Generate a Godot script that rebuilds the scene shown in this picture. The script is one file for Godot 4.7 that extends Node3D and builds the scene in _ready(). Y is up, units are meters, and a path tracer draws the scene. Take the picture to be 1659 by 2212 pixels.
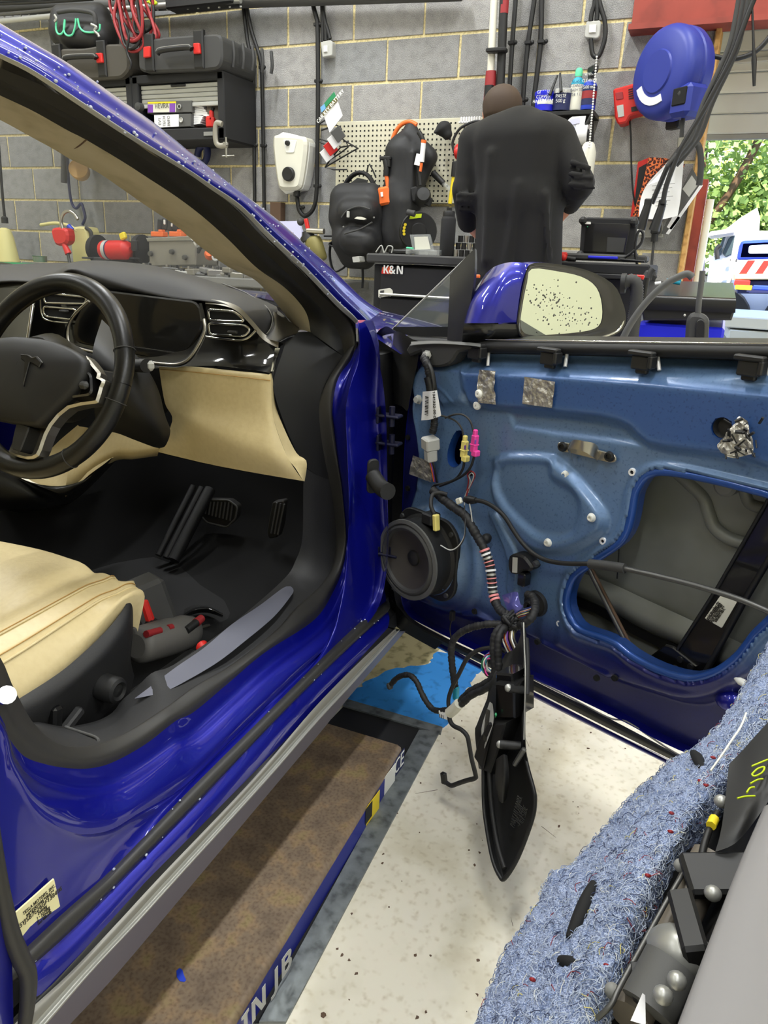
extends Node3D
# A workshop bay: a blue car with its front door open and stripped, a felt-backed door card, a block wall hung with tools.
# y is up, metres; the floor is y = 0, the back wall is at z = WALL, the car points to -z.

const WALL := -4.57
const DOOR_O := Vector3(-0.55, 0, -1.45)       # the front door's hinge line; door axes: x along the door, y up, z out of its inner face
const DOOR_TURN := -24.4

var mats := {}
var names := {}


# ---------- mesh builder ----------
class B:
	var v := PackedVector3Array()
	var n := PackedVector3Array()
	var ix := PackedInt32Array()
	var col := PackedColorArray()
	var t := Transform3D()

	func at(xf: Transform3D) -> B:
		t = xf
		return self

	func pos(o: Vector3, turn := Vector3.ZERO) -> B:
		t = Transform3D(Basis.from_euler(turn * PI / 180.0), o)
		return self

	func tri(a: Vector3, b: Vector3, c: Vector3) -> B:
		var p := t * a
		var q := t * b
		var r := t * c
		var m := (r - p).cross(q - p).normalized()
		var k := v.size()
		v.append_array(PackedVector3Array([p, q, r]))
		n.append_array(PackedVector3Array([m, m, m]))
		ix.append_array(PackedInt32Array([k, k + 1, k + 2]))
		return self

	func quad(a: Vector3, b: Vector3, c: Vector3, d: Vector3) -> B:
		tri(a, b, c)
		return tri(a, c, d)

	# a face whose front looks away from the point o
	func face(a: Vector3, b: Vector3, c: Vector3, o: Vector3) -> void:
		if (c - a).cross(b - a).dot((a + b + c) / 3.0 - o) < 0.0:
			tri(a, c, b)
		else:
			tri(a, b, c)

	# rows of equally many points, smooth; around = the columns close
	func grid(rows: Array, around := false, flip := false) -> B:
		var h := rows.size()
		var w: int = rows[0].size()
		var k := v.size()
		for i in h:
			var up: PackedVector3Array = rows[maxi(i - 1, 0)]
			var dn: PackedVector3Array = rows[mini(i + 1, h - 1)]
			var row: PackedVector3Array = rows[i]
			for j in w:
				var l := (j + w - 1) % w if around else maxi(j - 1, 0)
				var r := (j + 1) % w if around else mini(j + 1, w - 1)
				var du := row[r] - row[l]
				var dv := dn[j] - up[j]
				if du.length_squared() < 1e-14:
					du = up[r] - up[l] + dn[r] - dn[l]
				var m := dv.cross(du).normalized()
				if flip:
					m = -m
				v.append(t * row[j])
				n.append((t.basis * m).normalized())
		for i in h - 1:
			for j in (w if around else w - 1):
				var a := k + i * w + j
				var b := k + i * w + (j + 1) % w
				var c := a + w
				var d := b + w
				if flip:
					ix.append_array(PackedInt32Array([a, c, b, b, c, d]))
				else:
					ix.append_array(PackedInt32Array([a, b, c, b, d, c]))
		return self

	func box(c: Vector3, s: Vector3, bev := 0.0, turn := Vector3.ZERO) -> B:
		var keep := t
		t = t * Transform3D(Basis.from_euler(turn * PI / 180.0), c)
		var h := s / 2.0
		bev = minf(bev, minf(h.x, minf(h.y, h.z)) * 0.98)
		if bev <= 0.0:
			for ax in 3:
				for sg in [-1.0, 1.0]:
					var p := []
					for q in [[-1, -1], [1, -1], [1, 1], [-1, 1]]:
						var u := Vector3.ZERO
						u[ax] = sg * h[ax]
						u[(ax + 1) % 3] = q[0] * h[(ax + 1) % 3]
						u[(ax + 2) % 3] = q[1] * h[(ax + 2) % 3]
						p.append(u)
					face(p[0], p[1], p[2], Vector3.ZERO)
					face(p[0], p[2], p[3], Vector3.ZERO)
			t = keep
			return self
		var pt := func(sx: float, sy: float, sz: float, ax: int) -> Vector3:
			var u := Vector3(sx * (h.x - bev), sy * (h.y - bev), sz * (h.z - bev))
			u[ax] = [sx, sy, sz][ax] * h[ax]
			return u
		for ax in 3:
			var b1 := (ax + 1) % 3
			var b2 := (ax + 2) % 3
			for sg in [-1.0, 1.0]:
				var p := []
				for q in [[-1.0, -1.0], [1.0, -1.0], [1.0, 1.0], [-1.0, 1.0]]:
					var u := [0.0, 0.0, 0.0]
					u[ax] = sg
					u[b1] = q[0]
					u[b2] = q[1]
					p.append(pt.call(u[0], u[1], u[2], ax))
				face(p[0], p[1], p[2], Vector3.ZERO)
				face(p[0], p[2], p[3], Vector3.ZERO)
				for sh in [-1.0, 1.0]:      # the edge between ax and b1
					var e := []
					for g in [-1.0, 1.0]:
						var u := [0.0, 0.0, 0.0]
						u[ax] = sg
						u[b1] = sh
						u[b2] = g
						e.append(pt.call(u[0], u[1], u[2], ax))
						e.append(pt.call(u[0], u[1], u[2], b1))
					face(e[0], e[1], e[3], Vector3.ZERO)
					face(e[0], e[3], e[2], Vector3.ZERO)
		for sx in [-1.0, 1.0]:
			for sy in [-1.0, 1.0]:
				for sz in [-1.0, 1.0]:
					face(pt.call(sx, sy, sz, 0), pt.call(sx, sy, sz, 1), pt.call(sx, sy, sz, 2), Vector3.ZERO)
		t = keep
		return self

	# a tube along points; r one radius, or one per point
	func tube(pts: PackedVector3Array, r: Variant, sides := 8, caps := true, flat := 1.0) -> B:
		var rows := []
		var k := pts.size()
		var d := (pts[1] - pts[0]).normalized()
		var u := d.cross(Vector3.UP if absf(d.y) < 0.9 else Vector3.RIGHT).normalized()
		for i in k:
			var e := (pts[mini(i + 1, k - 1)] - pts[maxi(i - 1, 0)]).normalized()
			if e.length_squared() > 0.5:
				d = e
			u = (u - d * u.dot(d)).normalized()
			var w := d.cross(u)
			var rr: float = r if r is float else r[i]
			var row := PackedVector3Array()
			for j in sides:
				var a := TAU * j / sides
				row.append(pts[i] + (u * cos(a) + w * sin(a) * flat) * rr)
			rows.append(row)
		grid(rows, true, true)
		if caps:
			for q in [0, k - 1]:
				var o: Vector3 = pts[q]
				var inn: Vector3 = pts[1] if q == 0 else pts[k - 2]
				for j in sides:
					face(o, rows[q][j], rows[q][(j + 1) % sides], inn)
		return self

	# profile of (radius, height) turned round the local y axis; corners sharper than 35 degrees stay sharp
	func lathe(prof: Array, seg := 24, sweep := TAU) -> B:
		for i in prof.size() - 1:
			var p: Vector2 = prof[i]
			var q: Vector2 = prof[i + 1]
			if p.distance_to(q) < 1e-7:
				continue
			var m := Vector2(q.y - p.y, p.x - q.x).normalized()
			var mp := m
			var mq := m
			if i > 0:
				var o: Vector2 = prof[i - 1]
				var m0 := Vector2(p.y - o.y, o.x - p.x).normalized()
				if m0.dot(m) > 0.8:
					mp = (m0 + m).normalized()
			if i < prof.size() - 2:
				var o: Vector2 = prof[i + 2]
				var m1 := Vector2(o.y - q.y, q.x - o.x).normalized()
				if m1.dot(m) > 0.8:
					mq = (m1 + m).normalized()
			var k := v.size()
			for j in seg + 1:
				var a := sweep * j / seg
				var c := cos(a)
				var s := sin(a)
				v.append(t * Vector3(p.x * c, p.y, p.x * s))
				v.append(t * Vector3(q.x * c, q.y, q.x * s))
				n.append((t.basis * Vector3(mp.x * c, mp.y, mp.x * s)).normalized())
				n.append((t.basis * Vector3(mq.x * c, mq.y, mq.x * s)).normalized())
			for j in seg:
				var a := k + j * 2
				ix.append_array(PackedInt32Array([a, a + 2, a + 1, a + 1, a + 2, a + 3]))
		return self

	func ball(c: Vector3, r: Vector3, seg := 16, rings := 10) -> B:
		var keep := t
		t = t * Transform3D(Basis.from_scale(r), c)
		var prof := []
		for i in rings + 1:
			var a := PI * i / rings - PI / 2.0
			prof.append(Vector2(cos(a), sin(a)))
		lathe(prof, seg)
		t = keep
		return self

	# polygon in local xy, from z = z0 to z = z1, with a chamfer on the z1 side (and on both if both)
	func prism(poly: Array, z0: float, z1: float, bev := 0.0, both := false) -> B:
		var p := PackedVector2Array(poly)
		if Geometry2D.is_polygon_clockwise(p):
			p.reverse()
		var k := p.size()
		var inn := PackedVector2Array()
		var nm := PackedVector2Array()
		for i in k:
			var e := (p[i] - p[(i + k - 1) % k]).normalized()
			var g := (p[(i + 1) % k] - p[i]).normalized()
			var h := (e.orthogonal() + g.orthogonal())      # orthogonal of a counter-clockwise edge points inwards or outwards
			var dirn := h.normalized()
			var co := maxf(0.35, dirn.dot(e.orthogonal()))
			nm.append(dirn / co)
		var sgn := 1.0
		var probe := p[0] + nm[0] * 1e-4
		if not Geometry2D.is_point_in_polygon(probe, p):
			sgn = -1.0
		for i in k:
			nm[i] *= sgn
			inn.append(p[i] + nm[i] * bev)
		var up := 1.0 if z1 > z0 else -1.0
		var lay := []
		if bev > 0.0 and both:
			lay.append([inn, z0])
			lay.append([p, z0 + up * bev])
		else:
			lay.append([p, z0])
		if bev > 0.0:
			lay.append([p, z1 - up * bev])
			lay.append([inn, z1])
		else:
			lay.append([p, z1])
		var mid := Vector3(0, 0, (z0 + z1) / 2.0)
		for l in lay.size() - 1:
			for i in k:
				var j := (i + 1) % k
				var a := Vector3(lay[l][0][i].x, lay[l][0][i].y, lay[l][1])
				var b := Vector3(lay[l][0][j].x, lay[l][0][j].y, lay[l][1])
				var c := Vector3(lay[l + 1][0][j].x, lay[l + 1][0][j].y, lay[l + 1][1])
				var d := Vector3(lay[l + 1][0][i].x, lay[l + 1][0][i].y, lay[l + 1][1])
				var e := p[j] - p[i]
				var w := Vector3(e.orthogonal().x, e.orthogonal().y, 0) * -sgn
				var o := (a + c) / 2.0 - w.normalized() + (mid - Vector3(0, 0, a.z)) * 0.0
				face(a, b, c, o)
				face(a, c, d, o)
		for q in [0, lay.size() - 1]:
			var pl: PackedVector2Array = lay[q][0]
			var tr := Geometry2D.triangulate_polygon(pl)
			for i in range(0, tr.size(), 3):
				var a := pl[tr[i]]
				var b := pl[tr[i + 1]]
				var c := pl[tr[i + 2]]
				var z: float = lay[q][1]
				face(Vector3(a.x, a.y, z), Vector3(b.x, b.y, z), Vector3(c.x, c.y, z), Vector3((a.x + b.x + c.x) / 3.0, (a.y + b.y + c.y) / 3.0, mid.z))
		return self

	# polygon of (x, z) laid flat on the ground, y high
	func add_prism(poly: Array, y: float, y0 := 0.0) -> B:
		var keep := t
		t = Transform3D(Basis(Vector3(1, 0, 0), Vector3(0, 0, -1), Vector3(0, 1, 0)), Vector3.ZERO)
		var p := []
		for q in poly:
			p.append(Vector2(q.x, -q.y))
		prism(p, y0, y)
		t = keep
		return self

	func add(o: B) -> B:
		var k := v.size()
		v.append_array(o.v)
		n.append_array(o.n)
		for i in o.ix:
			ix.append(i + k)
		return self

	func into(m: ArrayMesh) -> void:
		var a := []
		a.resize(Mesh.ARRAY_MAX)
		a[Mesh.ARRAY_VERTEX] = v
		a[Mesh.ARRAY_NORMAL] = n
		a[Mesh.ARRAY_INDEX] = ix
		if col.size() == v.size():
			a[Mesh.ARRAY_COLOR] = col
		m.add_surface_from_arrays(Mesh.PRIMITIVE_TRIANGLES, a)


# ---------- curves ----------
func p3(a: Array) -> Array:
	var out := []
	for i in range(0, a.size(), 3):
		out.append(Vector3(a[i], a[i + 1], a[i + 2]))
	return out


func q3(z: float, a: Array) -> Array:
	var out := []
	for i in range(0, a.size(), 2):
		out.append(Vector3(a[i], a[i + 1], z))
	return out


func V(x: float, y: float, z: float) -> Vector3:
	return Vector3(x, y, z)


func U(x: float, y: float) -> Vector2:
	return Vector2(x, y)


func PV(a: Array) -> PackedVector3Array:
	return PackedVector3Array(a)


func nb() -> B:
	return B.new()


func p2(a: Array) -> Array:
	var out := []
	for i in range(0, a.size(), 2):
		out.append(Vector2(a[i], a[i + 1]))
	return out


func cr(pts: Array, per := 6) -> PackedVector3Array:
	var out := PackedVector3Array()
	var k := pts.size()
	for i in k - 1:
		var p0: Vector3 = pts[maxi(i - 1, 0)]
		var p3: Vector3 = pts[mini(i + 2, k - 1)]
		for j in per:
			out.append(Vector3(pts[i]).cubic_interpolate(pts[i + 1], p0, p3, float(j) / per))
	out.append(pts[k - 1])
	return out


# the curve cut into n points at equal steps
func even(pts: Array, n: int, smooth := true) -> PackedVector3Array:
	var d := cr(pts, 8) if smooth else PackedVector3Array(pts)
	var s := PackedFloat32Array([0.0])
	for i in range(1, d.size()):
		s.append(s[i - 1] + d[i].distance_to(d[i - 1]))
	var out := PackedVector3Array()
	var k := 0
	for i in n:
		var want := s[-1] * i / (n - 1)
		while k < d.size() - 2 and s[k + 1] < want:
			k += 1
		var f := (want - s[k]) / maxf(s[k + 1] - s[k], 1e-9)
		out.append(d[k].lerp(d[k + 1], clampf(f, 0, 1)))
	return out


# a skin over several curves; per = rows between neighbouring curves
func loft(curves: Array, n := 48, per := 1, flip := false, smooth := true) -> B:
	var cs := []
	for c in curves:
		cs.append(even(c, n, smooth))
	var rows := []
	for i in cs.size() - 1:
		for j in per:
			var f := float(j) / per
			var row := PackedVector3Array()
			for q in n:
				row.append(Vector3(cs[i][q]).cubic_interpolate(cs[i + 1][q], cs[maxi(i - 1, 0)][q], cs[mini(i + 2, cs.size() - 1)][q], f))
			rows.append(row)
	rows.append(cs[-1])
	var b := B.new()
	b.grid(rows, false, flip)
	return b


func rounded(pts: Array, r: float, n := 4) -> Array:
	var out := []
	var k := pts.size()
	for i in k:
		var p: Vector2 = pts[i]
		var a: Vector2 = pts[(i + k - 1) % k]
		var b: Vector2 = pts[(i + 1) % k]
		var ra := minf(r, p.distance_to(a) * 0.45)
		var rb := minf(r, p.distance_to(b) * 0.45)
		var q := p + (a - p).normalized() * ra
		var w := p + (b - p).normalized() * rb
		for j in n + 1:
			var f := float(j) / n
			out.append(q.lerp(p, f).lerp(p.lerp(w, f), f))
	return out


func rect(x: float, y: float, w: float, h: float, r := 0.0) -> Array:
	var p := [Vector2(x - w / 2, y - h / 2), Vector2(x + w / 2, y - h / 2), Vector2(x + w / 2, y + h / 2), Vector2(x - w / 2, y + h / 2)]
	return rounded(p, r) if r > 0.0 else p


func smooth2(pts: Array, per := 5, closed := true) -> Array:
	var out := []
	var k := pts.size()
	for i in (k if closed else k - 1):
		var p0: Vector2 = pts[(i + k - 1) % k] if closed else pts[maxi(i - 1, 0)]
		var p1: Vector2 = pts[i]
		var p2: Vector2 = pts[(i + 1) % k]
		var p3: Vector2 = pts[(i + 2) % k] if closed else pts[mini(i + 2, k - 1)]
		for j in per:
			out.append(p1.cubic_interpolate(p2, p0, p3, float(j) / per))
	if not closed:
		out.append(pts[k - 1])
	return out


func circle(c: Vector2, r: float, n := 20) -> Array:
	var out := []
	for i in n:
		out.append(c + Vector2.from_angle(TAU * i / n) * r)
	return out


# ---------- soft bodies: smooth union of tapered capsules, meshed as surface nets ----------
class Blob:
	var lo: Vector3
	var cell: float
	var nx: int
	var ny: int
	var nz: int
	var f := PackedFloat32Array()

	func _init(a: Vector3, b: Vector3, c: float) -> void:
		lo = a
		cell = c
		nx = int(ceil((b.x - a.x) / c)) + 1
		ny = int(ceil((b.y - a.y) / c)) + 1
		nz = int(ceil((b.z - a.z) / c)) + 1
		f.resize(nx * ny * nz)
		f.fill(0.06)

	# capsule from a (radius ra) to b (radius rb), squashed along the unit axis ax by sq; k = smoothing; cut = carve away
	func cap(a: Vector3, b: Vector3, ra: float, rb: float, k := 0.03, ax := Vector3.ZERO, sq := 1.0, cut := false) -> Blob:
		var rm := maxf(ra, rb) * maxf(1.0, sq) + k + cell * 2.0
		var mn := ((a.min(b) - Vector3.ONE * rm - lo) / cell).floor()
		var mx := ((a.max(b) + Vector3.ONE * rm - lo) / cell).ceil()
		var ab := b - a
		if sq != 1.0:
			ab += ax * ab.dot(ax) * (1.0 / sq - 1.0)
		var l2 := maxf(ab.length_squared(), 1e-9)
		for z in range(maxi(0, int(mn.z)), mini(nz, int(mx.z) + 1)):
			for y in range(maxi(0, int(mn.y)), mini(ny, int(mx.y) + 1)):
				var row := (z * ny + y) * nx
				for x in range(maxi(0, int(mn.x)), mini(nx, int(mx.x) + 1)):
					var p := lo + Vector3(x, y, z) * cell - a
					if sq != 1.0:
						p += ax * p.dot(ax) * (1.0 / sq - 1.0)
					var h := clampf(p.dot(ab) / l2, 0.0, 1.0)
					var d := (p - ab * h).length() - lerpf(ra, rb, h)
					if sq < 1.0:
						d *= sq
					var o := f[row + x]
					if cut:
						d = -d
						var g := clampf(0.5 - 0.5 * (d - o) / -k, 0.0, 1.0) if k < 0.0 else 0.0
						f[row + x] = maxf(o, d) + g * 0.0
					else:
						var g := clampf(0.5 + 0.5 * (o - d) / k, 0.0, 1.0)
						f[row + x] = lerpf(o, d, g) - k * g * (1.0 - g)
		return self

	func mesh(b: B) -> B:
		var id := {}
		var k0 := b.v.size()
		var off := [0, 1, nx, nx + 1, nx * ny, nx * ny + 1, nx * ny + nx, nx * ny + nx + 1]
		var edges := [[0, 1], [2, 3], [4, 5], [6, 7], [0, 2], [1, 3], [4, 6], [5, 7], [0, 4], [1, 5], [2, 6], [3, 7]]
		for z in nz - 1:
			for y in ny - 1:
				for x in nx - 1:
					var o := (z * ny + y) * nx + x
					var s := 0
					for q in 8:
						if f[o + off[q]] < 0.0:
							s += 1
					if s == 0 or s == 8:
						continue
					var sum := Vector3.ZERO
					var c := 0
					for e in edges:
						var fa := f[o + off[e[0]]]
						var fb := f[o + off[e[1]]]
						if (fa < 0.0) != (fb < 0.0):
							var w := fa / (fa - fb)
							var pa := Vector3(e[0] & 1, (e[0] >> 1) & 1, e[0] >> 2)
							var pb := Vector3(e[1] & 1, (e[1] >> 1) & 1, e[1] >> 2)
							sum += pa.lerp(pb, w)
							c += 1
					id[o] = b.v.size()
					b.v.append(b.t * (lo + (Vector3(x, y, z) + sum / c) * cell))
					var g := Vector3(f[o + 1] - f[o] + f[o + off[7]] - f[o + off[6]], f[o + off[2]] - f[o] + f[o + off[7]] - f[o + off[5]], f[o + off[4]] - f[o] + f[o + off[7]] - f[o + off[3]])
					b.n.append((b.t.basis * g).normalized())
		for o in id:
			var x: int = o % nx
			var y: int = (o / nx) % ny
			var z: int = o / (nx * ny)
			for e in [[1, nx, nx * ny, y, z], [nx, nx * ny, 1, z, x], [nx * ny, 1, nx, x, y]]:
				if e[3] == 0 or e[4] == 0:
					continue
				var fa := f[o]
				var fb := f[o + e[0]]
				if (fa < 0.0) == (fb < 0.0):
					continue
				var a = id.get(o)
				var p = id.get(o - e[1])
				var q = id.get(o - e[1] - e[2])
				var r = id.get(o - e[2])
				if a == null or p == null or q == null or r == null:
					continue
				if fa < 0.0:
					b.ix.append_array(PackedInt32Array([a, q, p, a, r, q]))
				else:
					b.ix.append_array(PackedInt32Array([a, p, q, a, q, r]))
		return b


# ---------- scene tree ----------
func world_of(o: Node) -> Transform3D:
	var x := Transform3D()
	while o != self:
		x = o.transform * x
		o = o.get_parent()
	return x


func meta(o: Node, label: String, category: String, group := "", kind := "") -> Node:
	if label:
		o.set_meta("label", label)
	if category:
		o.set_meta("category", category)
	if group:
		o.set_meta("group", group)
	if kind:
		o.set_meta("kind", kind)
	return o


func numbered(called: String) -> String:
	var k: int = names.get(called, -1) + 1
	names[called] = k
	return called if k == 0 else "%s_%03d" % [called, k]


# a thing: a Node3D at its base
func thing(called: String, label: String, category: String, base: Vector3, group := "", turn := 0.0) -> Node3D:
	var o := Node3D.new()
	o.name = numbered(called)
	o.position = base
	o.rotation_degrees.y = turn
	add_child(o)
	meta(o, label, category, group)
	return o


# one mesh: b is a B, a Mesh, or a list of [B, material] pairs; its points are in world axes unless own is set
func put(called: String, b: Variant, m: Variant, parent: Node = self, own := false, xf := Transform3D()) -> MeshInstance3D:
	var o := MeshInstance3D.new()
	o.name = numbered(called) if parent == self else called
	if b is Mesh:
		o.mesh = b
		o.material_override = mat(m)
	else:
		var am := ArrayMesh.new()
		var list: Array = b if b is Array else [[b, m]]
		for i in list.size():
			list[i][0].into(am)
			am.surface_set_material(i, mat(list[i][1]))
		o.mesh = am
	parent.add_child(o, true)
	o.transform = xf if own or parent == self else world_of(parent).affine_inverse() * xf
	return o


func single(called: String, b: Variant, m: Variant, label: String, category: String, group := "") -> MeshInstance3D:
	var o := put(called, b, m)
	meta(o, label, category, group)
	return o


func structure(called: String, b: Variant, m: Variant, label: String, category := "") -> MeshInstance3D:
	var o := put(called, b, m)
	o.name = called
	meta(o, label, category, "", "structure")
	return o


# flat lettering, standing proud of the surface it is on; centre p, reading along x, up along y
func letters(text: String, size: float, p: Vector3, x: Vector3, y: Vector3, m: Variant, parent: Node, called := "lettering", font := "Droid Sans", bold := false, narrow := 1.0, own := false) -> MeshInstance3D:
	var t := TextMesh.new()
	var f := SystemFont.new()
	f.font_names = PackedStringArray([font])
	if bold:
		f.font_weight = 700
	t.font = f
	t.text = text
	t.font_size = 32
	t.pixel_size = size / 32.0 * 1.3
	t.depth = 0.0006
	t.curve_step = 3.0
	var z := x.cross(y).normalized()
	y = z.cross(x.normalized())
	return put(called, t, m, parent, own, Transform3D(Basis(x.normalized() * narrow, y, z), p))


# ---------- materials ----------
func noise(freq: float, w := 256, type := FastNoiseLite.TYPE_SIMPLEX_SMOOTH, oct := 4, sd := 1, normal := 0.0, ramp: Variant = null) -> NoiseTexture2D:
	var f := FastNoiseLite.new()
	f.noise_type = type
	f.frequency = freq
	f.fractal_octaves = oct
	f.seed = sd
	var t := NoiseTexture2D.new()
	t.width = w
	t.height = w
	t.seamless = true
	t.noise = f
	t.generate_mipmaps = false
	if normal > 0.0:
		t.as_normal_map = true
		t.bump_strength = normal
	if ramp != null:
		var g := Gradient.new()
		g.offsets = PackedFloat32Array(ramp[0])
		g.colors = PackedColorArray(ramp[1])
		t.color_ramp = g
	return t


func new_mat(called: String, c: Color, rough := 0.6, metal := 0.0) -> StandardMaterial3D:
	var m := StandardMaterial3D.new()
	m.resource_name = called
	m.albedo_color = c
	m.roughness = rough
	m.metallic = metal
	m.cull_mode = BaseMaterial3D.CULL_DISABLED
	mats[called] = m
	return m


func tex(m: StandardMaterial3D, t: Texture2D, scale: float, world := false) -> StandardMaterial3D:
	m.albedo_texture = t
	m.uv1_triplanar = true
	m.uv1_world_triplanar = world
	m.uv1_scale = Vector3.ONE * scale
	return m


func bump(m: StandardMaterial3D, t: Texture2D, strength: float, scale := 0.0) -> StandardMaterial3D:
	m.normal_enabled = true
	m.normal_texture = t
	m.normal_scale = strength
	m.uv1_triplanar = true
	if scale > 0.0:
		m.uv1_scale = Vector3.ONE * scale
	return m


func rgb(r: int, g: int, b: int) -> Color:
	return Color8(r, g, b)


func mat(m: Variant) -> Material:
	return mats[m] if m is String else m

func _ready() -> void:
	# camera
	var cam := Camera3D.new()
	cam.name = "camera"
	cam.position = V(0,1.05,0)
	cam.rotation_degrees = V(-19.0,23.0,2.3)
	cam.fov = 68.98
	cam.near = .03
	cam.far = 300.0
	cam.current = true
	add_child(cam)
	# daylight outside
	var we := WorldEnvironment.new()
	we.name = "environment"
	var env := Environment.new()
	env.background_mode = Environment.BG_SKY
	var sky := Sky.new()
	var ps := ProceduralSkyMaterial.new()
	ps.sky_top_color = Color(.55, .68, .9)
	ps.sky_horizon_color = Color(.95, .97, 1.0)
	ps.sky_curve = .2
	ps.ground_bottom_color = Color(.5, .5, .5)
	ps.ground_horizon_color = Color(.8, .8, .8)
	ps.sky_energy_multiplier = 1.8
	ps.ground_energy_multiplier = .6
	ps.sun_angle_max = 1.0
	sky.sky_material = ps
	env.sky = sky
	env.tonemap_mode = Environment.TONE_MAPPER_LINEAR
	env.tonemap_exposure = 1.3
	env.sdfgi_enabled = true
	env.ssao_enabled = true
	env.ssil_enabled = true
	we.environment = env
	add_child(we)
	var sun := DirectionalLight3D.new()
	sun.name = "sun"
	sun.rotation_degrees = V(-46,18,0)
	sun.light_energy = 4.0
	sun.light_color = Color(1.0, .95, .86)
	sun.light_angular_distance = .6
	sun.shadow_enabled = true
	add_child(sun)
	# tube lamps under the ceiling: bay rows, two added to brighten the wall
	make_materials()
	var where := ["over the sill of the car", "over the viewer's head", "at the back of the bay, behind the viewer", "over the tool chest, added to brighten the block wall", "over the workbench, added to brighten the block wall", "over the car roof", "behind the car", "over the trolley by the doorway", "beside the mirror side wall", "in the far corner behind the viewer"]
	for p in [[-.12, -3.0, 5.0], [-.12, -.4, 5.0], [-.12, 2.6, 5.0], [-2.3, -2.9, 8.5], [-5.2, -2.7, 8.5], [-4.2, .4, 5.0], [-4.2, 3.2, 5.0], [3.6, -2.6, 6.0], [3.8, .4, 10.0], [3.8, 3.0, 8.0]]:
		ceiling_light(V(p[0], 4.6, p[1]), p[2], where.pop_front())

	build_room()
	build_lift()
	build_car()
	build_door()
	build_harness()
	build_card()
	build_wall_stuff()
	build_bench()
	build_station()
	build_person()
	build_outside()


func ceiling_light(p: Vector3, e: float, spot: String) -> void:
	var o := thing("ceiling_light", "tube lamp under the ceiling, " + spot, "lamp", p, "tube lamps under the ceiling")
	put("housing", nb().box(V(0,.06,0), V(.22,.07,1.5), .01), "white_metal", o, true)
	put("tube", nb().box(V(0,.012,0), V(.16,.024,1.44), .008), "lamp_glow", o, true)
	for z in [.6, -.6]:
		put("rod", nb().box(V(0, .34, z), V(.015,.5,.015)), "white_metal", o, true)
	var l := AreaLight3D.new()
	l.name = "ceiling_lamp"
	l.area_size = U(.16,1.44)
	l.light_energy = e
	l.light_color = Color(.985, .995, 1.0)
	l.area_range = 30.0
	l.area_attenuation = 2.0
	l.shadow_enabled = true
	l.position = p + V(0,-.004,0)
	l.rotation_degrees = V(-90,0,0)
	add_child(l)


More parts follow.
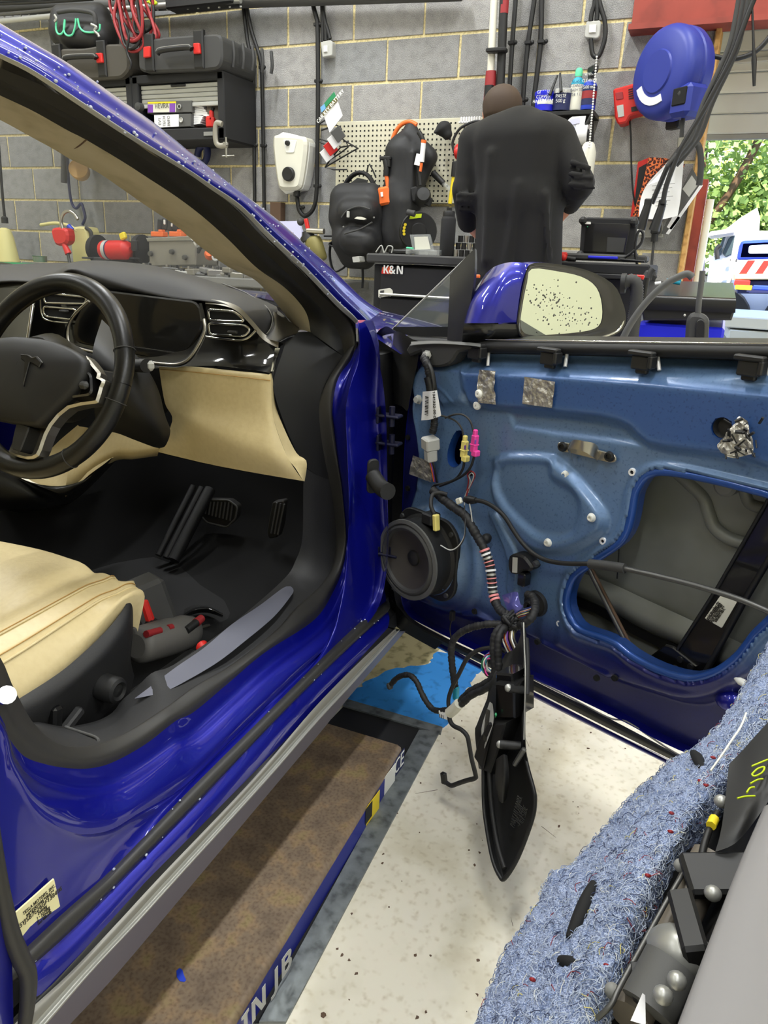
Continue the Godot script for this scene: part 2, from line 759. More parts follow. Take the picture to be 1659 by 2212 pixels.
func make_materials() -> void:
	var m: StandardMaterial3D
	# setting
	m = new_mat("lamp_glow", Color.WHITE)
	m.emission_enabled = true
	m.emission = Color(1, .98, .93)
	m.emission_energy_multiplier = 4.0
	var speck := noise(.2, 512, FastNoiseLite.TYPE_SIMPLEX, 3, 3, .0, [[.0, .3, .5, .7, .86, 1.0], [Color(.62, .62, .62), Color(.8, .8, .8), Color(.88, .88, .88), Color(.95, .95, .95), Color(1.08, 1.08, 1.08), Color(1.4, 1.4, 1.4)]])
	var rough := noise(.11, 512, FastNoiseLite.TYPE_SIMPLEX, 4, 5, 3.0)
	var tones := [rgb(166, 167, 166), rgb(176, 176, 174), rgb(188, 186, 182), rgb(171, 170, 167)]
	for i in 4:
		m = tex(new_mat("block%d" % i, tones[i], .95), speck, 2.2, true)
		bump(m, rough, .7)
	var blot := noise(.012, 512, FastNoiseLite.TYPE_SIMPLEX_SMOOTH, 5, 8, .0, [[.0, .4, .62, 1.0], [Color(.9, .9, .9), Color(.97, .97, .97), Color(1, 1, 1), Color(1.04, 1.04, 1.04)]])
	for i in 4:
		m = mats["block%d" % i]
		m.detail_enabled = true
		m.detail_blend_mode = BaseMaterial3D.BLEND_MODE_MUL
		m.detail_albedo = blot
	m = tex(new_mat("mortar", rgb(238, 224, 172), .95), noise(.06, 256, FastNoiseLite.TYPE_SIMPLEX, 4, 6, .0, [[.0, .5, 1.0], [Color(.75, .73, .7), Color(.95, .94, .92), Color.WHITE]]), 3.0, true)
	m = tex(new_mat("floor_paint", rgb(228, 223, 206), .42), noise(.009, 1024, FastNoiseLite.TYPE_SIMPLEX_SMOOTH, 6, 11, .0, [[.0, .28, .42, .6, 1.0], [Color(.87, .85, .8), Color(.94, .93, .9), Color(.97, .965, .95), Color(1, .995, .985), Color(1, 1, 1)]]), .55, true)
	m.detail_enabled = true
	m.detail_blend_mode = BaseMaterial3D.BLEND_MODE_MUL
	m.detail_albedo = noise(.15, 512, FastNoiseLite.TYPE_SIMPLEX, 3, 12, .0, [[.0, .2, .34, 1.0], [Color(.86, .84, .8), Color(.95, .94, .92), Color(1, 1, 1), Color(1, 1, 1)]])
	m = tex(new_mat("floor_blue", rgb(52, 138, 214), .45), noise(.03, 512, FastNoiseLite.TYPE_SIMPLEX, 5, 13, .0, [[.0, .24, .36, 1.0], [Color(.72, .78, .78), Color(.9, .92, .93), Color(1, 1, 1), Color(1, 1, 1)]]), 1.2, true)
	m = tex(new_mat("floor_bare_shaded", rgb(168, 158, 118), .7), noise(.03, 512, FastNoiseLite.TYPE_SIMPLEX, 5, 14, .0, [[.0, .3, .5, 1.0], [Color(.5, .55, .5), Color(.85, .85, .82), Color(1, 1, 1), Color(1, 1, 1)]]), 1.2, true)  # bare floor tone, with shade put into the colour
	m = tex(new_mat("rusty_steel", rgb(138, 122, 102), .62, .15), noise(.012, 1024, FastNoiseLite.TYPE_SIMPLEX_SMOOTH, 6, 15, .0, [[.0, .32, .5, .64, .8, 1.0], [Color(.72, .7, .7), Color(.86, .84, .83), Color(.9, .88, .86), Color(1.0, .95, .88), Color(1.1, 1.0, .84), Color(1.15, 1.02, .84)]]), 1.1, true)
	m.detail_enabled = true
	m.detail_blend_mode = BaseMaterial3D.BLEND_MODE_MUL
	m.detail_albedo = noise(.2, 512, FastNoiseLite.TYPE_SIMPLEX, 3, 16, .0, [[.0, .3, .6, 1.0], [Color(.75, .72, .7), Color(.92, .9, .89), Color(1, 1, 1), Color(1, 1, 1)]])
	m = tex(new_mat("grey_steel", rgb(134, 140, 140), .5, .45), noise(.03, 512, FastNoiseLite.TYPE_SIMPLEX, 5, 17, .0, [[.0, .4, 1.0], [Color(.6, .6, .6), Color(.88, .88, .88), Color.WHITE]]), 1.5, true)
	new_mat("lift_blue", rgb(36, 44, 140), .4)
	new_mat("white_metal", rgb(222, 222, 214), .5)
	new_mat("wall_cladding", rgb(216, 214, 196), .7)
	new_mat("ceiling_sheet", rgb(186, 186, 178), .8)
	tex(new_mat("red_beam", rgb(158, 66, 52), .6), noise(.02, 256, FastNoiseLite.TYPE_SIMPLEX, 4, 18, .0, [[.0, .5, 1.0], [Color(.75, .75, .75), Color(.95, .95, .95), Color.WHITE]]), .8, true)
	tex(new_mat("batten_wood", rgb(214, 170, 104), .7), noise(.05, 256, FastNoiseLite.TYPE_SIMPLEX, 4, 19, .0, [[.0, .5, 1.0], [Color(.75, .68, .6), Color(.95, .92, .88), Color.WHITE]]), 1.5, true)
	new_mat("shutter_white", rgb(208, 208, 202), .5)
	new_mat("shutter_grey", rgb(128, 130, 128), .7)
	# car
	m = new_mat("car_paint", rgb(10, 17, 142), .4, .5)
	m.clearcoat_enabled = true
	m.clearcoat = 1.0
	m.clearcoat_roughness = .03
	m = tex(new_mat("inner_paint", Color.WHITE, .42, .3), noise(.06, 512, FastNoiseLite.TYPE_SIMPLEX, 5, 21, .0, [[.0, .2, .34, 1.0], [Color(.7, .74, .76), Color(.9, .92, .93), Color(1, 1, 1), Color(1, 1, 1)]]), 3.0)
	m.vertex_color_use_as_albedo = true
	m.clearcoat_enabled = true
	m.clearcoat = .5
	m.clearcoat_roughness = .16
	m = new_mat("inner_coat", rgb(40, 82, 160), .36, .4)
	m.clearcoat_enabled = true
	m.clearcoat = .6
	m.clearcoat_roughness = .1
	new_mat("black_plastic", rgb(27, 27, 27), .55)
	tex(new_mat("grain_plastic", rgb(43, 43, 44), .6), noise(.2, 256, FastNoiseLite.TYPE_SIMPLEX, 2, 22, .0, [[.0, .5, 1.0], [Color(.8, .8, .8), Color(.95, .95, .95), Color.WHITE]]), 6.0)
	new_mat("rubber", rgb(44, 43, 41), .5)
	new_mat("dark_rubber", rgb(28, 28, 28), .6)
	m = new_mat("gloss_black", rgb(8, 8, 9), .06)
	m.clearcoat_enabled = true
	m.clearcoat = .6
	new_mat("matt_black", rgb(16, 16, 17), .85)
	tex(new_mat("carpet", rgb(6, 6, 7), .98), noise(.25, 256, FastNoiseLite.TYPE_SIMPLEX, 2, 23, .0, [[.0, .5, 1.0], [Color(.5, .5, .5), Color(.85, .85, .85), Color(1, 1, 1)]]), 8.0)
	new_mat("chrome", rgb(225, 225, 225), .12, 1.0)
	new_mat("satin_metal", rgb(176, 172, 162), .34, .95)
	new_mat("silver_trim", rgb(176, 176, 170), .4, .55)
	new_mat("skirt_grey", rgb(92, 88, 100), .4)  # one even grey-purple tone for the lower skirt
	m = tex(new_mat("cream_leather", rgb(222, 204, 156), .42), noise(.06, 256, FastNoiseLite.TYPE_SIMPLEX, 3, 24, .0, [[.0, .5, 1.0], [Color(.96, .95, .93), Color(.985, .98, .975), Color.WHITE]]), 4.0)
	bump(m, noise(.3, 256, FastNoiseLite.TYPE_CELLULAR, 2, 25, 1.5), .1)
	tex(new_mat("cream_trim", rgb(190, 180, 154), .75), noise(.02, 256, FastNoiseLite.TYPE_SIMPLEX, 4, 26, .0, [[.0, .4, 1.0], [Color(.82, .8, .76), Color(.95, .94, .92), Color.WHITE]]), 2.0)
	m = new_mat("black_leather", rgb(19, 19, 19), .36)
	bump(m, noise(.3, 256, FastNoiseLite.TYPE_CELLULAR, 2, 25, 1.5), .1, 5.0)
	new_mat("dash_vinyl", rgb(33, 32, 32), .6)
	m = new_mat("pane", Color(.9, .95, .93, .06), .03)
	m.transparency = BaseMaterial3D.TRANSPARENCY_ALPHA
	m = new_mat("clear_plastic", Color(.9, .92, .92, .18), .1)
	m.transparency = BaseMaterial3D.TRANSPARENCY_ALPHA
	new_mat("mirror_glass", rgb(232, 240, 226), .02, 1.0)
	m = new_mat("water", Color(.95, .97, 1.0, .1), .02)
	m.transparency = BaseMaterial3D.TRANSPARENCY_ALPHA
	tex(new_mat("primer_grey", rgb(142, 144, 138), .5, .2), noise(.01, 256, FastNoiseLite.TYPE_SIMPLEX, 4, 27, .0, [[.0, .5, 1.0], [Color(.82, .82, .8), Color(.95, .95, .94), Color.WHITE]]), 1.5)
	m = tex(new_mat("foil", rgb(206, 202, 192), .4, .75), noise(.02, 256, FastNoiseLite.TYPE_SIMPLEX, 3, 28, .0, [[.0, .5, 1.0], [Color(.8, .8, .8), Color(.95, .95, .95), Color.WHITE]]), 5.0)
	bump(m, noise(.03, 256, FastNoiseLite.TYPE_SIMPLEX, 4, 29, 6.0), .8)
	# plain colours: name, red, green, blue, roughness, metal
	for c in [["black", 24, 24, 24, .5, .0], ["soft_black", 30, 30, 31, .8, .0], ["charcoal", 58, 58, 57, .7, .0], ["dark_grey", 84, 84, 82, .6, .0], ["mid_grey", 128, 128, 124, .6, .0],
			["light_grey", 182, 182, 176, .55, .0], ["white", 238, 238, 230, .5, .0], ["paper", 240, 240, 240, .8, .0], ["off_white", 226, 224, 208, .45, .0], ["red", 206, 40, 34, .45, .0],
			["dull_red", 150, 40, 44, .5, .0], ["orange", 240, 112, 44, .5, .0], ["yellow", 236, 210, 40, .5, .0], ["lime", 196, 216, 30, .5, .0], ["pale_yellow", 240, 224, 128, .5, .0],
			["pink", 236, 70, 160, .45, .0], ["purple", 128, 74, 170, .5, .0], ["green", 36, 134, 84, .5, .0], ["mint", 96, 210, 160, .6, .0], ["blue", 38, 66, 190, .45, .0],
			["royal_blue", 34, 40, 206, .35, .0], ["navy", 28, 36, 84, .5, .0], ["teal", 40, 160, 190, .5, .0], ["sky", 110, 170, 220, .5, .0], ["brown", 92, 70, 52, .7, .0], ["tan", 190, 150, 84, .55, .0],
			["jug_yellow", 214, 204, 140, .5, .0], ["olive", 128, 120, 70, .5, .3], ["steel", 168, 166, 158, .36, .85], ["dark_steel", 96, 96, 94, .42, .7], ["cast_alloy", 150, 146, 134, .55, .5],
			["copper", 184, 110, 60, .4, .8], ["hair", 66, 50, 36, .75, .0], ["skin", 222, 160, 130, .55, .0], ["pegboard", 208, 204, 180, .6, .0], ["reel_blue", 44, 58, 150, .45, .0],
			["label_cream", 244, 236, 182, .55, .0], ["label_text", 40, 38, 30, .7, .0], ["lavender", 206, 206, 236, .75, .0], ["dark_case", 70, 66, 58, .7, .0], ["orange_red", 232, 92, 44, .5, .0], ["yard", 176, 174, 168, .8, .0], ["weathered", 196, 192, 182, .8, .0], ["lorry_white", 232, 236, 240, .4, .0], ["dark_pane", 60, 76, 84, .1, .0], ["light_pane", 200, 220, 232, .15, .0], ["gloss_lid", 26, 26, 27, .3, .0], ["pink_tape", 240, 150, 150, .6, .0], ["felt_blue", 128, 146, 182, .9, .0], ["felt_dark", 62, 70, 100, .9, .0], ["felt_pale", 190, 200, 218, .9, .0], ["cone_grey", 58, 54, 50, .6, .0], ["droplet", 190, 196, 214, .08, .3], ["drill_grey", 100, 98, 94, .6, .0], ["hinge_shade_navy", 14, 16, 44, .5, .2], ["kick_metal", 128, 130, 144, .34, .45], ["worn_trim", 132, 130, 122, .5, .3], ["brown_plastic", 112, 104, 92, .5, .0], ["card_grey", 118, 116, 116, .6, .0], ["lilac_film", 92, 92, 160, .12, .3], ["pole_white", 226, 222, 206, .4, .0]]:
		new_mat(c[0], rgb(c[1], c[2], c[3]), c[4], c[5])
	m = tex(new_mat("orange_print", rgb(232, 120, 60), .5), noise(.05, 256, FastNoiseLite.TYPE_CELLULAR, 2, 41, .0, [[.0, .45, .5, 1.0], [Color(.2, .12, .1), Color(.3, .15, .12), Color.WHITE, Color.WHITE]]), 6.0)
	for c in [["leaf_green", 128, 156, 88], ["leaf_light", 206, 212, 120], ["leaf_pale", 220, 216, 130]]:
		m = new_mat(c[0], rgb(c[1], c[2], c[3]), .6)
		m.backlight_enabled = true
		m.backlight = Color(.4, .45, .15)
	m = tex(new_mat("fleece", rgb(28, 27, 25), .95), noise(.2, 256, FastNoiseLite.TYPE_SIMPLEX, 3, 31, .0, [[.0, .5, 1.0], [Color(.8, .8, .8), Color(.95, .95, .95), Color.WHITE]]), 6.0)
	m.rim_enabled = true
	m.rim = .12
	m.rim_tint = .5
	new_mat("nylon", rgb(30, 30, 31), .62)
	m = tex(new_mat("felt", rgb(190, 197, 212), 1.0), noise(.09, 1024, FastNoiseLite.TYPE_SIMPLEX, 5, 33, .0, [[.0, .3, .42, .5, .58, .7, 1.0], [Color(.16, .18, .28), Color(.44, .48, .6), Color(.66, .72, .84), Color(.85, .9, .98), Color(.74, .8, .94), Color(1.0, 1.02, 1.05), Color(1.15, 1.15, 1.15)]]), 5.0)
	bump(m, noise(.12, 512, FastNoiseLite.TYPE_SIMPLEX, 4, 34, 5.0), 1.0)


# ---------- the room ----------
func build_room() -> void:
	structure("floor", nb().box(V(-.5,-.06,1.0), V(15.4,.12,11.6)), "floor_paint", "cream painted workshop floor, scuffed and specked with dirt")
	structure("ceiling", nb().box(V(-.5,5.3,1.0), V(15.4,.12,11.6)), "ceiling_sheet", "pale metal workshop ceiling")
	structure("wall_left", nb().box(V(-8.1,2.6,1.0), V(.2,5.3,11.6)), "wall_cladding", "pale workshop wall on the far side of the car")
	structure("wall_right", nb().box(V(7.1,2.6,1.0), V(.2,5.3,11.6)), "wall_cladding", "pale workshop wall to the right of the bay")
	structure("wall_front", nb().box(V(-.5,2.6,6.7), V(15.4,5.3,.2)), "wall_cladding", "pale workshop wall behind the viewer")
	# the block wall: a mortar core with blocks standing proud of it, an opening at its right end
	var w := structure("wall_back", nb().box(V(-4.23, 2.6, WALL - .105), V(7.98,5.3,.2)).box(V(1.6, 3.85, WALL - .105), V(3.7,2.9,.2)).box(V(5.3, 2.6, WALL - .105), V(3.6,5.3,.2)), "mortar", "grey concrete block wall with yellow mortar joints")
	var shapes := []
	var r := RandomNumberGenerator.new()
	r.seed = 5
	for i in 6:
		shapes.append(block_mesh(.432, r))
	var half := block_mesh(.195, r)
	var thin := block_mesh(.09, r)
	for row in range(-4, 9):
		var y := 1.125 + .2236 * row
		var x0 := -.2486
		if row % 2 == 0:
			x0 -= .0
		else:
			x0 -= .222
			block(w, half, V(-.2486 - .105, y, WALL), r)
		for k in 13:
			var x := x0 - .447 * k - .2235
			block(w, shapes[r.randi() % 6], V(x, y, WALL), r)
	# timber batten on the jamb, and the painted steel over the opening
	structure("trim_1", nb().box(V(-.236, 1.09, WALL - .06), V(.026,2.2,.2), .003), "batten_wood", "bare timber batten along the edge of the block wall")
	var b := nb().box(V(1.55, 2.18, WALL + .05), V(4.42,.025,.16)).box(V(1.55, 2.38, WALL + .02), V(4.42,.4,.03)).box(V(1.55, 2.58, WALL + .05), V(4.42,.025,.16))
	structure("beam", b, "red_beam", "red oxide painted steel beam over the door opening")
	# the sectional door, partly raised
	var d := structure("door_1", nb().box(V(1.6, 2.6, WALL - .3), V(4.0,.9,.02)), "shutter_grey", "grey and white sectional workshop door, partly raised")
	for i in 5:
		put("panel", nb().box(V(1.6, 1.79 + .098 * i, WALL - .3), V(3.9,.094,.045), .006), "shutter_white" if i > 1 else "light_grey", d)
	put("rubber_edge", nb().box(V(1.6, 1.73, WALL - .3), V(3.9,.03,.03), .005), "mid_grey", d)
	for i in 4:
		put("slot", nb().box(V(.1, 1.8 + .1 * i, WALL - .276), V(.04,.012,.004)), "black", d)
	put("rail", nb().box(V(1.6, 2.13, WALL - .27), V(3.9,.02,.03), .003, V(0,0,1.5)), "light_grey", d)
	# red post and white pipe on the jamb, behind the batten
	structure("trim_2", nb().box(V(-.2, .75, WALL - .16), V(.05,1.5,.12), .003), "red_beam", "red painted steel post in the door opening")
	structure("trim_3", nb().tube(PV([V(-.15, .0, WALL - .1), V(-.15, 1.4, WALL - .1)]), .02, 12), "off_white", "white plastic pipe down the door jamb")


func block_mesh(w: float, r: RandomNumberGenerator) -> Mesh:
	var p := []
	for q in [[-1, -1], [1, -1], [1, 1], [-1, 1]]:
		p.append(U(q[0] * (w / 2 + r.randf_range(-.002, .002)), .1118 + q[1] * (.1042 + r.randf_range(-.002, .001))))
	var b := nb().prism(p, -.02, .001 + r.randf() * .002, .002)
	var m := ArrayMesh.new()
	b.into(m)
	return m


func block(w: Node3D, m: Mesh, p: Vector3, r: RandomNumberGenerator) -> void:
	var o := put("block", m, "block%d" % (r.randi() % 4), w)
	o.position = p + V(0, 0, r.randf_range(-.001, .001))


# ---------- the lift platform let into the floor ----------
func build_lift() -> void:
	var t := thing("lift_platform", "rusty brown car lift platform with a blue side, low beside the car sill", "car lift", V(-.74,0,-.3))
	var xr := func(z: float) -> float: return -.447 + (z + .62) * .039
	var y := .06
	var rows := []
	for s in [[.0, -.075], [.0, -.012], [-.002, -.004], [-.01, .0], [-.62, .0]]:
		var row := PackedVector3Array()
		for k in 30:
			var z := 1.6 - 2.86 * k / 29.0
			row.append(V(xr.call(z) + s[0], y + s[1], z))
		rows.append(row)
	put("deck", [[nb().grid(rows.slice(1)), "rusty_steel"], [nb().quad(rows[1][29], rows[4][29], rows[4][29] - V(0,.06,0), rows[1][29] - V(0,.06,0)), "rusty_steel"]], "", t)
	put("side_rail", nb().grid([rows[0], rows[1]]), "lift_blue", t)
	for s in [[-1.09, .07, "yellow"], [-1.185, .06, "white"], [-1.245, .05, "navy"]]:
		put("sticker", nb().box(V(.0012 + xr.call(s[0]), .027, s[0]), V(.001, .045, s[1]), .0, V(0,-2.2,0)), s[2], t)
	letters("⚠", .03, V(xr.call(-1.075) + .0022, .027, -1.075), V(.03,0,-1), Vector3.UP, "black", t, "warning_sign")
	letters("CE", .035, V(xr.call(-1.245) + .0022, .028, -1.245), V(.03,0,-1), Vector3.UP, "white", t)
	letters("IN JB", .042, V(-.442,.0369,-.6755) + V(.003,0,0), V(.03,0,-1), Vector3.UP, "light_grey", t, "lettering", "Droid Sans", true)
	put("paint_fleck", nb().at(Transform3D(Basis.from_euler(V(-PI / 2, 0, 0)), V(0, y + .0008, 0))).prism(p2([-.564,-.629,-.5627,-.6346,-.5572,-.6339,-.5508,-.6288,-.5423,-.6232,-.5429,-.6198,-.5497,-.6181,-.5569,-.6211]).map(func(p: Vector2) -> Vector2: return U(p.x, -p.y)), -.0005, .0), "blue", t)
	# the steel angle round the pit
	structure("trim_4", nb().add_prism(p2([-.4046,-.667,-.4397,-1.4225,-.4854,-1.4054,-.4387,-.6509]), .005), "grey_steel", "grey steel edging strip along the lift recess")
	structure("trim_5", nb().add_prism(p2([-.4348,-1.415,-.4394,-1.4408,-.6979,-1.4432,-.6876,-1.4124]), .005), "grey_steel", "dirty steel edging across the end of the lift recess")
	structure("floor_recess", nb().add_prism(p2([-.4854,-1.4054,-.4508,-1.4149,-.6876,-1.4124,-.6915,-1.3214,-.4864,-.6283,-.4387,-.6509]), .001), "matt_black", "dark gap between the lift platform and its steel edging")
	# paint on the floor
	var rr := RandomNumberGenerator.new()
	rr.seed = 9
	structure("floor_marking_1", nb().add_prism(ragged(p2([-.439,-1.443,-.4364,-1.7575,-.501,-1.7852,-.5733,-1.7764,-.5727,-1.7004,-.6189,-1.6629,-.6477,-1.6345,-.6809,-1.5577,-.7049,-1.4442]), rr, .006), .0012), "floor_blue", "worn bright blue paint patch on the floor under the open door")
	structure("floor_marking_2", nb().add_prism(ragged(p2([-.5727,-1.7004,-.5746,-1.7993,-.6738,-1.872,-.7589,-1.8601,-.7615,-1.7015,-.7122,-1.5117,-.6809,-1.5577,-.6477,-1.6345,-.6189,-1.6629]), rr, .004), .0008), "floor_bare_shaded", "bare patch of floor beside the blue paint, where it has worn off, with shade put into its colour")
	var dirt := nb()
	for i in 170:
		var p := V(rr.randf_range(-.45, .35), .0005, rr.randf_range(-1.75, -.35))
		var s2 := rr.randf_range(.0008, .0024) * (2.2 if rr.randf() < .1 else 1.0)
		var q := []
		for k in 6:
			q.append(U(p.x, p.z) + Vector2.from_angle(k * TAU / 6) * s2 * rr.randf_range(.5, 1.4) * U(1.0, rr.randf_range(.4, 1.5)))
		dirt.add_prism(q, .0012)
	for i in 30:
		var p := U(rr.randf_range(-.4, .3), rr.randf_range(-1.7, -.4))
		var dv := Vector2.from_angle(rr.randf() * TAU) * rr.randf_range(.01, .05)
		var wv := dv.orthogonal().normalized() * .0004
		dirt.add_prism([p - wv, p + dv, p + wv], .0006)
	var dm := structure("floor_dirt", dirt, "brown", "dark crumbs of dirt and scratches on the cream floor")
	dm.set_meta("kind", "stuff")


func ragged(pts: Array, r: RandomNumberGenerator, a: float) -> Array:
	var out := []
	for i in pts.size():
		var p: Vector2 = pts[i]
		var q: Vector2 = pts[(i + 1) % pts.size()]
		var k := maxi(2, int(p.distance_to(q) / .012))
		for j in k:
			out.append(p.lerp(q, float(j) / k) + (Vector2.ZERO if j == 0 else U(r.randf_range(-a, a), r.randf_range(-a, a))))
	return out

# ---------- the car ----------
func build_car() -> void:
	var t := thing("car", "deep blue car with its driver's door open, cream and black interior", "car", V(-1.47,0,-1.1))
	car_side(t)
	car_shell(t)
	dashboard(t)
	steering_wheel(t)
	seat(t)
	pedals(t)
	# tools left in the footwell
	footwell_tools()


func car_side(t: Node3D) -> void:
	# lines along the door opening, from its rear lower corner forward and up the windscreen pillar
	var trim_in := p3([-.8,.3962,-.6117,-.8,.403,-.6373,-.79,.3717,-.6812,-.78,.3539,-.728,-.775,.3515,-.762,-.77,.3654,-.7785,-.76,.3783,-.8014,-.75,.3939,-.8296,-.745,.3849,-.8821,-.745,.3834,-1.0438,-.745,.4012,-1.2313,-.74,.429,-1.2725,-.73,.4785,-1.2843,-.725,.5923,-1.2789,-.722,.6361,-1.279])
	var trim_up := p3([-.722,.638,-1.279,-.726,.6637,-1.2616,-.735,.7202,-1.2323,-.745,.7844,-1.2088,-.75,.8281,-1.2045,-.75,.869,-1.225,-.74,.901,-1.2628,-.735,.9025,-1.3187])
	var seal_in := p3([-.72,.6485,-.5088,-.7,.5918,-.526,-.69,.5587,-.5284,-.68,.5273,-.5321,-.675,.4979,-.5403,-.67,.4661,-.5581,-.668,.4371,-.5885,-.667,.4156,-.6304,-.666,.4026,-.6812,-.665,.3955,-.7545,-.665,.3935,-.8277,-.665,.3773,-.9278,-.665,.3767,-1.0631,-.67,.3874,-1.1538,-.675,.3868,-1.2422,-.68,.3922,-1.3006,-.684,.4061,-1.3357,-.69,.4405,-1.3614,-.692,.4722,-1.3664,-.696,.538,-1.3587,-.698,.5983,-1.3414,-.7,.6376,-1.3275,-.7,.7108,-1.3038,-.696,.7697,-1.2913,-.688,.804,-1.3006,-.68,.8333,-1.3277,-.672,.8553,-1.3495])
	var seal_out := p3([-.67,.6104,-.4518,-.655,.554,-.4819,-.652,.528,-.4845,-.648,.4916,-.4983,-.646,.4651,-.522,-.645,.4393,-.5509,-.643,.416,-.5841,-.642,.3987,-.623,-.64,.3879,-.6838,-.64,.3857,-.7502,-.64,.3756,-.7935,-.64,.3763,-.8917,-.64,.3768,-.9949,-.645,.3535,-1.188,-.655,.3766,-1.2937,-.66,.4089,-1.3417,-.664,.4514,-1.3634,-.667,.4919,-1.363,-.67,.5828,-1.3472,-.672,.6407,-1.3317,-.675,.7116,-1.3163,-.675,.751,-1.3069,-.672,.7944,-1.3096,-.668,.8247,-1.3246,-.66,.8487,-1.3527,-.655,.8768,-1.3682])
	var pil_in := p3([-.735,.9003,-1.3243,-.74,.9322,-1.3199,-.745,.9582,-1.296,-.75,.9888,-1.2448,-.755,1.0211,-1.1649,-.765,1.0629,-1.1009,-.772,1.0965,-1.0401,-.78,1.1219,-.9866,-.79,1.1446,-.9319,-.797,1.1594,-.8961,-.805,1.1791,-.8388,-.81,1.1869,-.8122,-.82,1.2021,-.7698,-.83,1.2129,-.7314,-.85,1.23,-.677])
	var pil_mid := p3([-.675,.8544,-1.3556,-.685,.8927,-1.3553,-.695,.9277,-1.3278,-.705,.9698,-1.2712,-.715,1.0134,-1.2012,-.725,1.0567,-1.1226,-.733,1.0902,-1.0613,-.742,1.124,-.9926,-.755,1.1569,-.9083,-.767,1.1802,-.8436,-.782,1.2048,-.7688,-.797,1.2228,-.7048,-.815,1.2408,-.6522])
	var pil_out := p3([-.655,.8768,-1.3682,-.656,.9086,-1.3642,-.66,.9253,-1.3486,-.665,.9528,-1.2942,-.67,.9833,-1.2354,-.674,1.0106,-1.1917,-.68,1.0507,-1.1133,-.685,1.0699,-1.0771,-.693,1.1004,-1.0271,-.7,1.1236,-.977,-.708,1.146,-.9179,-.717,1.167,-.8488,-.735,1.1973,-.7746,-.75,1.2174,-.7237,-.765,1.2279,-.6784,-.785,1.2447,-.6301])
	var chrome_lo := p3([-.648,.9218,-1.3469,-.65,.9344,-1.3238,-.655,.9574,-1.2783,-.663,1.0165,-1.1722,-.672,1.0654,-1.0768,-.68,1.1052,-1.0081,-.688,1.1286,-.9475,-.694,1.1464,-.8999,-.71,1.1734,-.8208,-.724,1.1966,-.7632,-.742,1.2239,-.7017,-.753,1.2341,-.6691,-.772,1.2496,-.621])
	var chrome_hi := p3([-.642,.9294,-1.3443,-.644,.9426,-1.3212,-.65,.9687,-1.2719,-.658,1.0265,-1.1665,-.667,1.0743,-1.0717,-.675,1.112,-1.0034,-.683,1.1342,-.9431,-.69,1.1512,-.8971,-.706,1.1787,-.8185,-.72,1.202,-.7612,-.738,1.2283,-.6999,-.75,1.2383,-.6672,-.77,1.2537,-.6202])
	var rail_mid := p3([-.64,.9273,-1.3981,-.645,.9485,-1.3599,-.655,.9825,-1.2982,-.665,1.0384,-1.1918,-.675,1.0847,-1.0944,-.685,1.1204,-1.0234,-.7,1.1509,-.9491,-.705,1.1631,-.9153,-.72,1.1892,-.8527,-.735,1.2134,-.7932,-.75,1.2327,-.7488,-.76,1.2459,-.7135,-.77,1.2548,-.6867,-.79,1.272,-.6385])
	var rail_out := p3([-.65,.939,-1.4793,-.66,.9635,-1.4055,-.68,1.0169,-1.3133,-.69,1.0529,-1.2381,-.705,1.0962,-1.155,-.72,1.1335,-1.0608,-.735,1.172,-.979,-.74,1.1809,-.9617,-.75,1.2066,-.9098,-.76,1.2266,-.858,-.775,1.253,-.7931,-.785,1.2637,-.7628,-.8,1.2782,-.7245,-.82,1.3006,-.6661])
	var step := p3([-.61,.6404,-.4098,-.6,.5806,-.4392,-.595,.5406,-.44,-.592,.513,-.4454,-.59,.48,-.4538,-.588,.4471,-.4692,-.587,.4089,-.4971,-.587,.3845,-.5227,-.587,.3624,-.5593,-.587,.3496,-.6093,-.588,.3296,-.6752,-.589,.3234,-.7226,-.59,.3262,-.8169,-.59,.3292,-.9247,-.59,.3332,-1.011,-.59,.331,-1.0881,-.592,.3314,-1.2099,-.595,.3513,-1.2641,-.598,.3756,-1.2956,-.602,.426,-1.3167,-.605,.4723,-1.3176,-.61,.5277,-1.3156,-.615,.6049,-1.2972,-.62,.6581,-1.2897,-.63,.7259,-1.2858,-.632,.7696,-1.2797,-.63,.8123,-1.2956,-.628,.8418,-1.3185,-.63,.875,-1.331,-.635,.9049,-1.3375,-.64,.9236,-1.3405])
	var jamb := p3([-.592,.3314,-1.2099,-.58,.3219,-1.2569,-.565,.3272,-1.2813,-.555,.3687,-1.3147,-.555,.4552,-1.338,-.56,.5565,-1.3394,-.565,.6551,-1.3364,-.57,.7494,-1.334,-.575,.8235,-1.3204,-.58,.878,-1.2966,-.59,.9117,-1.2908,-.6,.9333,-1.2823])
	var ledge := p3([-.59,.3125,-.3299,-.577,.3247,-.4075,-.577,.3234,-.4591,-.577,.3183,-.5317,-.577,.3197,-.5947,-.579,.322,-.7094,-.58,.324,-.8819,-.582,.326,-1.0736,-.582,.3258,-1.2542,-.582,.3158,-1.4036])
	var strip := p3([-.575,.3025,-.3167,-.566,.3084,-.4044,-.566,.3035,-.4559,-.566,.3032,-.5182,-.566,.3043,-.5584,-.567,.3039,-.6923,-.567,.3113,-.9033,-.567,.3126,-1.0464,-.567,.3088,-1.224,-.567,.3018,-1.3809])
	var rocker := p3([-.55,.2908,-.3887,-.55,.2857,-.3982,-.55,.2806,-.417,-.55,.2827,-.4988,-.55,.2862,-.5705,-.55,.2854,-.5907,-.55,.2785,-.8024,-.55,.2758,-.966,-.55,.2793,-1.1287,-.55,.2844,-1.3435])
	var strip_front := p3([-.566,.3113,-.4048,-.566,.3035,-.4559,-.566,.3032,-.5182,-.566,.3043,-.5584,-.567,.3039,-.6923,-.567,.3113,-.9033,-.567,.3126,-1.0464,-.567,.3088,-1.224,-.567,.3018,-1.3809])
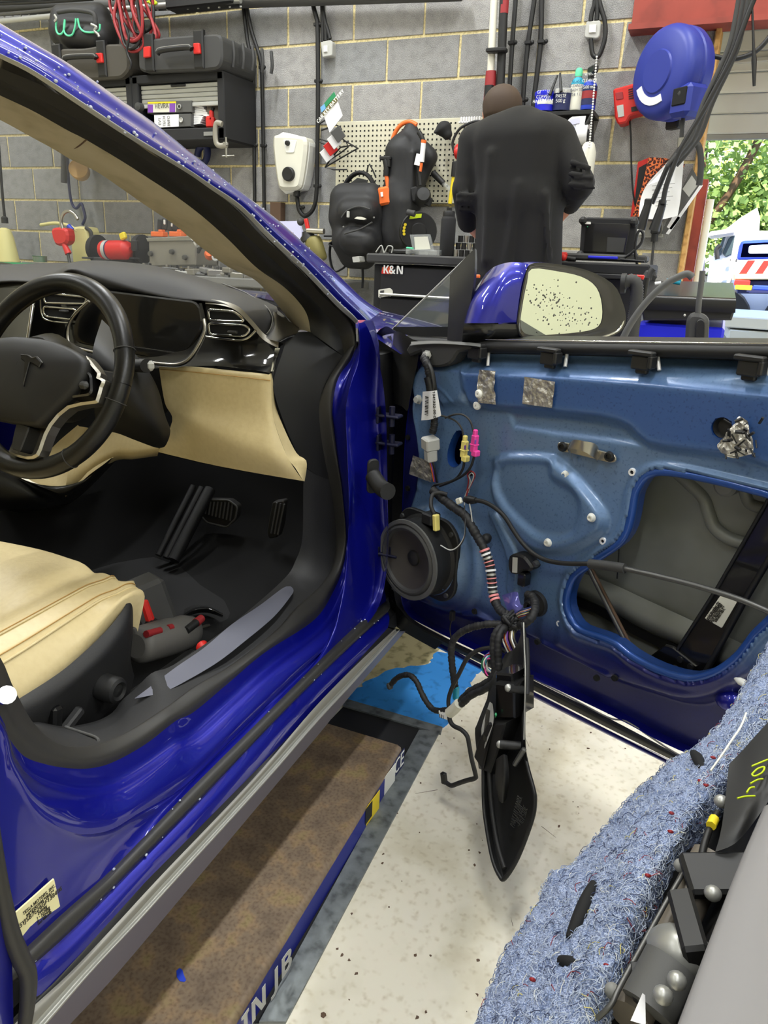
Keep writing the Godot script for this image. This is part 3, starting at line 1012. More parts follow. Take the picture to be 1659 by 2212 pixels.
	var silver_hi := p3([-.548,.288,-.3184,-.548,.2816,-.3843,-.546,.2768,-.4396,-.545,.277,-.512,-.545,.2777,-.5975,-.545,.2748,-.8101,-.545,.2859,-1.0067,-.545,.2822,-1.1799,-.545,.2703,-1.3641])
	var silver_mid := p3([-.54,.2661,-.324,-.54,.2691,-.3867,-.54,.2704,-.4451,-.54,.268,-.5189,-.54,.2689,-.6054,-.54,.269,-.8206,-.54,.2727,-.9978,-.54,.2699,-1.1702,-.54,.2696,-1.3681])
	var silver_lo := p3([-.539,.2561,-.3377,-.539,.2529,-.3965,-.539,.2562,-.4649,-.539,.2537,-.5442,-.539,.2536,-.6318,-.539,.2524,-.8443,-.539,.2576,-.9962,-.539,.2562,-1.169,-.539,.2607,-1.3827])
	var skirt := p3([-.545,.2118,-.3591,-.545,.2087,-.4298,-.545,.204,-.5039,-.545,.2084,-.6565,-.545,.2159,-.8921,-.545,.2193,-1.0289,-.545,.2256,-1.1455,-.545,.2325,-1.4392])
	var under := []
	for p in skirt:
		under.append(p + V(-.5,.0,0))
	var bulge := func(a: Array, b: Array, f: float, off: Vector3) -> Array:
		var x := even(a, 60)
		var y := even(b, 60)
		var out := []
		for i in 60:
			out.append(x[i].lerp(y[i], f) + off)
		return out
	# blue body
	var s := put("sill", [[loft([seal_out, bulge.call(seal_out, step, .12, V(.004,-.016,0)), bulge.call(seal_out, step, .5, V(.004,.002,0)), bulge.call(seal_out, step, .85, V(.004,.006,0)), step], 140, 6), "car_paint"], [loft([step, bulge.call(step, ledge, .1, V(-.003,-.004,0)), bulge.call(step, ledge, .5, V(-.004,-.004,0)), ledge], 120, 4), "car_paint"], [loft([strip_front, bulge.call(strip_front, rocker, .5, V(.0035,.003,0)), rocker], 60, 5), "car_paint"],
		[loft([step.slice(16), bulge.call(step.slice(16), jamb, .4, V(0,0,-.06)), jamb], 50, 4), "car_paint"]], "", t)
	put("rubber_strip", loft([ledge, bulge.call(ledge, strip, .3, V(.006,.006,0)), bulge.call(ledge, strip, .75, V(.006,.006,0)), strip], 60, 5), "rubber", t)
	put("shut_gap", loft([rocker, silver_hi], 60, 1), "black", t)
	put("worn_trim", loft([silver_hi, bulge.call(silver_hi, silver_mid, .5, V(.002,.003,0)), silver_mid], 70, 3), "worn_trim", t)
	put("silver_trim", loft([silver_mid, bulge.call(silver_mid, silver_lo, .35, V(-.002,-.003,0)), bulge.call(silver_mid, silver_lo, .7, V(.004,.003,0)), silver_lo], 70, 3), "silver_trim", t)
	put("skirt", [[loft([silver_lo, skirt], 60, 1), "skirt_grey"], [loft([skirt, under], 30, 1), "black"]], "", t)
	# seal and trims
	put("door_seal", [[loft([seal_in, bulge.call(seal_in, seal_out, .25, V(.002,.010,.004)), bulge.call(seal_in, seal_out, .65, V(.008,.010,.006)), seal_out], 140, 6), "rubber"], [loft([pil_mid, bulge.call(pil_mid, pil_out, .5, V(.012,.004,.004)), pil_out], 80, 5), "rubber"]], "", t)
	put("sill_trim", loft([trim_in, bulge.call(trim_in, seal_in.slice(3, 21), .5, V(.0,-.002,0)), seal_in.slice(3, 21)], 100, 4), "grain_plastic", t)
	put("pillar_trim", [[loft([trim_up, bulge.call(trim_up, seal_in.slice(20), .5, V(0,0,.006)), seal_in.slice(20)], 40, 4), "black_plastic"], [loft([[V(-.735,.9025,-1.3187), V(-.722,.876,-1.3372), V(-.71,.8516,-1.3447)], [V(-.735,.9003,-1.3243), V(-.708,.8902,-1.3418), V(-.675,.8544,-1.3556)]], 12, 3), "black_plastic"], [loft([pil_in, bulge.call(pil_in, pil_mid, .5, V(.006,0,.006)), pil_mid], 80, 4), "black_plastic"]], "", t)
	put("cream_pillar_trim", [[loft([pil_in, bulge.call(pil_in, p3([-.8,.8945,-1.3918,-.81,.9148,-1.3711,-.82,.9467,-1.3408,-.83,.9935,-1.2799,-.835,1.0178,-1.1993,-.843,1.0488,-1.1322,-.85,1.0827,-1.0714,-.86,1.1122,-1.0062,-.867,1.1299,-.9706,-.873,1.1503,-.9237,-.88,1.1613,-.8852,-.883,1.1703,-.8616,-.89,1.1826,-.8278,-.9,1.1975,-.7886,-.92,1.2188,-.7284]), .5, V(.0,.004,.012)), p3([-.8,.8945,-1.3918,-.81,.9148,-1.3711,-.82,.9467,-1.3408,-.83,.9935,-1.2799,-.835,1.0178,-1.1993,-.843,1.0488,-1.1322,-.85,1.0827,-1.0714,-.86,1.1122,-1.0062,-.867,1.1299,-.9706,-.873,1.1503,-.9237,-.88,1.1613,-.8852,-.883,1.1703,-.8616,-.89,1.1826,-.8278,-.9,1.1975,-.7886,-.92,1.2188,-.7284])], 80, 5), "cream_trim"]], "", t)
	put("trim_seam", nb().tube(cr(p3([-.803,1.1795,-.8376,-.84,1.173,-.8561,-.872,1.1714,-.8668,-.881,1.1704,-.8622]), 4), .0012, 6), "brown", t)
	put("gloss_strip", loft([pil_out, chrome_lo], 80, 1), "gloss_black", t)
	put("chrome_strip", loft([chrome_lo, bulge.call(chrome_lo, chrome_hi, .5, V(.003,.001,.001)), chrome_hi], 80, 4), "silver_trim", t)
	put("windscreen_pillar", loft([chrome_hi, bulge.call(chrome_hi, rail_mid, .5, V(.008,.0,.004)), rail_mid, bulge.call(rail_mid, rail_out, .5, V(.006,.004,.004)), rail_out, bulge.call(rail_out, rail_out, .5, V(-.05,-.01,-.02))], 90, 5), "car_paint", t)
	# rain standing on the pillar and the sill strip
	var r := RandomNumberGenerator.new()
	r.seed = 6
	var drops := nb()
	for set_of in [[rail_mid, rail_out, 110, .0015], [chrome_hi, rail_mid, 60, .0014], [chrome_lo, chrome_hi, 50, .0018], [ledge, strip, 70, .0016]]:
		var a := even(set_of[0], 200)
		var b := even(set_of[1], 200)
		for i in set_of[2]:
			var k := r.randi() % 190 + 5
			var q: float = set_of[3] * r.randf_range(.4, 1.2)
			drops.ball(a[k].lerp(b[k], r.randf()) + V(.003,.003,.001), V(q, q, q * 1.3), 8, 5)
	put("raindrops", drops, "droplet", t).set_meta("kind", "stuff")
	# metal kick plate with its raised word
	var pl_hi := p3([-.722,.3871,-1.2187,-.729,.3887,-1.2009,-.733,.3836,-1.122,-.733,.3857,-1.0265,-.733,.3789,-.9421,-.733,.3805,-.8667,-.733,.3786,-.7982,-.733,.3782,-.7684])
	var pl_lo := p3([-.718,.3864,-1.2176,-.705,.3881,-1.2029,-.69,.3933,-1.1646,-.682,.3847,-1.0892,-.68,.3824,-.9925,-.682,.3801,-.912,-.69,.3826,-.8359,-.705,.3796,-.7975,-.731,.3792,-.7662])
	for l in [pl_hi, pl_lo]:
		for i in l.size():
			l[i] += V(.003,.011,.003)
	put("kick_plate", loft([pl_hi, pl_lo], 50, 3), "kick_metal", t)
	var pc := V(-.705,.3661,-1.0143) + V(.003,.0125,.003)
	letters("MODEL  S", .024, pc, V(.0,0,-1), V(-.86,.5,0), "silver_trim", t, "raised_lettering")
	# cover cap and clip at the foot of the seat
	put("trim_clip", nb().tube(cr(p3([-.78,.3785,-.6741,-.75,.3825,-.6704,-.7,.4011,-.6522,-.68,.41,-.6392]), 4), .0022, 6), "dark_grey", t)
	# certification label on the door pillar
	var lab := p3([-.583,.3768,-.4039,-.583,.3759,-.4612,-.583,.3334,-.4642,-.583,.3336,-.4081])
	var lb := nb()
	for i in 4:
		lab[i].x += .004
	lb.quad(lab[0], lab[1], lab[2], lab[3])
	for i in 4:
		var a: Vector3 = lab[i]
		var c: Vector3 = lab[(i + 1) % 4]
		lb.quad(a, c, c - V(.002,0,0), a - V(.002,0,0))
	var sticker := put("certification_label", lb, "label_cream", t)
	var lx: Vector3 = (lab[1] - lab[0]).normalized()
	var ly: Vector3 = (lab[0] - lab[3]).normalized()
	var lc: Vector3 = (lab[0] + lab[1] + lab[2] + lab[3]) / 4.0 + V(.0008,0,0)
	var lh: float = (lab[0] - lab[3]).length()
	var li := 0
	for row in [["TESLA MOTORS, INC.", .30, .0085], ["e4*2007/46*0667*", .17, .008], ["5YJSB7E26GF138496", .04, .0115], ["2640kg", -.09, .007], ["1 - 1278kg", -.2, .007], ["2 - 1500kg", -.3, .007], ["MAX 000 200", -.4, .006]]:
		letters(row[0], row[2] * .5, lc + ly * lh * row[1] + lx * .006, lx, ly, "label_text", sticker, "lettering", "Droid Sans", false, .85)
		li += 1
	# striker pin on the door pillar
	put("striker", nb().tube(PV([V(-.7,.5402,-.5055), V(-.64,.5839,-.4808)]), .007, 14).tube(PV([V(-.64,.5839,-.4808), V(-.635,.5877,-.4788)]), .010, 14), "chrome", t)
	# edge seal of the rear door, at the left of the view
	put("rear_door_seal", nb().tube(cr(p3([-.555,.5666,-.3835,-.55,.4604,-.3783,-.545,.4021,-.377,-.54,.3647,-.3799,-.535,.3441,-.381,-.53,.3207,-.3731,-.53,.2822,-.3618]), 5), PackedFloat32Array(range(31).map(func(i: int) -> float: return .006 + .003 * sin(i * .1))), 10), "rubber", t)
	# the hinges and the grommet in the shut line
	for p in p3([-.585,.7472,-1.3365,-.585,.6896,-1.3415,-.585,.4399,-1.3636]):
		var hb := nb()
		hb.box(p + V(.012,0,-.02), V(.05,.006,.03), .002)
		hb.box(p + V(-.008,0,-.02), V(.006,.034,.03), .002)
		hb.tube(PV([p + V(.02,-.02,-.015), p + V(.02,.02,-.015)]), .006, 10)
		put("hinge", hb, "hinge_shade_navy", t)  # dark navy puts the shut line shade into the hinge colour
	var gb := nb()
	var gp := PackedVector3Array()
	var gr := PackedFloat32Array()
	for i in 25:
		gp.append(V(-.57,.641,-1.2811).lerp(V(-.52,.628,-1.2401), i / 24.0) + V(0, -.006 * sin(PI * i / 24.0), 0))
		gr.append(.0135 + (.003 if i % 2 == 0 else .0))
	gb.tube(gp, gr, 14)
	gb.at(Transform3D(Basis.from_euler(V(0,.9,0)), V(-.575,.6386,-1.2879))).prism(rounded([U(-.012,-.035), U(.012,-.035), U(.012,.035), U(-.012,.035)], .011), .0, .006, .002)
	put("cable_gaiter", gb, "dark_rubber", t)


func car_shell(t: Node3D) -> void:
	# roof and glass, bonnet and wings, floor and far side
	var a := PV([V(-.80,1.275,-.62), V(-.85,1.36,-.2), V(-.86,1.38,.4), V(-.84,1.32,1.0), V(-.8,1.2,1.6)])
	var rows := []
	for k in 13:
		var f := k / 12.0
		var x := lerpf(-.80, -2.14, f)
		var up := .07 * sin(PI * f)
		var row := PackedVector3Array()
		for p in a:
			row.append(V(x + (p.x + .8) * (1.0 - 2.0 * f), p.y + up, p.z - .12 * sin(PI * f) * (1.0 if p.z < -.3 else .0)))
		rows.append(row)
	put("roof", [[nb().grid(rows), "car_paint"], [nb().grid(rows.map(func(r: PackedVector3Array) -> PackedVector3Array: return PackedVector3Array(Array(r).map(func(p: Vector3) -> Vector3: return p - V(0,.035,0))))), "cream_trim"]], "", t)
	var glass := []
	for k in 13:
		var f := k / 12.0
		var up := sin(PI * f)
		var row := PackedVector3Array()
		for g in 8:
			var q := g / 7.0
			var p: Vector3 = V(-.80,1.275,-.62).lerp(V(-.70,.90,-1.43), q) + V(0, .035 * sin(PI * q), 0)
			row.append(V(lerpf(p.x - .01, -2.94 - p.x + .01, f), p.y + .06 * up * (1.0 - q), p.z - (.12 + .2 * q) * up))
		glass.append(row)
	put("windscreen", nb().grid(glass), "pane", t)
	var hood := []
	for k in 21:
		var f := k / 20.0
		var up := sin(PI * f)
		var row := PackedVector3Array()
		for g in 14:
			var q := g / 13.0
			var z := lerpf(-1.47 - .32 * up, -3.0 - .22 * up, q)
			row.append(V(lerpf(-.60, -2.34, f), lerpf(.885, .66, q * q) + .06 * up * (1.0 - q * .4) - .03 * pow(absf(f * 2.0 - 1.0), 8.0), z))
		hood.append(row)
	put("bonnet", nb().grid(hood), "car_paint", t)
	var wing := func(sgn: float) -> B:
		var ws := []
		for q in [[.60, .885, -1.47], [.555, .84, -1.455], [.535, .72, -1.45], [.53, .5, -1.45], [.55, .3, -1.45]]:
			var row := PackedVector3Array()
			for g in 12:
				var f := g / 11.0
				var x: float = -q[0] - .1 * f * f
				if sgn < .0:
					x = -2.94 - x
				row.append(V(x, q[1] - .18 * f * f * (1.0 if q[1] > .6 else .2), lerpf(q[2], -3.05, f)))
			ws.append(row)
		return nb().grid(ws)
	put("wing", wing.call(1.0), "car_paint", t)
	put("wing", wing.call(-1.0), "car_paint", t)
	put("nose", nb().box(V(-1.47,.45,-3.1), V(1.6,.4,.2), .09), "car_paint", t)
	# a strip of cowl, and the corner where bonnet, wing and pillar meet
	var sh := nb()
	sh.box(V(-1.47,.22,-.3), V(1.75,.04,3.0))                      # floor pan
	sh.box(V(-1.47,.5,-2.06), V(1.75,.6,.04))                      # bulkhead
	sh.box(V(-1.47,.6,1.5), V(1.7,.8,.04))
	sh.box(V(-2.33,.5,-.2), V(.05,.75,3.3))
	sh.box(V(-.66,.5,-1.78), V(.03,.7,.62))
	put("underbody", sh, "matt_black", t)
	put("far_door", nb().box(V(-2.28,.6,-.3), V(.04,.6,2.2), .01), "cream_leather", t)
	put("carpet", loft([[V(-.755,.36,-.35), V(-.755,.345,-1.0), V(-.745,.35,-1.3), V(-.72,.4,-1.55)], [V(-.79,.262,-.35), V(-.79,.258,-1.0), V(-.785,.262,-1.38), V(-.76,.35,-1.8)], [V(-1.1,.25,-.35), V(-1.1,.25,-1.0), V(-1.1,.255,-1.5), V(-1.1,.5,-2.0)], [V(-1.4,.25,-.35), V(-1.4,.25,-1.0), V(-1.4,.26,-1.5), V(-1.4,.5,-2.0)], [V(-1.43,.5,-.35), V(-1.43,.46,-1.0), V(-1.45,.5,-1.5), V(-1.45,.7,-2.0)]], 30, 3), "carpet", t)
	# rear wheel arch side of the body, behind the rear door edge
	put("rear_door", loft([p3([-.56,.6624,-.3882,-.55,.5273,-.3682,-.548,.3995,-.3781,-.53,.261,-.3473]), p3([-.52,.7376,-.2777,-.5,.6462,-.2476,-.5,.5698,-.2332,-.5,.4582,-.2122])], 20, 2), "car_paint", t)


func dashboard(t: Node3D) -> void:
	var d := Node3D.new()
	d.name = "dashboard"
	t.add_child(d)
	# the padded top, from the windscreen side over to the driver's side
	var far := p3([-2.3171,.9417,-1.62,-1.9152,.982,-1.62,-1.63,.9991,-1.6,-1.4971,1.0086,-1.58,-1.3378,1.0046,-1.57,-1.2089,.9903,-1.55,-1.0933,.9726,-1.52,-.9899,.9563,-1.48,-.9099,.9413,-1.44])
	var ridge := p3([-2.0054,.9445,-1.4,-1.6342,.9769,-1.38,-1.4299,.9918,-1.36,-1.3411,1.0092,-1.33,-1.2606,1.0123,-1.33,-1.1339,1.004,-1.33,-1.0378,.9914,-1.33,-.9641,.9763,-1.34,-.8852,.9603,-1.34,-.8196,.9387,-1.34])
	var lip := p3([-1.8418,.9205,-1.28,-1.5194,.9619,-1.28,-1.366,.9692,-1.27,-1.275,.9981,-1.25,-1.2124,.9897,-1.25,-1.0925,.968,-1.25,-1.0003,.9567,-1.25,-.9332,.9551,-1.25,-.8684,.9484,-1.25,-.8215,.9237,-1.25,-.7908,.8955,-1.25])
	var edge := p3([-1.8735,.9072,-1.3,-1.5448,.9511,-1.3,-1.378,.9607,-1.28,-1.2867,.9863,-1.26,-1.2254,.961,-1.26,-1.1024,.9544,-1.26,-1.0086,.9505,-1.26,-.9409,.9491,-1.26,-.8756,.9389,-1.26,-.8336,.9153,-1.26,-.8024,.8895,-1.26])
	put("top_pad", loft([far, ridge, lip, edge], 90, 5), "dash_vinyl", d)
	put("end_pad", loft([[V(-.8845,.949,-1.4), V(-.8187,.9268,-1.36), V(-.7868,.9169,-1.33)], [V(-.8181,.9361,-1.32), V(-.7874,.9161,-1.27), V(-.7845,.8959,-1.24)], [V(-.7691,.9208,-1.3), V(-.7317,.9022,-1.22), V(-.7345,.8928,-1.2)], [V(-.7473,.91,-1.3), V(-.7187,.9042,-1.24), V(-.7348,.8877,-1.22)]], 14, 5), "black_leather", d)
	put("stitching", nb().tube(cr(p3([-.995,.9793,-1.4,-.9162,.9651,-1.37,-.8459,.9465,-1.33,-.8017,.9298,-1.29,-.7792,.9128,-1.25,-.7834,.8994,-1.24]), 6), .0012, 5), "mid_grey", d)
	# gloss face
	put("fascia", [[loft([p3([-1.8678,.9297,-1.3,-1.5443,.9543,-1.3,-1.3081,.9776,-1.28,-1.1106,.9593,-1.27,-.9445,.9522,-1.265,-.8557,.933,-1.262,-.7971,.892,-1.255,-.7673,.8773,-1.25]), p3([-1.8646,.7734,-1.27,-1.5346,.8116,-1.27,-1.307,.831,-1.26,-1.1034,.8436,-1.25,-.9305,.8587,-1.24,-.8398,.8534,-1.235,-.7841,.8455,-1.23,-.7614,.8519,-1.23]), p3([-1.8739,.6801,-1.26,-1.5383,.7257,-1.26,-1.3075,.7503,-1.25,-1.0894,.8038,-1.23,-.9171,.8302,-1.22,-.8269,.8336,-1.215,-.7768,.8336,-1.21,-.7584,.8319,-1.21])], 60, 5), "gloss_black"]], "", d)
	put("fascia_edge", loft([p3([-.9358,.9557,-1.255,-.8896,.9541,-1.25,-.8512,.9461,-1.248,-.8189,.9224,-1.246,-.7875,.8991,-1.24,-.7521,.8887,-1.232]), p3([-.9292,.9466,-1.25,-.8864,.9458,-1.245,-.8533,.9384,-1.243,-.821,.9156,-1.241,-.7886,.8899,-1.235,-.7508,.8772,-1.228])], 40, 2), "satin_metal", d)
	put("end_strip", loft([p3([-.7566,.8769,-1.226,-.7584,.8573,-1.222,-.7563,.8355,-1.21]), p3([-.7431,.8784,-1.222,-.7479,.8587,-1.218,-.7478,.8368,-1.206])], 10, 1), "chrome", d)
	# air vents: dark mouths with bright frames
	for v in [[q3(-1.238,[-.912,.9376,-.8552,.9377,-.8396,.9301,-.8283,.9205,-.9086,.9168]), q3(-1.238,[-.9121,.9113,-.8296,.9135,-.8151,.9059,-.8291,.8927,-.9098,.8902])], [q3(-1.252,[-1.3531,.945,-1.2326,.942,-1.2368,.9285,-1.3535,.9236]), q3(-1.252,[-1.3588,.9154,-1.2643,.9153,-1.2802,.893,-1.3497,.8943,-1.3598,.8996])]]:
		for w in v:
			var mid := Vector3.ZERO
			for p in w:
				mid += p / w.size()
			var loop := []
			for p in w:
				loop.append(U(p.x, p.y))
			loop = rounded(loop, .008)
			var fr := put("vent_frame", nb().tube(cr(Array(loop).map(func(p: Vector2) -> Vector3: return V(p.x, p.y, mid.z + .004)) + [V(loop[0].x, loop[0].y, mid.z + .004)], 1), .0026, 8, false), "chrome", d)
			fr.name = fr.name
			put("vent", nb().prism(loop, mid.z - .006, mid.z + .001), "matt_black", d)
	put("vent_tab", nb().box(V(-.8517,.8996,-1.228), V(.022,.005,.01), .002).box(V(-1.2942,.9101,-1.242), V(.022,.005,.01), .002), "charcoal", d)
	put("vent_trim", nb().tube(cr(p3([-.9196,.8851,-1.236,-.8595,.8837,-1.234,-.8241,.8883,-1.232,-.8019,.9055,-1.232]), 6), .0028, 8), "chrome", d)
	put("vent_trim", nb().tube(cr(p3([-1.3671,.9423,-1.252,-1.3705,.9009,-1.252,-1.3514,.8864,-1.25,-1.2872,.8848,-1.25]), 6), .0024, 8), "chrome", d)
	# instrument screen with its bright bezel
	var scr := rounded(p2([-1.2112,.9603,-.9392,.9499,-.9316,.9036,-.9705,.8508,-1.0597,.8292,-1.2743,.8453,-1.2732,.8845]), .02)
	put("instrument_screen", nb().prism(scr, -1.262, -1.242, .003), "gloss_black", d)
	put("screen_bezel", loft([p3([-1.217,.934,-1.235,-1.2598,.8955,-1.232,-1.2719,.8514,-1.228,-1.2136,.8402,-1.22,-1.0712,.8339,-1.212,-1.0071,.8307,-1.208,-.9686,.8362,-1.206,-.9386,.8523,-1.206,-.9107,.8957,-1.21,-.917,.9191,-1.22,-.9333,.9478,-1.235]), p3([-1.1823,.9391,-1.2,-1.2373,.8988,-1.2,-1.2458,.8536,-1.19,-1.1799,.8372,-1.18,-1.0352,.8287,-1.17,-.9767,.8288,-1.168,-.93,.8331,-1.168,-.9001,.853,-1.17,-.8776,.8986,-1.18,-.8934,.9218,-1.2,-.908,.9503,-1.21])], 80, 2), "black_plastic", d)
	put("bezel_trim", nb().tube(cr(p3([-1.1848,.9388,-1.205,-1.2373,.8986,-1.205,-1.2394,.8537,-1.195,-1.1848,.8407,-1.188,-1.0434,.8341,-1.18,-.9847,.8323,-1.178,-.9404,.8365,-1.176,-.9115,.8547,-1.178,-.8879,.8973,-1.188,-.8966,.9216,-1.2]), 6), .0032, 8), "satin_metal", d)
	put("console_trim", nb().tube(cr(p3([-1.3691,.9503,-1.24,-1.366,.8989,-1.22,-1.3631,.8466,-1.2]), 4), .004, 8), "chrome", d)
	put("touch_screen", loft([p3([-1.6642,.9301,-1.27,-1.4958,.947,-1.27,-1.3854,.9511,-1.25]), q3(-1.2,[-1.6106,.7588,-1.4448,.7743,-1.3687,.8115])], 12, 1), "gloss_black", d)
	# the cream knee panel
	var k_top := p3([-1.0217,.8212,-1.215,-.928,.8291,-1.205,-.8378,.8308,-1.2,-.7742,.8318,-1.198,-.754,.8311,-1.198])
	var k_lip := p3([-1.015,.8165,-1.205,-.917,.8219,-1.19,-.8284,.8238,-1.186,-.7654,.8241,-1.184,-.743,.8238,-1.19])
	var k_mid := p3([-1.0143,.7465,-1.215,-.9285,.7509,-1.2,-.8369,.7557,-1.195,-.7602,.7573,-1.19,-.7461,.7519,-1.2])
	var k_low := p3([-1.0062,.707,-1.225,-.9121,.706,-1.19,-.8249,.7016,-1.175,-.7448,.6885,-1.18,-.716,.679,-1.2])
	var k_bot := p3([-1.0714,.6271,-1.25,-.9308,.6283,-1.225,-.8294,.6311,-1.21,-.7432,.6307,-1.21,-.6945,.6258,-1.225])
	put("knee_panel", [[loft([k_top, k_lip, k_mid, k_low, k_bot], 50, 5), "cream_leather"], [loft([k_bot, p3([-1.1573,.591,-1.35,-1.0259,.583,-1.35,-.9254,.5804,-1.35,-.8292,.58,-1.35,-.754,.5874,-1.33])], 10, 1), "black"]], "", d)
	put("panel_edge", loft([p3([-.754,.8311,-1.198,-.7431,.822,-1.19,-.7461,.7519,-1.2,-.716,.679,-1.2,-.7058,.6532,-1.214,-.6945,.6258,-1.225]), p3([-.7554,.8321,-1.21,-.7505,.8187,-1.21,-.7501,.7615,-1.22,-.7151,.6817,-1.23,-.6959,.6625,-1.24,-.7055,.6167,-1.25])], 30, 2), "cream_leather", d)
	put("stitching", nb().tube(cr(p3([-1.011,.8162,-1.203,-.9155,.8214,-1.188,-.827,.8233,-1.184,-.7641,.8236,-1.182,-.7432,.8224,-1.187]), 4), .0009, 5), "tan", d)
	put("lower_panel", loft([p3([-1.0629,.6571,-1.25,-1.1365,.6623,-1.27,-1.2357,.6459,-1.29,-1.3717,.6343,-1.32]), p3([-1.069,.6264,-1.25,-1.1368,.6086,-1.25,-1.2138,.59,-1.26,-1.3235,.5038,-1.22]), p3([-1.1579,.583,-1.35,-1.2284,.5651,-1.35,-1.3113,.5416,-1.36,-1.4277,.452,-1.33])], 20, 3), "cream_leather", d)
	put("lower_panel", loft([p3([-1.3877,.6309,-1.34,-1.4399,.5892,-1.33,-1.4748,.5498,-1.3,-1.5559,.5154,-1.27]), p3([-1.2067,.5932,-1.26,-1.2531,.5563,-1.24,-1.3235,.5038,-1.22,-1.4003,.5217,-1.2])], 14, 2), "cream_leather", d)
	# end cap of the dashboard, seen past the door opening
	put("end_cap", loft([[V(-.745,.8812,-1.2269), V(-.748,.8197,-1.2044), V(-.746,.7741,-1.2169), V(-.735,.6955,-1.2534), V(-.722,.641,-1.2828)], [V(-.742,.8969,-1.2802), V(-.735,.8103,-1.2861), V(-.73,.7648,-1.2868), V(-.722,.6881,-1.2977), V(-.715,.6338,-1.3092)]], 24, 3), "black_plastic", d)
	# column shroud and stalk
	put("column_shroud", loft([p3([-1.1017,.9107,-1.15,-1.039,.8722,-1.14,-.9958,.822,-1.15,-1.0049,.7702,-1.19,-1.005,.7213,-1.2]), p3([-1.0342,.8636,-1.05,-.9832,.8349,-1.05,-.9596,.7996,-1.08,-.954,.7503,-1.12,-.9669,.7029,-1.17]), p3([-1.0531,.7841,-1.06,-1.009,.7611,-1.07,-.9739,.7353,-1.09,-.966,.7015,-1.13,-.989,.6675,-1.18]), p3([-1.1389,.6851,-1.15,-1.0898,.6864,-1.15,-1.0609,.6716,-1.17,-1.0313,.6567,-1.19,-1.0304,.6496,-1.21])], 30, 5), "black_plastic", d)
	var st := put("stalk", nb().tube(PV([V(-1.0153,.8381,-1.1), V(-.969,.84,-1.09), V(-.941,.8431,-1.085)]), PackedFloat32Array([.012, .015, .016]), 14, true, .8), "black_plastic", d)
	put("stalk_button", nb().box(V(-.9196,.8467,-1.07), V(.012,.018,.014), .005), "light_grey", st)
	# centre console beside the footwell
	put("console", loft([p3([-1.4715,.6,-1.012,-1.4277,.56,-1.1406,-1.3868,.53,-1.1759,-1.3117,.5,-1.208,-1.3201,.5,-1.2442]), p3([-1.5037,.5,-1.0186,-1.4337,.47,-1.132,-1.3755,.47,-1.1967,-1.358,.47,-1.2635,-1.1875,.6,-1.2327]), p3([-1.632,.42,-1.0999,-1.518,.42,-1.1962,-1.461,.42,-1.2691,-1.4481,.42,-1.3615,-1.4214,.5,-1.4915])], 30, 3), "black_leather", d)


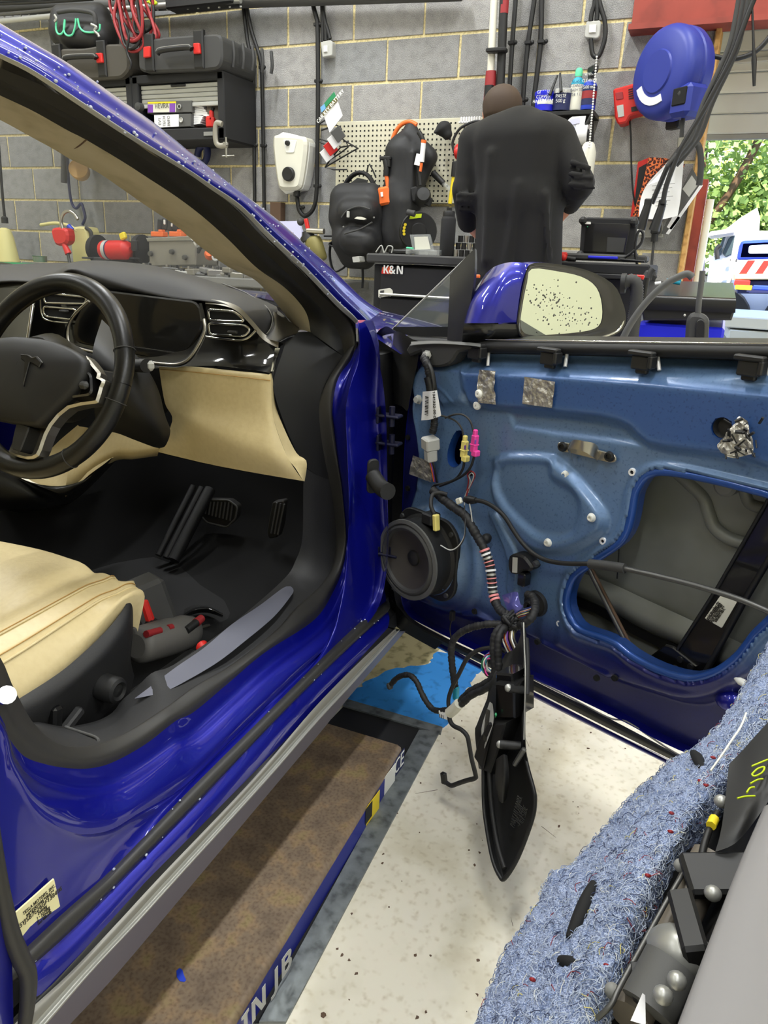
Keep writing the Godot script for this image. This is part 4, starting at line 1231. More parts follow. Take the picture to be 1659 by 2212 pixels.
func steering_wheel(t: Node3D) -> void:
	var w := Node3D.new()
	w.name = "steering_wheel"
	t.add_child(w)
	w.transform = t.transform.affine_inverse() * Transform3D(Basis.from_euler(V(deg_to_rad(-25), 0, 0)), V(-1.10,.822,-1.0))
	var pts := PackedVector3Array()
	var rr := PackedFloat32Array()
	for i in 97:
		var a := TAU * i / 96.0
		pts.append(V(cos(a) * .174, sin(a) * .174, .0))
		rr.append(.0165 + .002 * absf(sin(a)))
	put("rim", nb().tube(pts, rr, 16, false), "black_leather", w, true)
	var seams := nb()
	for a in [-.18, .18 + PI, -.95, PI + .95, .35, PI - .35]:
		var ring := PackedVector3Array()
		var c := V(cos(a), sin(a), 0)
		for j in 21:
			ring.append(c * .174 + (c * cos(TAU * j / 20.0) + V(0,0,1) * sin(TAU * j / 20.0)) * .0185)
		seams.tube(ring, .0009, 5, false)
	put("rim_seam", seams, "charcoal", w, true)
	# airbag cover: a domed shield, outline symmetrical about the column
	var half := p2([-.0289,.056,.0245,.0552,.082,.0432,.1135,.0293,.1215,.0135,.1167,-.015,.0978,-.0418,.0725,-.0696,.0523,-.0937,.0305,-.1006])
	var ring := []
	for p in half:
		ring.append(p)
	for i in range(half.size() - 1, -1, -1):
		ring.append(U(-half[i].x - .036, half[i].y))
	ring = smooth2(ring, 3)
	var rows := []
	var cen := U(-.018,.0)
	for q in [[.99, .012], [1.0, .026], [.98, .034], [.92, .040], [.7, .047], [.4, .050], [.1, .051], [.0, .051]]:
		var row := PackedVector3Array()
		for p in ring:
			var e: Vector2 = cen + (p - cen) * q[0]
			row.append(V(e.x, e.y, q[1]))
		rows.append(row)
	put("airbag_cover", nb().grid(rows, true, true), "black_plastic", w, true)
	# emblem
	var em := nb().prism(p2([-.0121,.019,.0056,.0189,.0154,.0155,.0254,.0181,.0414,.0087,.0379,-.0007,.0267,.004,.0138,.007,.0126,-.0366,.0018,.0067,-.0083,.0108]), .046, .054, .0012)
	put("emblem", em, "gloss_black", w, true)
	put("emblem_edge", nb().tube(cr(q3(.0545,[-.008,.0181,.0096,.018,.0194,.0147,.0294,.0173,.0453,.0079]), 4), .0008, 6), "dark_steel", w, true)
	# satin spokes, lower Y and side
	var sp := smooth2(p2([.1014,.0383,.1261,.0223,.143,.0106,.1432,.0032,.1568,-.0012,.1547,-.0145,.1534,-.0376,.1459,-.0434,.093,-.0578,.0634,-.093,.0557,-.1233,.0508,-.149,.0254,-.1584,-.0162,-.1541,-.0195,-.1444,-.0102,-.1108,.0068,-.0874,.0405,-.0892,.0636,-.0662,.0977,-.0389,.1208,-.0115,.1185,.0132]), 2)
	put("spoke_cover", nb().prism(sp, .0, .024, .004), "satin_metal", w, true)
	put("spoke_inset", nb().prism(rounded(p2([-.0125,-.0973,.0198,-.1009,.02,-.1084,.013,-.148,-.0099,-.1461,-.0123,-.1253]), .006), .0, .0275, .002), "black_plastic", w, true)
	put("control_panel", nb().prism(rounded(p2([.1104,.0151,.1304,.0038,.1411,-.0248,.1351,-.032,.088,-.0423,.1076,-.0135]), .006), .0, .0285, .003), "gloss_black", w, true)
	put("scroll_wheel", nb().box(V(.1222,-.0161,.03), V(.02,.014,.012), .005), "charcoal", w, true)
	put("hub", nb().at(Transform3D(Basis.from_euler(V(PI / 2, 0, 0)), V(-.01,0,-.03))).lathe([U(0,-.05), U(.07,-.05), U(.078,.03), U(.06,.06), U(0,.06)], 28), "black_plastic", w, true)
	put("spoke", nb().prism([U(-.17,-.012), U(.165,-.018), U(.165,.02), U(-.17,.026)], -.012, .004, .003), "black_plastic", w, true)


func seat(t: Node3D) -> void:
	var s := Node3D.new()
	s.name = "driver_seat"
	t.add_child(s)
	var rows := []
	# across the cushion: x, height, how far forward the front edge runs
	var prof := [[-.835, .35, -.01], [-.826, .42, .0], [-.838, .452, .01], [-.856, .478, .016], [-.864, .487, .02], [-.872, .491, .022], [-.894, .499, .026], [-.90, .499, .03], [-.925, .496, .035], [-.955, .480, .04], [-.985, .463, .045], [-1.02, .459, .05], [-1.1, .461, .055], [-1.2, .461, .05], [-1.24, .465, .045], [-1.28, .488, .04], [-1.33, .498, .02], [-1.36, .478, .0], [-1.375, .42, -.01]]
	for p in prof:
		var row := PackedVector3Array()
		var zf: float = -.872 - p[2] * 1.2
		var rise: float = .0
		for k in 26:
			var f := k / 25.0
			var z: float
			var y: float = p[1]
			if f < .7:
				z = lerpf(-.3, zf, f / .7)
				var g := clampf((-z - .62) / .26, .0, 1.0)
				y += g * g * (3.0 - 2.0 * g) * (.515 - p[1]) * (.85 if p[1] < .47 and p[0] < -.95 and p[0] > -1.25 else .5)
				y -= .012 * clampf((-z - (-zf) + .05) / .05, .0, 1.0) ** 2.0
				if p[0] > -.85:
					var c := clampf((-z - .72) / .17, .0, 1.0)
					y += c * c * .05 * (1.0 if p[0] > -.835 else .5)
			else:
				var a := (f - .7) / .3
				var y0: float = row[17].y
				var an := a * PI * .5
				z = zf - .035 * sin(an)
				y = y0 - (.035 * (1.0 - cos(an)) + .13 * a * a) * (.12 if p[0] > -.885 else 1.0)
			row.append(V(p[0], y, z))
		rows.append(row)
	var fine := []
	for i in rows.size() - 1:
		for j in 3:
			var row := PackedVector3Array()
			for k in 26:
				row.append(rows[i][k].cubic_interpolate(rows[i + 1][k], rows[maxi(i - 1, 0)][k], rows[mini(i + 2, rows.size() - 1)][k], j / 3.0))
			fine.append(row)
	fine.append(rows[-1])
	var cu := put("cushion", nb().grid(fine), "cream_leather", s)
	for e in [[3, "piping", .0022, "cream_leather"], [4, "stitching", .0009, "tan"], [6, "seam", .0016, "cream_leather"], [7, "stitching", .0008, "tan"]]:
		var line := []
		for k in 24:
			line.append(rows[e[0]][k] + V(.001,.0012,0))
		put(e[1], nb().tube(cr(line, 2), e[2], 6), e[3], cu)
	put("backrest", nb().box(V(-1.1,.8,-.2), V(.5,.75,.14), .06, V(-18,0,0)), "cream_leather", s)
	# the black side cover
	put("side_cover", [[loft([p3([-.815,.4416,-.6161,-.815,.4403,-.6338,-.815,.4439,-.7151,-.818,.4608,-.7972,-.822,.4785,-.8473,-.83,.4878,-.8724,-.84,.4949,-.8934]), p3([-.8,.4427,-.6032,-.798,.432,-.6308,-.798,.4318,-.7067,-.8,.4436,-.7812,-.806,.4564,-.8304,-.815,.4645,-.8575,-.83,.4712,-.883]), p3([-.8,.4077,-.6056,-.8,.4012,-.6403,-.8,.4094,-.7058,-.803,.4122,-.7807,-.81,.4159,-.8272,-.82,.4195,-.8585,-.835,.4256,-.884]), p3([-.82,.363,-.6407,-.82,.3541,-.6733,-.82,.347,-.7174,-.82,.3197,-.7829,-.82,.3283,-.8211,-.825,.3492,-.8455,-.84,.3729,-.8784]), p3([-.85,.3075,-.6598,-.85,.2917,-.702,-.85,.2829,-.7485,-.85,.2628,-.808,-.85,.2709,-.8558,-.85,.2951,-.8793,-.86,.3161,-.9047])], 40, 5), "grain_plastic"], [loft([p3([-.84,.4949,-.8934,-.83,.4712,-.883,-.835,.4256,-.884,-.84,.3729,-.8784,-.85,.3142,-.8789]), [V(-1.0,.42,-.93), V(-1.0,.40,-.93), V(-1.0,.36,-.92), V(-1.0,.33,-.91), V(-1.0,.30,-.9)]], 12, 1), "black_plastic"]], "", s)
	var kb := nb().at(Transform3D(Basis.from_euler(V(0, 0, -PI / 2)), V(-.8,.3821,-.7771))).lathe([U(0,.028), U(.010,.026), U(.015,.029), U(.020,.026), U(.0215,.02), U(.0215,-.01)], 24)
	put("lumbar_knob", kb, "black_plastic", s)
	put("tilt_switch", nb().box(V(-.79,.3717,-.6928), V(.014,.014,.05), .003, V(25,0,0)), "grain_plastic", s)
	put("recline_switch", nb().box(V(-.8,.3854,-.676), V(.016,.04,.018), .004, V(-10,0,0)), "gloss_black", s)
	put("seat_rail", nb().box(V(-.835,.272,-.85), V(.045,.03,.36), .004).box(V(-.85,.286,-.86), V(.02,.022,.40), .004), "dark_steel", s)


func pedals(t: Node3D) -> void:
	var p := Node3D.new()
	p.name = "pedals"
	t.add_child(p)
	var br := p2([-1.236,.3899,-1.1431,.4025,-1.1164,.3883,-1.1235,.3521,-1.1535,.3222,-1.2203,.324,-1.2535,.354])
	put("brake_pedal", nb().prism(rounded(br, .008), -1.63, -1.61, .003), "rubber", p)
	var rib := nb()
	var fr := []
	for k in 8:
		var f := .08 + .84 * k / 7.0
		var a: Vector3 = V(-1.2241,.3871,-1.608).lerp(V(-1.1229,.3987,-1.608), f)
		var b: Vector3 = V(-1.2321,.3503,-1.608).lerp(V(-1.1338,.3432,-1.608), f)
		rib.tube(PV([a, b]), .0028, 6)
	var loop := rounded(br, .008)
	rib.tube(PackedVector3Array(loop.map(func(q: Vector2) -> Vector3: return V(q.x, q.y, -1.608)) + [V(loop[0].x, loop[0].y, -1.608)]), .003, 6, false)
	put("pedal_rib", rib, "dark_grey", p)
	put("accelerator_pedal", nb().prism(rounded(p2([-.9823,.4355,-.9461,.4465,-.9548,.3789,-.9664,.3405,-.9949,.3299,-1.0004,.3472]), .008), -1.59, -1.57, .003), "rubber", p)
	var rb2 := nb()
	for k in 3:
		rb2.tube(PV([V(-.9659,.4369,-1.567) + V(.011 * k, 0, 0), V(-.9837,.3494,-1.567) + V(.01 * k, 0, 0)]), .0024, 6)
	put("pedal_rib", rb2, "dark_grey", p)
	# footrest: three ridges up the tunnel side
	for k in 3:
		put("footrest_ridge", nb().tube(PV([V(-1.2664,.27,-1.4556) + V(.028 * k, .0, .004 * k), V(-1.2686,.42,-1.6195) + V(.028 * k, 0, 0)]), .009 if k < 2 else .016, 10), "black_plastic", p)


func footwell_tools() -> void:
	var t := thing("impact_driver", "grey and red cordless driver lying in the footwell beside the seat", "power tool", V(-.87,.25,-.98))
	var a := V(-.87,.3631,-.9281)
	var b := V(-.87,.3222,-1.0803)
	var ax := (b - a).normalized()
	put("body", nb().tube(PV([a - ax * .004, a, a + ax * .01, a.lerp(b, .25), a.lerp(b, .6), a.lerp(b, .85), b, b + ax * .004]), PackedFloat32Array([.022, .031, .035, .036, .0365, .035, .030, .018]), 20), "drill_grey", t)
	put("chuck", nb().tube(PV([b, b + ax * .018, b + ax * .018, b + ax * .03]), PackedFloat32Array([.010, .010, .007, .007]), 14), "chrome", t)
	put("bit", nb().tube(PV([b + ax * .03, b + ax * .062]), .0035, 6), "satin_metal", t)
	put("vent", nb().tube(PV([a + ax * .012 + V(.02,.03,.008), a + ax * .05 + V(.02,.03,.008)]), .007, 8, true).tube(PV([a + ax * .075 + V(.018,.03,.01), a + ax * .088 + V(.018,.03,.01)]), .007, 8), "dull_red", t)
	var h := V(-.93,.377,-1.0272)
	put("handle", nb().tube(PV([a.lerp(b, .3) + V(-.01,.0,-.01), h]), PackedFloat32Array([.02, .018]), 12), "black_plastic", t)
	put("handle_panel", nb().box(h + V(.012,.01,.02), V(.05,.06,.02), .006, V(10,-30,12)), "red", t)
	put("battery", nb().box(h + V(0,.018,0), V(.08,.09,.075), .008, V(12,-30,10)), "charcoal", t)
	var so := V(-.83,.3308,-.925)
	var so2 := V(-.83,.3293,-.9684)
	put_tube_thing("socket", "steel deep socket lying by the seat rail", "socket", so, so2, .0085, "satin_metal")
	var d := thing("screwdriver", "black screwdriver with a red cap, in the footwell", "screwdriver", V(-.83,.27,-1.06))
	put("handle", nb().tube(PV([V(-.84,.3538,-1.0294), V(-.84,.3561,-1.061)]), .008, 10), "black_plastic", d)
	put("cap", nb().tube(PV([V(-.84,.3561,-1.061), V(-.84,.3581,-1.0788)]), PackedFloat32Array([.009, .008]), 10), "dull_red", d)
	single("red_button", nb().pos(V(-.765,.3643,-.9788)).ball(Vector3.ZERO, V(.008,.01,.014), 14, 8), "red", "small red plastic button lying beside the metal kick plate", "button")
	var tr := thing("trim_piece", "glossy black curved trim piece on the footwell carpet", "trim", V(-.9,.25,-1.2))
	put("shell", loft([p3([-.9886,.262,-1.2041,-.9838,.262,-1.2376,-.9591,.262,-1.256,-.918,.262,-1.2518]), p3([-.968,.285,-1.1794,-.969,.285,-1.2198,-.9429,.285,-1.2389,-.8972,.285,-1.2272]), p3([-1.0184,.262,-1.2456,-1.0128,.262,-1.2758,-.9799,.262,-1.2879,-.9342,.262,-1.2745])], 16, 3), "gloss_black", tr)


func put_tube_thing(called: String, label: String, cat: String, a: Vector3, b: Vector3, r: float, m: String) -> void:
	var d := (b - a)
	single(called, nb().tube(PV([a, a, b, b]), PackedFloat32Array([r * .7, r, r, r * .7]), 16), m, label, cat)

# ---------- the open front door: a stripped inner skin, in door axes ----------
func poly_dist(p: Vector2, poly: PackedVector2Array) -> float:
	var best := 1e9
	var k := poly.size()
	for i in k:
		best = minf(best, p.distance_squared_to(Geometry2D.get_closest_point_to_segment(p, poly[i], poly[(i + 1) % k])))
	return -sqrt(best) if Geometry2D.is_point_in_polygon(p, poly) else sqrt(best)


func build_door() -> void:
	var car := get_node("car")
	var d := Node3D.new()
	d.name = "front_door"
	car.add_child(d)
	d.transform = car.transform.affine_inverse() * Transform3D(Basis.from_euler(V(0, deg_to_rad(DOOR_TURN), 0)), DOOR_O)
	meta(d, "stripped inner side of the open front door in satin blue paint", "")
	var outline := PackedVector2Array(smooth2(p2([-.0212,.8747,.3302,.9056,.5756,.9296,.7164,.9424,.7796,.8088,.8091,.6142,.8,.4116,.7374,.2948,.6536,.2639,.5199,.2635,.3407,.2554,.1792,.2495,.0443,.246,-.0225,.2505,-.0508,.2933,-.0571,.3967,-.0592,.5309,-.0611,.6587,-.0508,.7724,-.035,.8332]), 3))
	var hole := PackedVector2Array(smooth2(p2([.5543,.7429,.5854,.7473,.638,.7498,.6879,.7495,.7386,.7454,.7716,.7204,.7867,.6628,.77,.5916,.7419,.533,.7263,.4913,.7018,.4521,.674,.4261,.6531,.4152,.6217,.4088,.5873,.4077,.5515,.4119,.5239,.4205,.4912,.4201,.4529,.4168,.4315,.4267,.4163,.448,.4123,.4765,.4219,.5151,.4459,.5442,.4685,.5694,.5002,.6045,.5125,.6367,.5143,.673,.5153,.6981,.5253,.7235,.5372,.7357]), 2))
	var slot := PackedVector2Array(smooth2(p2([.1202,.725,.1328,.7237,.1388,.7004,.1374,.6764,.1293,.6563,.1147,.6481,.1015,.6518,.0961,.6673,.0982,.6871,.1087,.7133]), 3))
	var port := PackedVector2Array(circle(U(.6421,.832), .0155, 20))
	# raised and sunken fields: outline, height, softness of the edge
	var fields := []
	var fld := func(poly: Array, h: float, r: float) -> void:
		var p := PackedVector2Array(poly)
		var box := Rect2(p[0], Vector2.ZERO)
		for q in p:
			box = box.expand(q)
		fields.append([p, h, r, box.grow(r + .002)])
	fld.call(smooth2(p2([-.0074,.8368,.3338,.8792,.58,.9057,.7209,.9207,.7685,.8062,.7978,.6098,.7641,.4896,.7145,.4164,.6609,.3718,.5967,.357,.5264,.3453,.4582,.3463,.3849,.3473,.3061,.3484,.2221,.3394,.1185,.3135,.0215,.3093,-.001,.3471,-.0176,.4988,.0018,.579,.0065,.6321,-.0064,.6903,-.0191,.728,-.0218,.7671]), 3), .03, .016)
	fld.call(p2([.1281,.8454,.3353,.8682,.5086,.8817,.6518,.8903,.7491,.8976,.7711,.7938,.7099,.7901,.6705,.7936,.6159,.7879,.5569,.7826,.5291,.7835,.5115,.792,.4957,.8026,.4756,.8079,.4366,.8085,.3444,.8009,.2635,.7927,.198,.7849,.1511,.7842,.134,.8104]), .014, .007)
	fld.call(p2([.2431,.7822,.3452,.7953,.4375,.8024,.4766,.802,.4961,.7904,.5137,.7787,.4419,.7733,.3494,.7646,.2568,.7586]), -.006, .006)
	fld.call(smooth2(p2([.226,.6878,.2526,.7019,.3051,.7143,.3504,.7209,.3713,.7129,.4025,.6975,.4338,.6769,.4597,.6571,.4722,.6406,.4694,.6178,.4422,.5887,.4118,.5649,.3739,.5471,.3433,.5408,.3156,.5469,.2914,.5639,.2605,.5868,.2339,.6078,.2205,.6439]), 2), .016, .010)
	fld.call(smooth2(p2([.3517,.711,.355,.6946,.3643,.6848,.3855,.6814,.4069,.6733,.4206,.6582,.4258,.6357,.4221,.6087,.409,.5916,.3799,.5781,.3498,.5724,.3224,.5788,.2636,.6084,.2341,.6472,.2366,.6847,.2748,.7005,.3262,.7121]), 2), -.009, .009)
	fld.call(circle(U(.0767,.4411), .092, 28), .026, .026)
	fld.call(smooth2(p2([.0963,.5625,.1481,.5668,.1896,.529,.2088,.4647,.2041,.3905,.1575,.3347,.0912,.3024,.0334,.2908,-.0025,.3695,.0179,.4983]), 2), .010, .012)
	fld.call(p2([.2183,.5787,.2339,.5869,.2863,.5319,.3035,.502,.306,.4443,.2913,.4238,.279,.4392,.2774,.4921,.2623,.5222]), .007, .004)
	fld.call(p2([.0183,.8541,.1335,.8638,.1319,.7828,.078,.7682,.0363,.7955]), .008, .006)
	fld.call(p2([.1053,.4612,.1491,.5571,.1925,.6178,.2388,.676,.2097,.6785,.1434,.6149,.084,.5489]), -.004, .01)
	fld.call(p2([.4055,.4295,.4596,.4045,.4979,.4072,.5459,.3965,.5905,.3939,.648,.3987,.6909,.4216,.7323,.4747,.7603,.5424,.7863,.6053,.8133,.5942,.781,.5053,.741,.4299,.6763,.3745,.6142,.3549,.5343,.3539,.4662,.3597,.4032,.3703]), .004, .01)
	var beads := [[p2([.3754,.354,.4058,.3517,.4675,.3506,.5158,.3525]), .010, .012], [p2([-.0182,.7559,-.0036,.7109,.009,.6733,.0142,.6236,.0159,.5826]), .004, .012], [p2([.1442,.8519,.3346,.8729,.5076,.8874,.6506,.8967,.7481,.9024]), .002, .006], [p2([.1201,.8532,.1317,.81,.109,.7771,.086,.7938,.0551,.8077]), .002, .004], [p2([.1708,.3346,.2078,.3549,.246,.3492]), .014, .010]]
	var cell := .004
	var s0 := -.07
	var v0 := .2
	var nx := 236
	var ny := 192
	var q := PackedVector2Array()
	q.resize(nx * ny)
	var hh := PackedFloat32Array()
	hh.resize(nx * ny)
	var out := PackedByteArray()
	out.resize(nx * ny)
	for j in ny:
		for i in nx:
			var p := U(s0 + i * cell, v0 + j * cell)
			var k := j * nx + i
			var gone := 0
			for hole_n in 4:
				var pl: PackedVector2Array = [outline, hole, slot, port][hole_n]
				if hole_n > 0 and (hole_n == 1 and (p.x < .28 or p.y > .76) or hole_n == 2 and (absf(p.x - slot[0].x) > .08 or absf(p.y - slot[0].y) > .12) or hole_n == 3 and p.distance_to(port[0]) > .06):
					continue
				var e := poly_dist(p, pl) * (1.0 if hole_n == 0 else -1.0)
				if e > .0:
					if e < cell * .75:
						var best := 1e9
						var at := p
						for m in pl.size():
							var c := Geometry2D.get_closest_point_to_segment(p, pl[m], pl[(m + 1) % pl.size()])
							if c.distance_squared_to(p) < best:
								best = c.distance_squared_to(p)
								at = c
						p = at
					else:
						gone = 1
				elif e > -cell * .3:
					var best := 1e9
					var at := p
					for m in pl.size():
						var c := Geometry2D.get_closest_point_to_segment(p, pl[m], pl[(m + 1) % pl.size()])
						if c.distance_squared_to(p) < best:
							best = c.distance_squared_to(p)
							at = c
					p = at
				if hole_n == 1 and e < .0 and e > -.022:
					hh[k] += .006 * (1.0 - smoothstep(.0, 1.0, absf(e + .008) / .012)) - .008 * (1.0 - smoothstep(-.004, .0, -absf(e)) if e > -.004 else .0)
			q[k] = p
			out[k] = gone
			if gone:
				continue
			var h := -.03 + hh[k]
			for f in fields:
				if f[3].has_point(p):
					h += f[1] * (1.0 - smoothstep(-f[2], f[2], poly_dist(p, f[0])))
			for b in beads:
				var best := 1e9
				for m in b[0].size() - 1:
					best = minf(best, p.distance_squared_to(Geometry2D.get_closest_point_to_segment(p, b[0][m], b[0][m + 1])))
				h += b[1] * (1.0 - smoothstep(.0, b[2], sqrt(best)))
			h -= .02 * smoothstep(.40, .25, p.y)
			h -= .016 * smoothstep(.905, .93, p.y) * smoothstep(.08, .12, p.x)
			hh[k] = h
	var b := nb()
	var map := PackedInt32Array()
	map.resize(nx * ny)
	for j in ny:
		for i in nx:
			var k := j * nx + i
			if out[k]:
				continue
			map[k] = b.v.size()
			b.v.append(V(q[k].x, q[k].y, hh[k]))
			var l := k - 1 if i > 0 and not out[k - 1] else k
			var r := k + 1 if i < nx - 1 and not out[k + 1] else k
			var dn := k - nx if j > 0 and not out[k - nx] else k
			var up := k + nx if j < ny - 1 and not out[k + nx] else k
			var gx := (hh[r] - hh[l]) / maxf(q[r].x - q[l].x, cell)
			var gy := (hh[up] - hh[dn]) / maxf(q[up].y - q[dn].y, cell)
			b.n.append(V(-gx, -gy, 1.0).normalized())
			# thin dusty coat under the trim; navy edges also carry shade in the colour
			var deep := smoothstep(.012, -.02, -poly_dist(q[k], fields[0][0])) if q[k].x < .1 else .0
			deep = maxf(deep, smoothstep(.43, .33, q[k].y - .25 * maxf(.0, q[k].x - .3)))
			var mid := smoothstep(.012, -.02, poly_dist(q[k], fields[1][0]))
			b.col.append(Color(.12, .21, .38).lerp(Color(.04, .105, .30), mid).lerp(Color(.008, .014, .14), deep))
	for j in ny - 1:
		for i in nx - 1:
			var k := j * nx + i
			if out[k] or out[k + 1] or out[k + nx] or out[k + nx + 1]:
				continue
			b.ix.append_array(PackedInt32Array([map[k], map[k + nx], map[k + 1], map[k + 1], map[k + nx], map[k + nx + 1]]))
	# turned-in lips of the openings and the outer edge
	var lip := func(pl: PackedVector2Array, z0: float, z1: float, inset: float) -> B:
		var rows := []
		for f in [[.0, z0], [inset * .6, z0 - .003], [inset, z0 - .008], [inset, z1]]:
			var row := PackedVector3Array()
			var mid := Vector2.ZERO
			for p in pl:
				mid += p / pl.size()
			for i in pl.size():
				var e := (pl[(i + 1) % pl.size()] - pl[(i + pl.size() - 1) % pl.size()]).normalized().orthogonal()
				if Geometry2D.is_point_in_polygon(pl[i] + e * .002, pl) == false:
					e = -e
				row.append(V(pl[i].x + e.x * f[0], pl[i].y + e.y * f[0], f[1]))
			rows.append(row)
		return nb().grid(rows, true)
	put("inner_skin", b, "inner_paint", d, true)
	var lips := nb()
	lips.add(lip.call(slot, .001, -.02, .001))
	lips.add(lip.call(port, .015, -.02, .001))
	put("opening_lip", lips, "inner_coat", d, true)
	put("edge_flange", lip.call(outline, -.028, -.11, .002), "car_paint", d, true)
	var bead := []
	for i in hole.size() + 1:
		var pp := hole[i % hole.size()]
		bead.append(V(pp.x, pp.y, -.003))
	put("opening_lip", nb().tube(cr(bead, 3), .0075, 12, false).add(lip.call(hole, -.002, -.03, .004)), "inner_coat", d, true)
	# outer skin seen through the opening, its beam, regulator rail and braces
	put("outer_skin", nb().prism(Array(outline), -.13, -.115, .003), "car_paint", d, true)
	var skin := loft([q3(-.09,[.2369,.7087,.4782,.7591,.7593,.8178]), p3([.2525,.526,-.1,.4366,.5626,-.105,.5829,.6004,-.105,.7944,.6398,-.1]), q3(-.11,[.2594,.4118,.409,.4604,.6062,.4583,.8197,.5074]), q3(-.1,[.2848,.273,.4539,.2763,.6382,.3092,.854,.3636])], 30, 4)
	put("outer_skin_lining", skin, "primer_grey", d, true)
	var beam := loft([q3(-.1,[.2942,.4735,.4225,.4817,.5201,.4755,.6134,.469,.8346,.4534]), q3(-.085,[.3076,.4566,.4246,.4645,.5322,.4542,.6206,.4474,.8427,.439]), q3(-.085,[.3108,.4323,.417,.4471,.5171,.434,.6068,.4305,.8482,.4132]), q3(-.1,[.3014,.4195,.4045,.43,.5062,.4181,.5978,.414,.8467,.3976])], 30, 2)
	put("intrusion_beam", beam, "primer_grey", d, true)
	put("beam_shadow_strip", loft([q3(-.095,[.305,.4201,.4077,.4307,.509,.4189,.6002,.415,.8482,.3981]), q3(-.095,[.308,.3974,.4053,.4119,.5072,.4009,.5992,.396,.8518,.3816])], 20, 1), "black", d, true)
	put("pressed_rib", nb().tube(cr(q3(-.098,[.5127,.7327,.5543,.71,.5862,.6899,.6003,.6654,.6143,.645,.6435,.6337,.6876,.6356,.7416,.6453]), 6), .011, 10), "primer_grey", d, true)
	put("pressed_rib", nb().tube(cr(q3(-.098,[.6369,.7459,.6495,.7183,.6642,.6991,.7026,.702,.7409,.7127]), 6), .010, 10), "primer_grey", d, true)
	put("handle_motor", nb().pos(V(.6266,.7257,-.08), V(90,0,0)).lathe([U(0,.014), U(.014,.012), U(.019,.006), U(.019,-.01)], 18), "mid_grey", d, true)
	put("shim_lead", nb().tube(PV([V(.4525,.5693,-.09), V(.4588,.4994,-.09)]), .0012, 6), "black", d, true)
	var rail := p2([.7186,.7802,.683,.6639,.6556,.5655,.6284,.492,.6104,.4316,.6019,.3676,.6582,.3905,.6768,.4732,.6996,.557,.7333,.6765,.7588,.7691])
	var rl := put("regulator_rail", [[nb().prism(rail, -.062, -.05, .002), "gloss_black"], [nb().tube(PV([V(.76,.77,-.046), V(.701,.5587,-.046), V(.6598,.3928,-.046)]), .005, 8).tube(PV([V(.7193,.7806,-.048), V(.6564,.5663,-.048), V(.6112,.4327,-.048)]), .003, 8), "black"]], "", d, true)
	var foot := nb().prism(p2([.5535,.3818,.5905,.4344,.6046,.4361,.6503,.4206,.6487,.394,.5978,.3767]), -.05, -.044, .002)
	put("rail_foot", foot, "gloss_black", d, true)
	for p in q3(-.044,[.6155,.4011,.6214,.42,.6404,.4154,.6332,.3959]):
		put("rail_bolt", nb().pos(p, V(90,0,0)).lathe([U(0,.003), U(.005,.003), U(.006,.0)], 12), "black", d, true)
	var lb := p2([.6632,.5542,.6901,.5539,.6755,.5012,.6459,.5066])
	put("rail_label", nb().prism(rounded(lb, .002), -.05, -.0485), "off_white", d, true)
	var lbx: Vector3 = (V(.6461,.5068,-.0475) - V(.6757,.5014,-.0475)).normalized()
	var lby: Vector3 = (V(.6634,.5544,-.0475) - V(.6461,.5068,-.0475)).normalized()
	lbx = -lbx
	for l in [["Serial Number (S):", .014], ["A1S20330000MX0", .008], ["Part Number (P):", .001], ["6003801-00-C", -.006]]:
		letters(l[0], .0052, V(.6647,.5226,-.0478) + lbx * l[1] * -.6 + lby * .0, lby, -lbx, "label_text", d, "label_lettering", "Droid Sans", true, .7, true)
	put("brace_rod", nb().tube(PV([V(.4217,.5391,-.03), V(.556,.381,-.03)]), .0042, 8), "dark_steel", d, true)
	put("brace_rod", nb().tube(PV([V(.4253,.5414,-.033), V(.5612,.3824,-.033)]), .003, 8), "brown", d, true)
	# belt line: black strip, its bright edge, and the trim clips under it
	put("belt_strip", loft([p3([-.0495,.8902,-.01,.1301,.9031,-.01,.4104,.9291,-.012,.7319,.9594,-.012]), q3(0,[-.0383,.8804,.1396,.8968,.419,.9232,.7373,.9534]), q3(0,[-.037,.8616,.1411,.8822,.4209,.9107,.7403,.9392]), q3(-.03,[-.0678,.8507,.1152,.874,.4029,.9031,.7311,.9332])], 30, 1), "dark_rubber", d, true)
	put("outer_belt_strip", loft([q3(-.012,[-.0514,.888,.1284,.902,.7319,.9594]), q3(-.1,[-.1444,.8934,.0498,.9023,.7009,.9599]), q3(-.13,[-.1757,.8895,.0234,.8986,.6913,.9556])], 20, 1), "black", d, true)
	put("belt_trim", nb().tube(PV([V(.1217,.9033,-.006), V(.4129,.9296,-.008), V(.7332,.9598,-.008)]), .0014, 6), "chrome", d, true)
	for p in q3(.008,[.1574,.8845,.3248,.8951,.4982,.9096,.662,.9223]):
		var c := put("trim_clip", nb().box(V(0,-.002,.0), V(.03,.022,.016), .002).box(V(0,.012,.004), V(.042,.008,.016), .002).box(V(.018,.0,.002), V(.008,.02,.02), .002).box(V(0,-.014,-.004), V(.02,.012,.01), .002), "black", d, true)
		c.position = p
	for p in [[V(.346,.9021,-.012), V(.3494,.8808,-.006)], [V(.5126,.9159,-.012), V(.5214,.8974,-.006)], [V(.1717,.8885,-.012), V(.1777,.8603,-.006)], [V(.6782,.9269,-.012), V(.685,.9116,-.006)]]:
		put("flange_rib", nb().tube(PackedVector3Array(p), .0032, 8), "inner_paint", d, true)
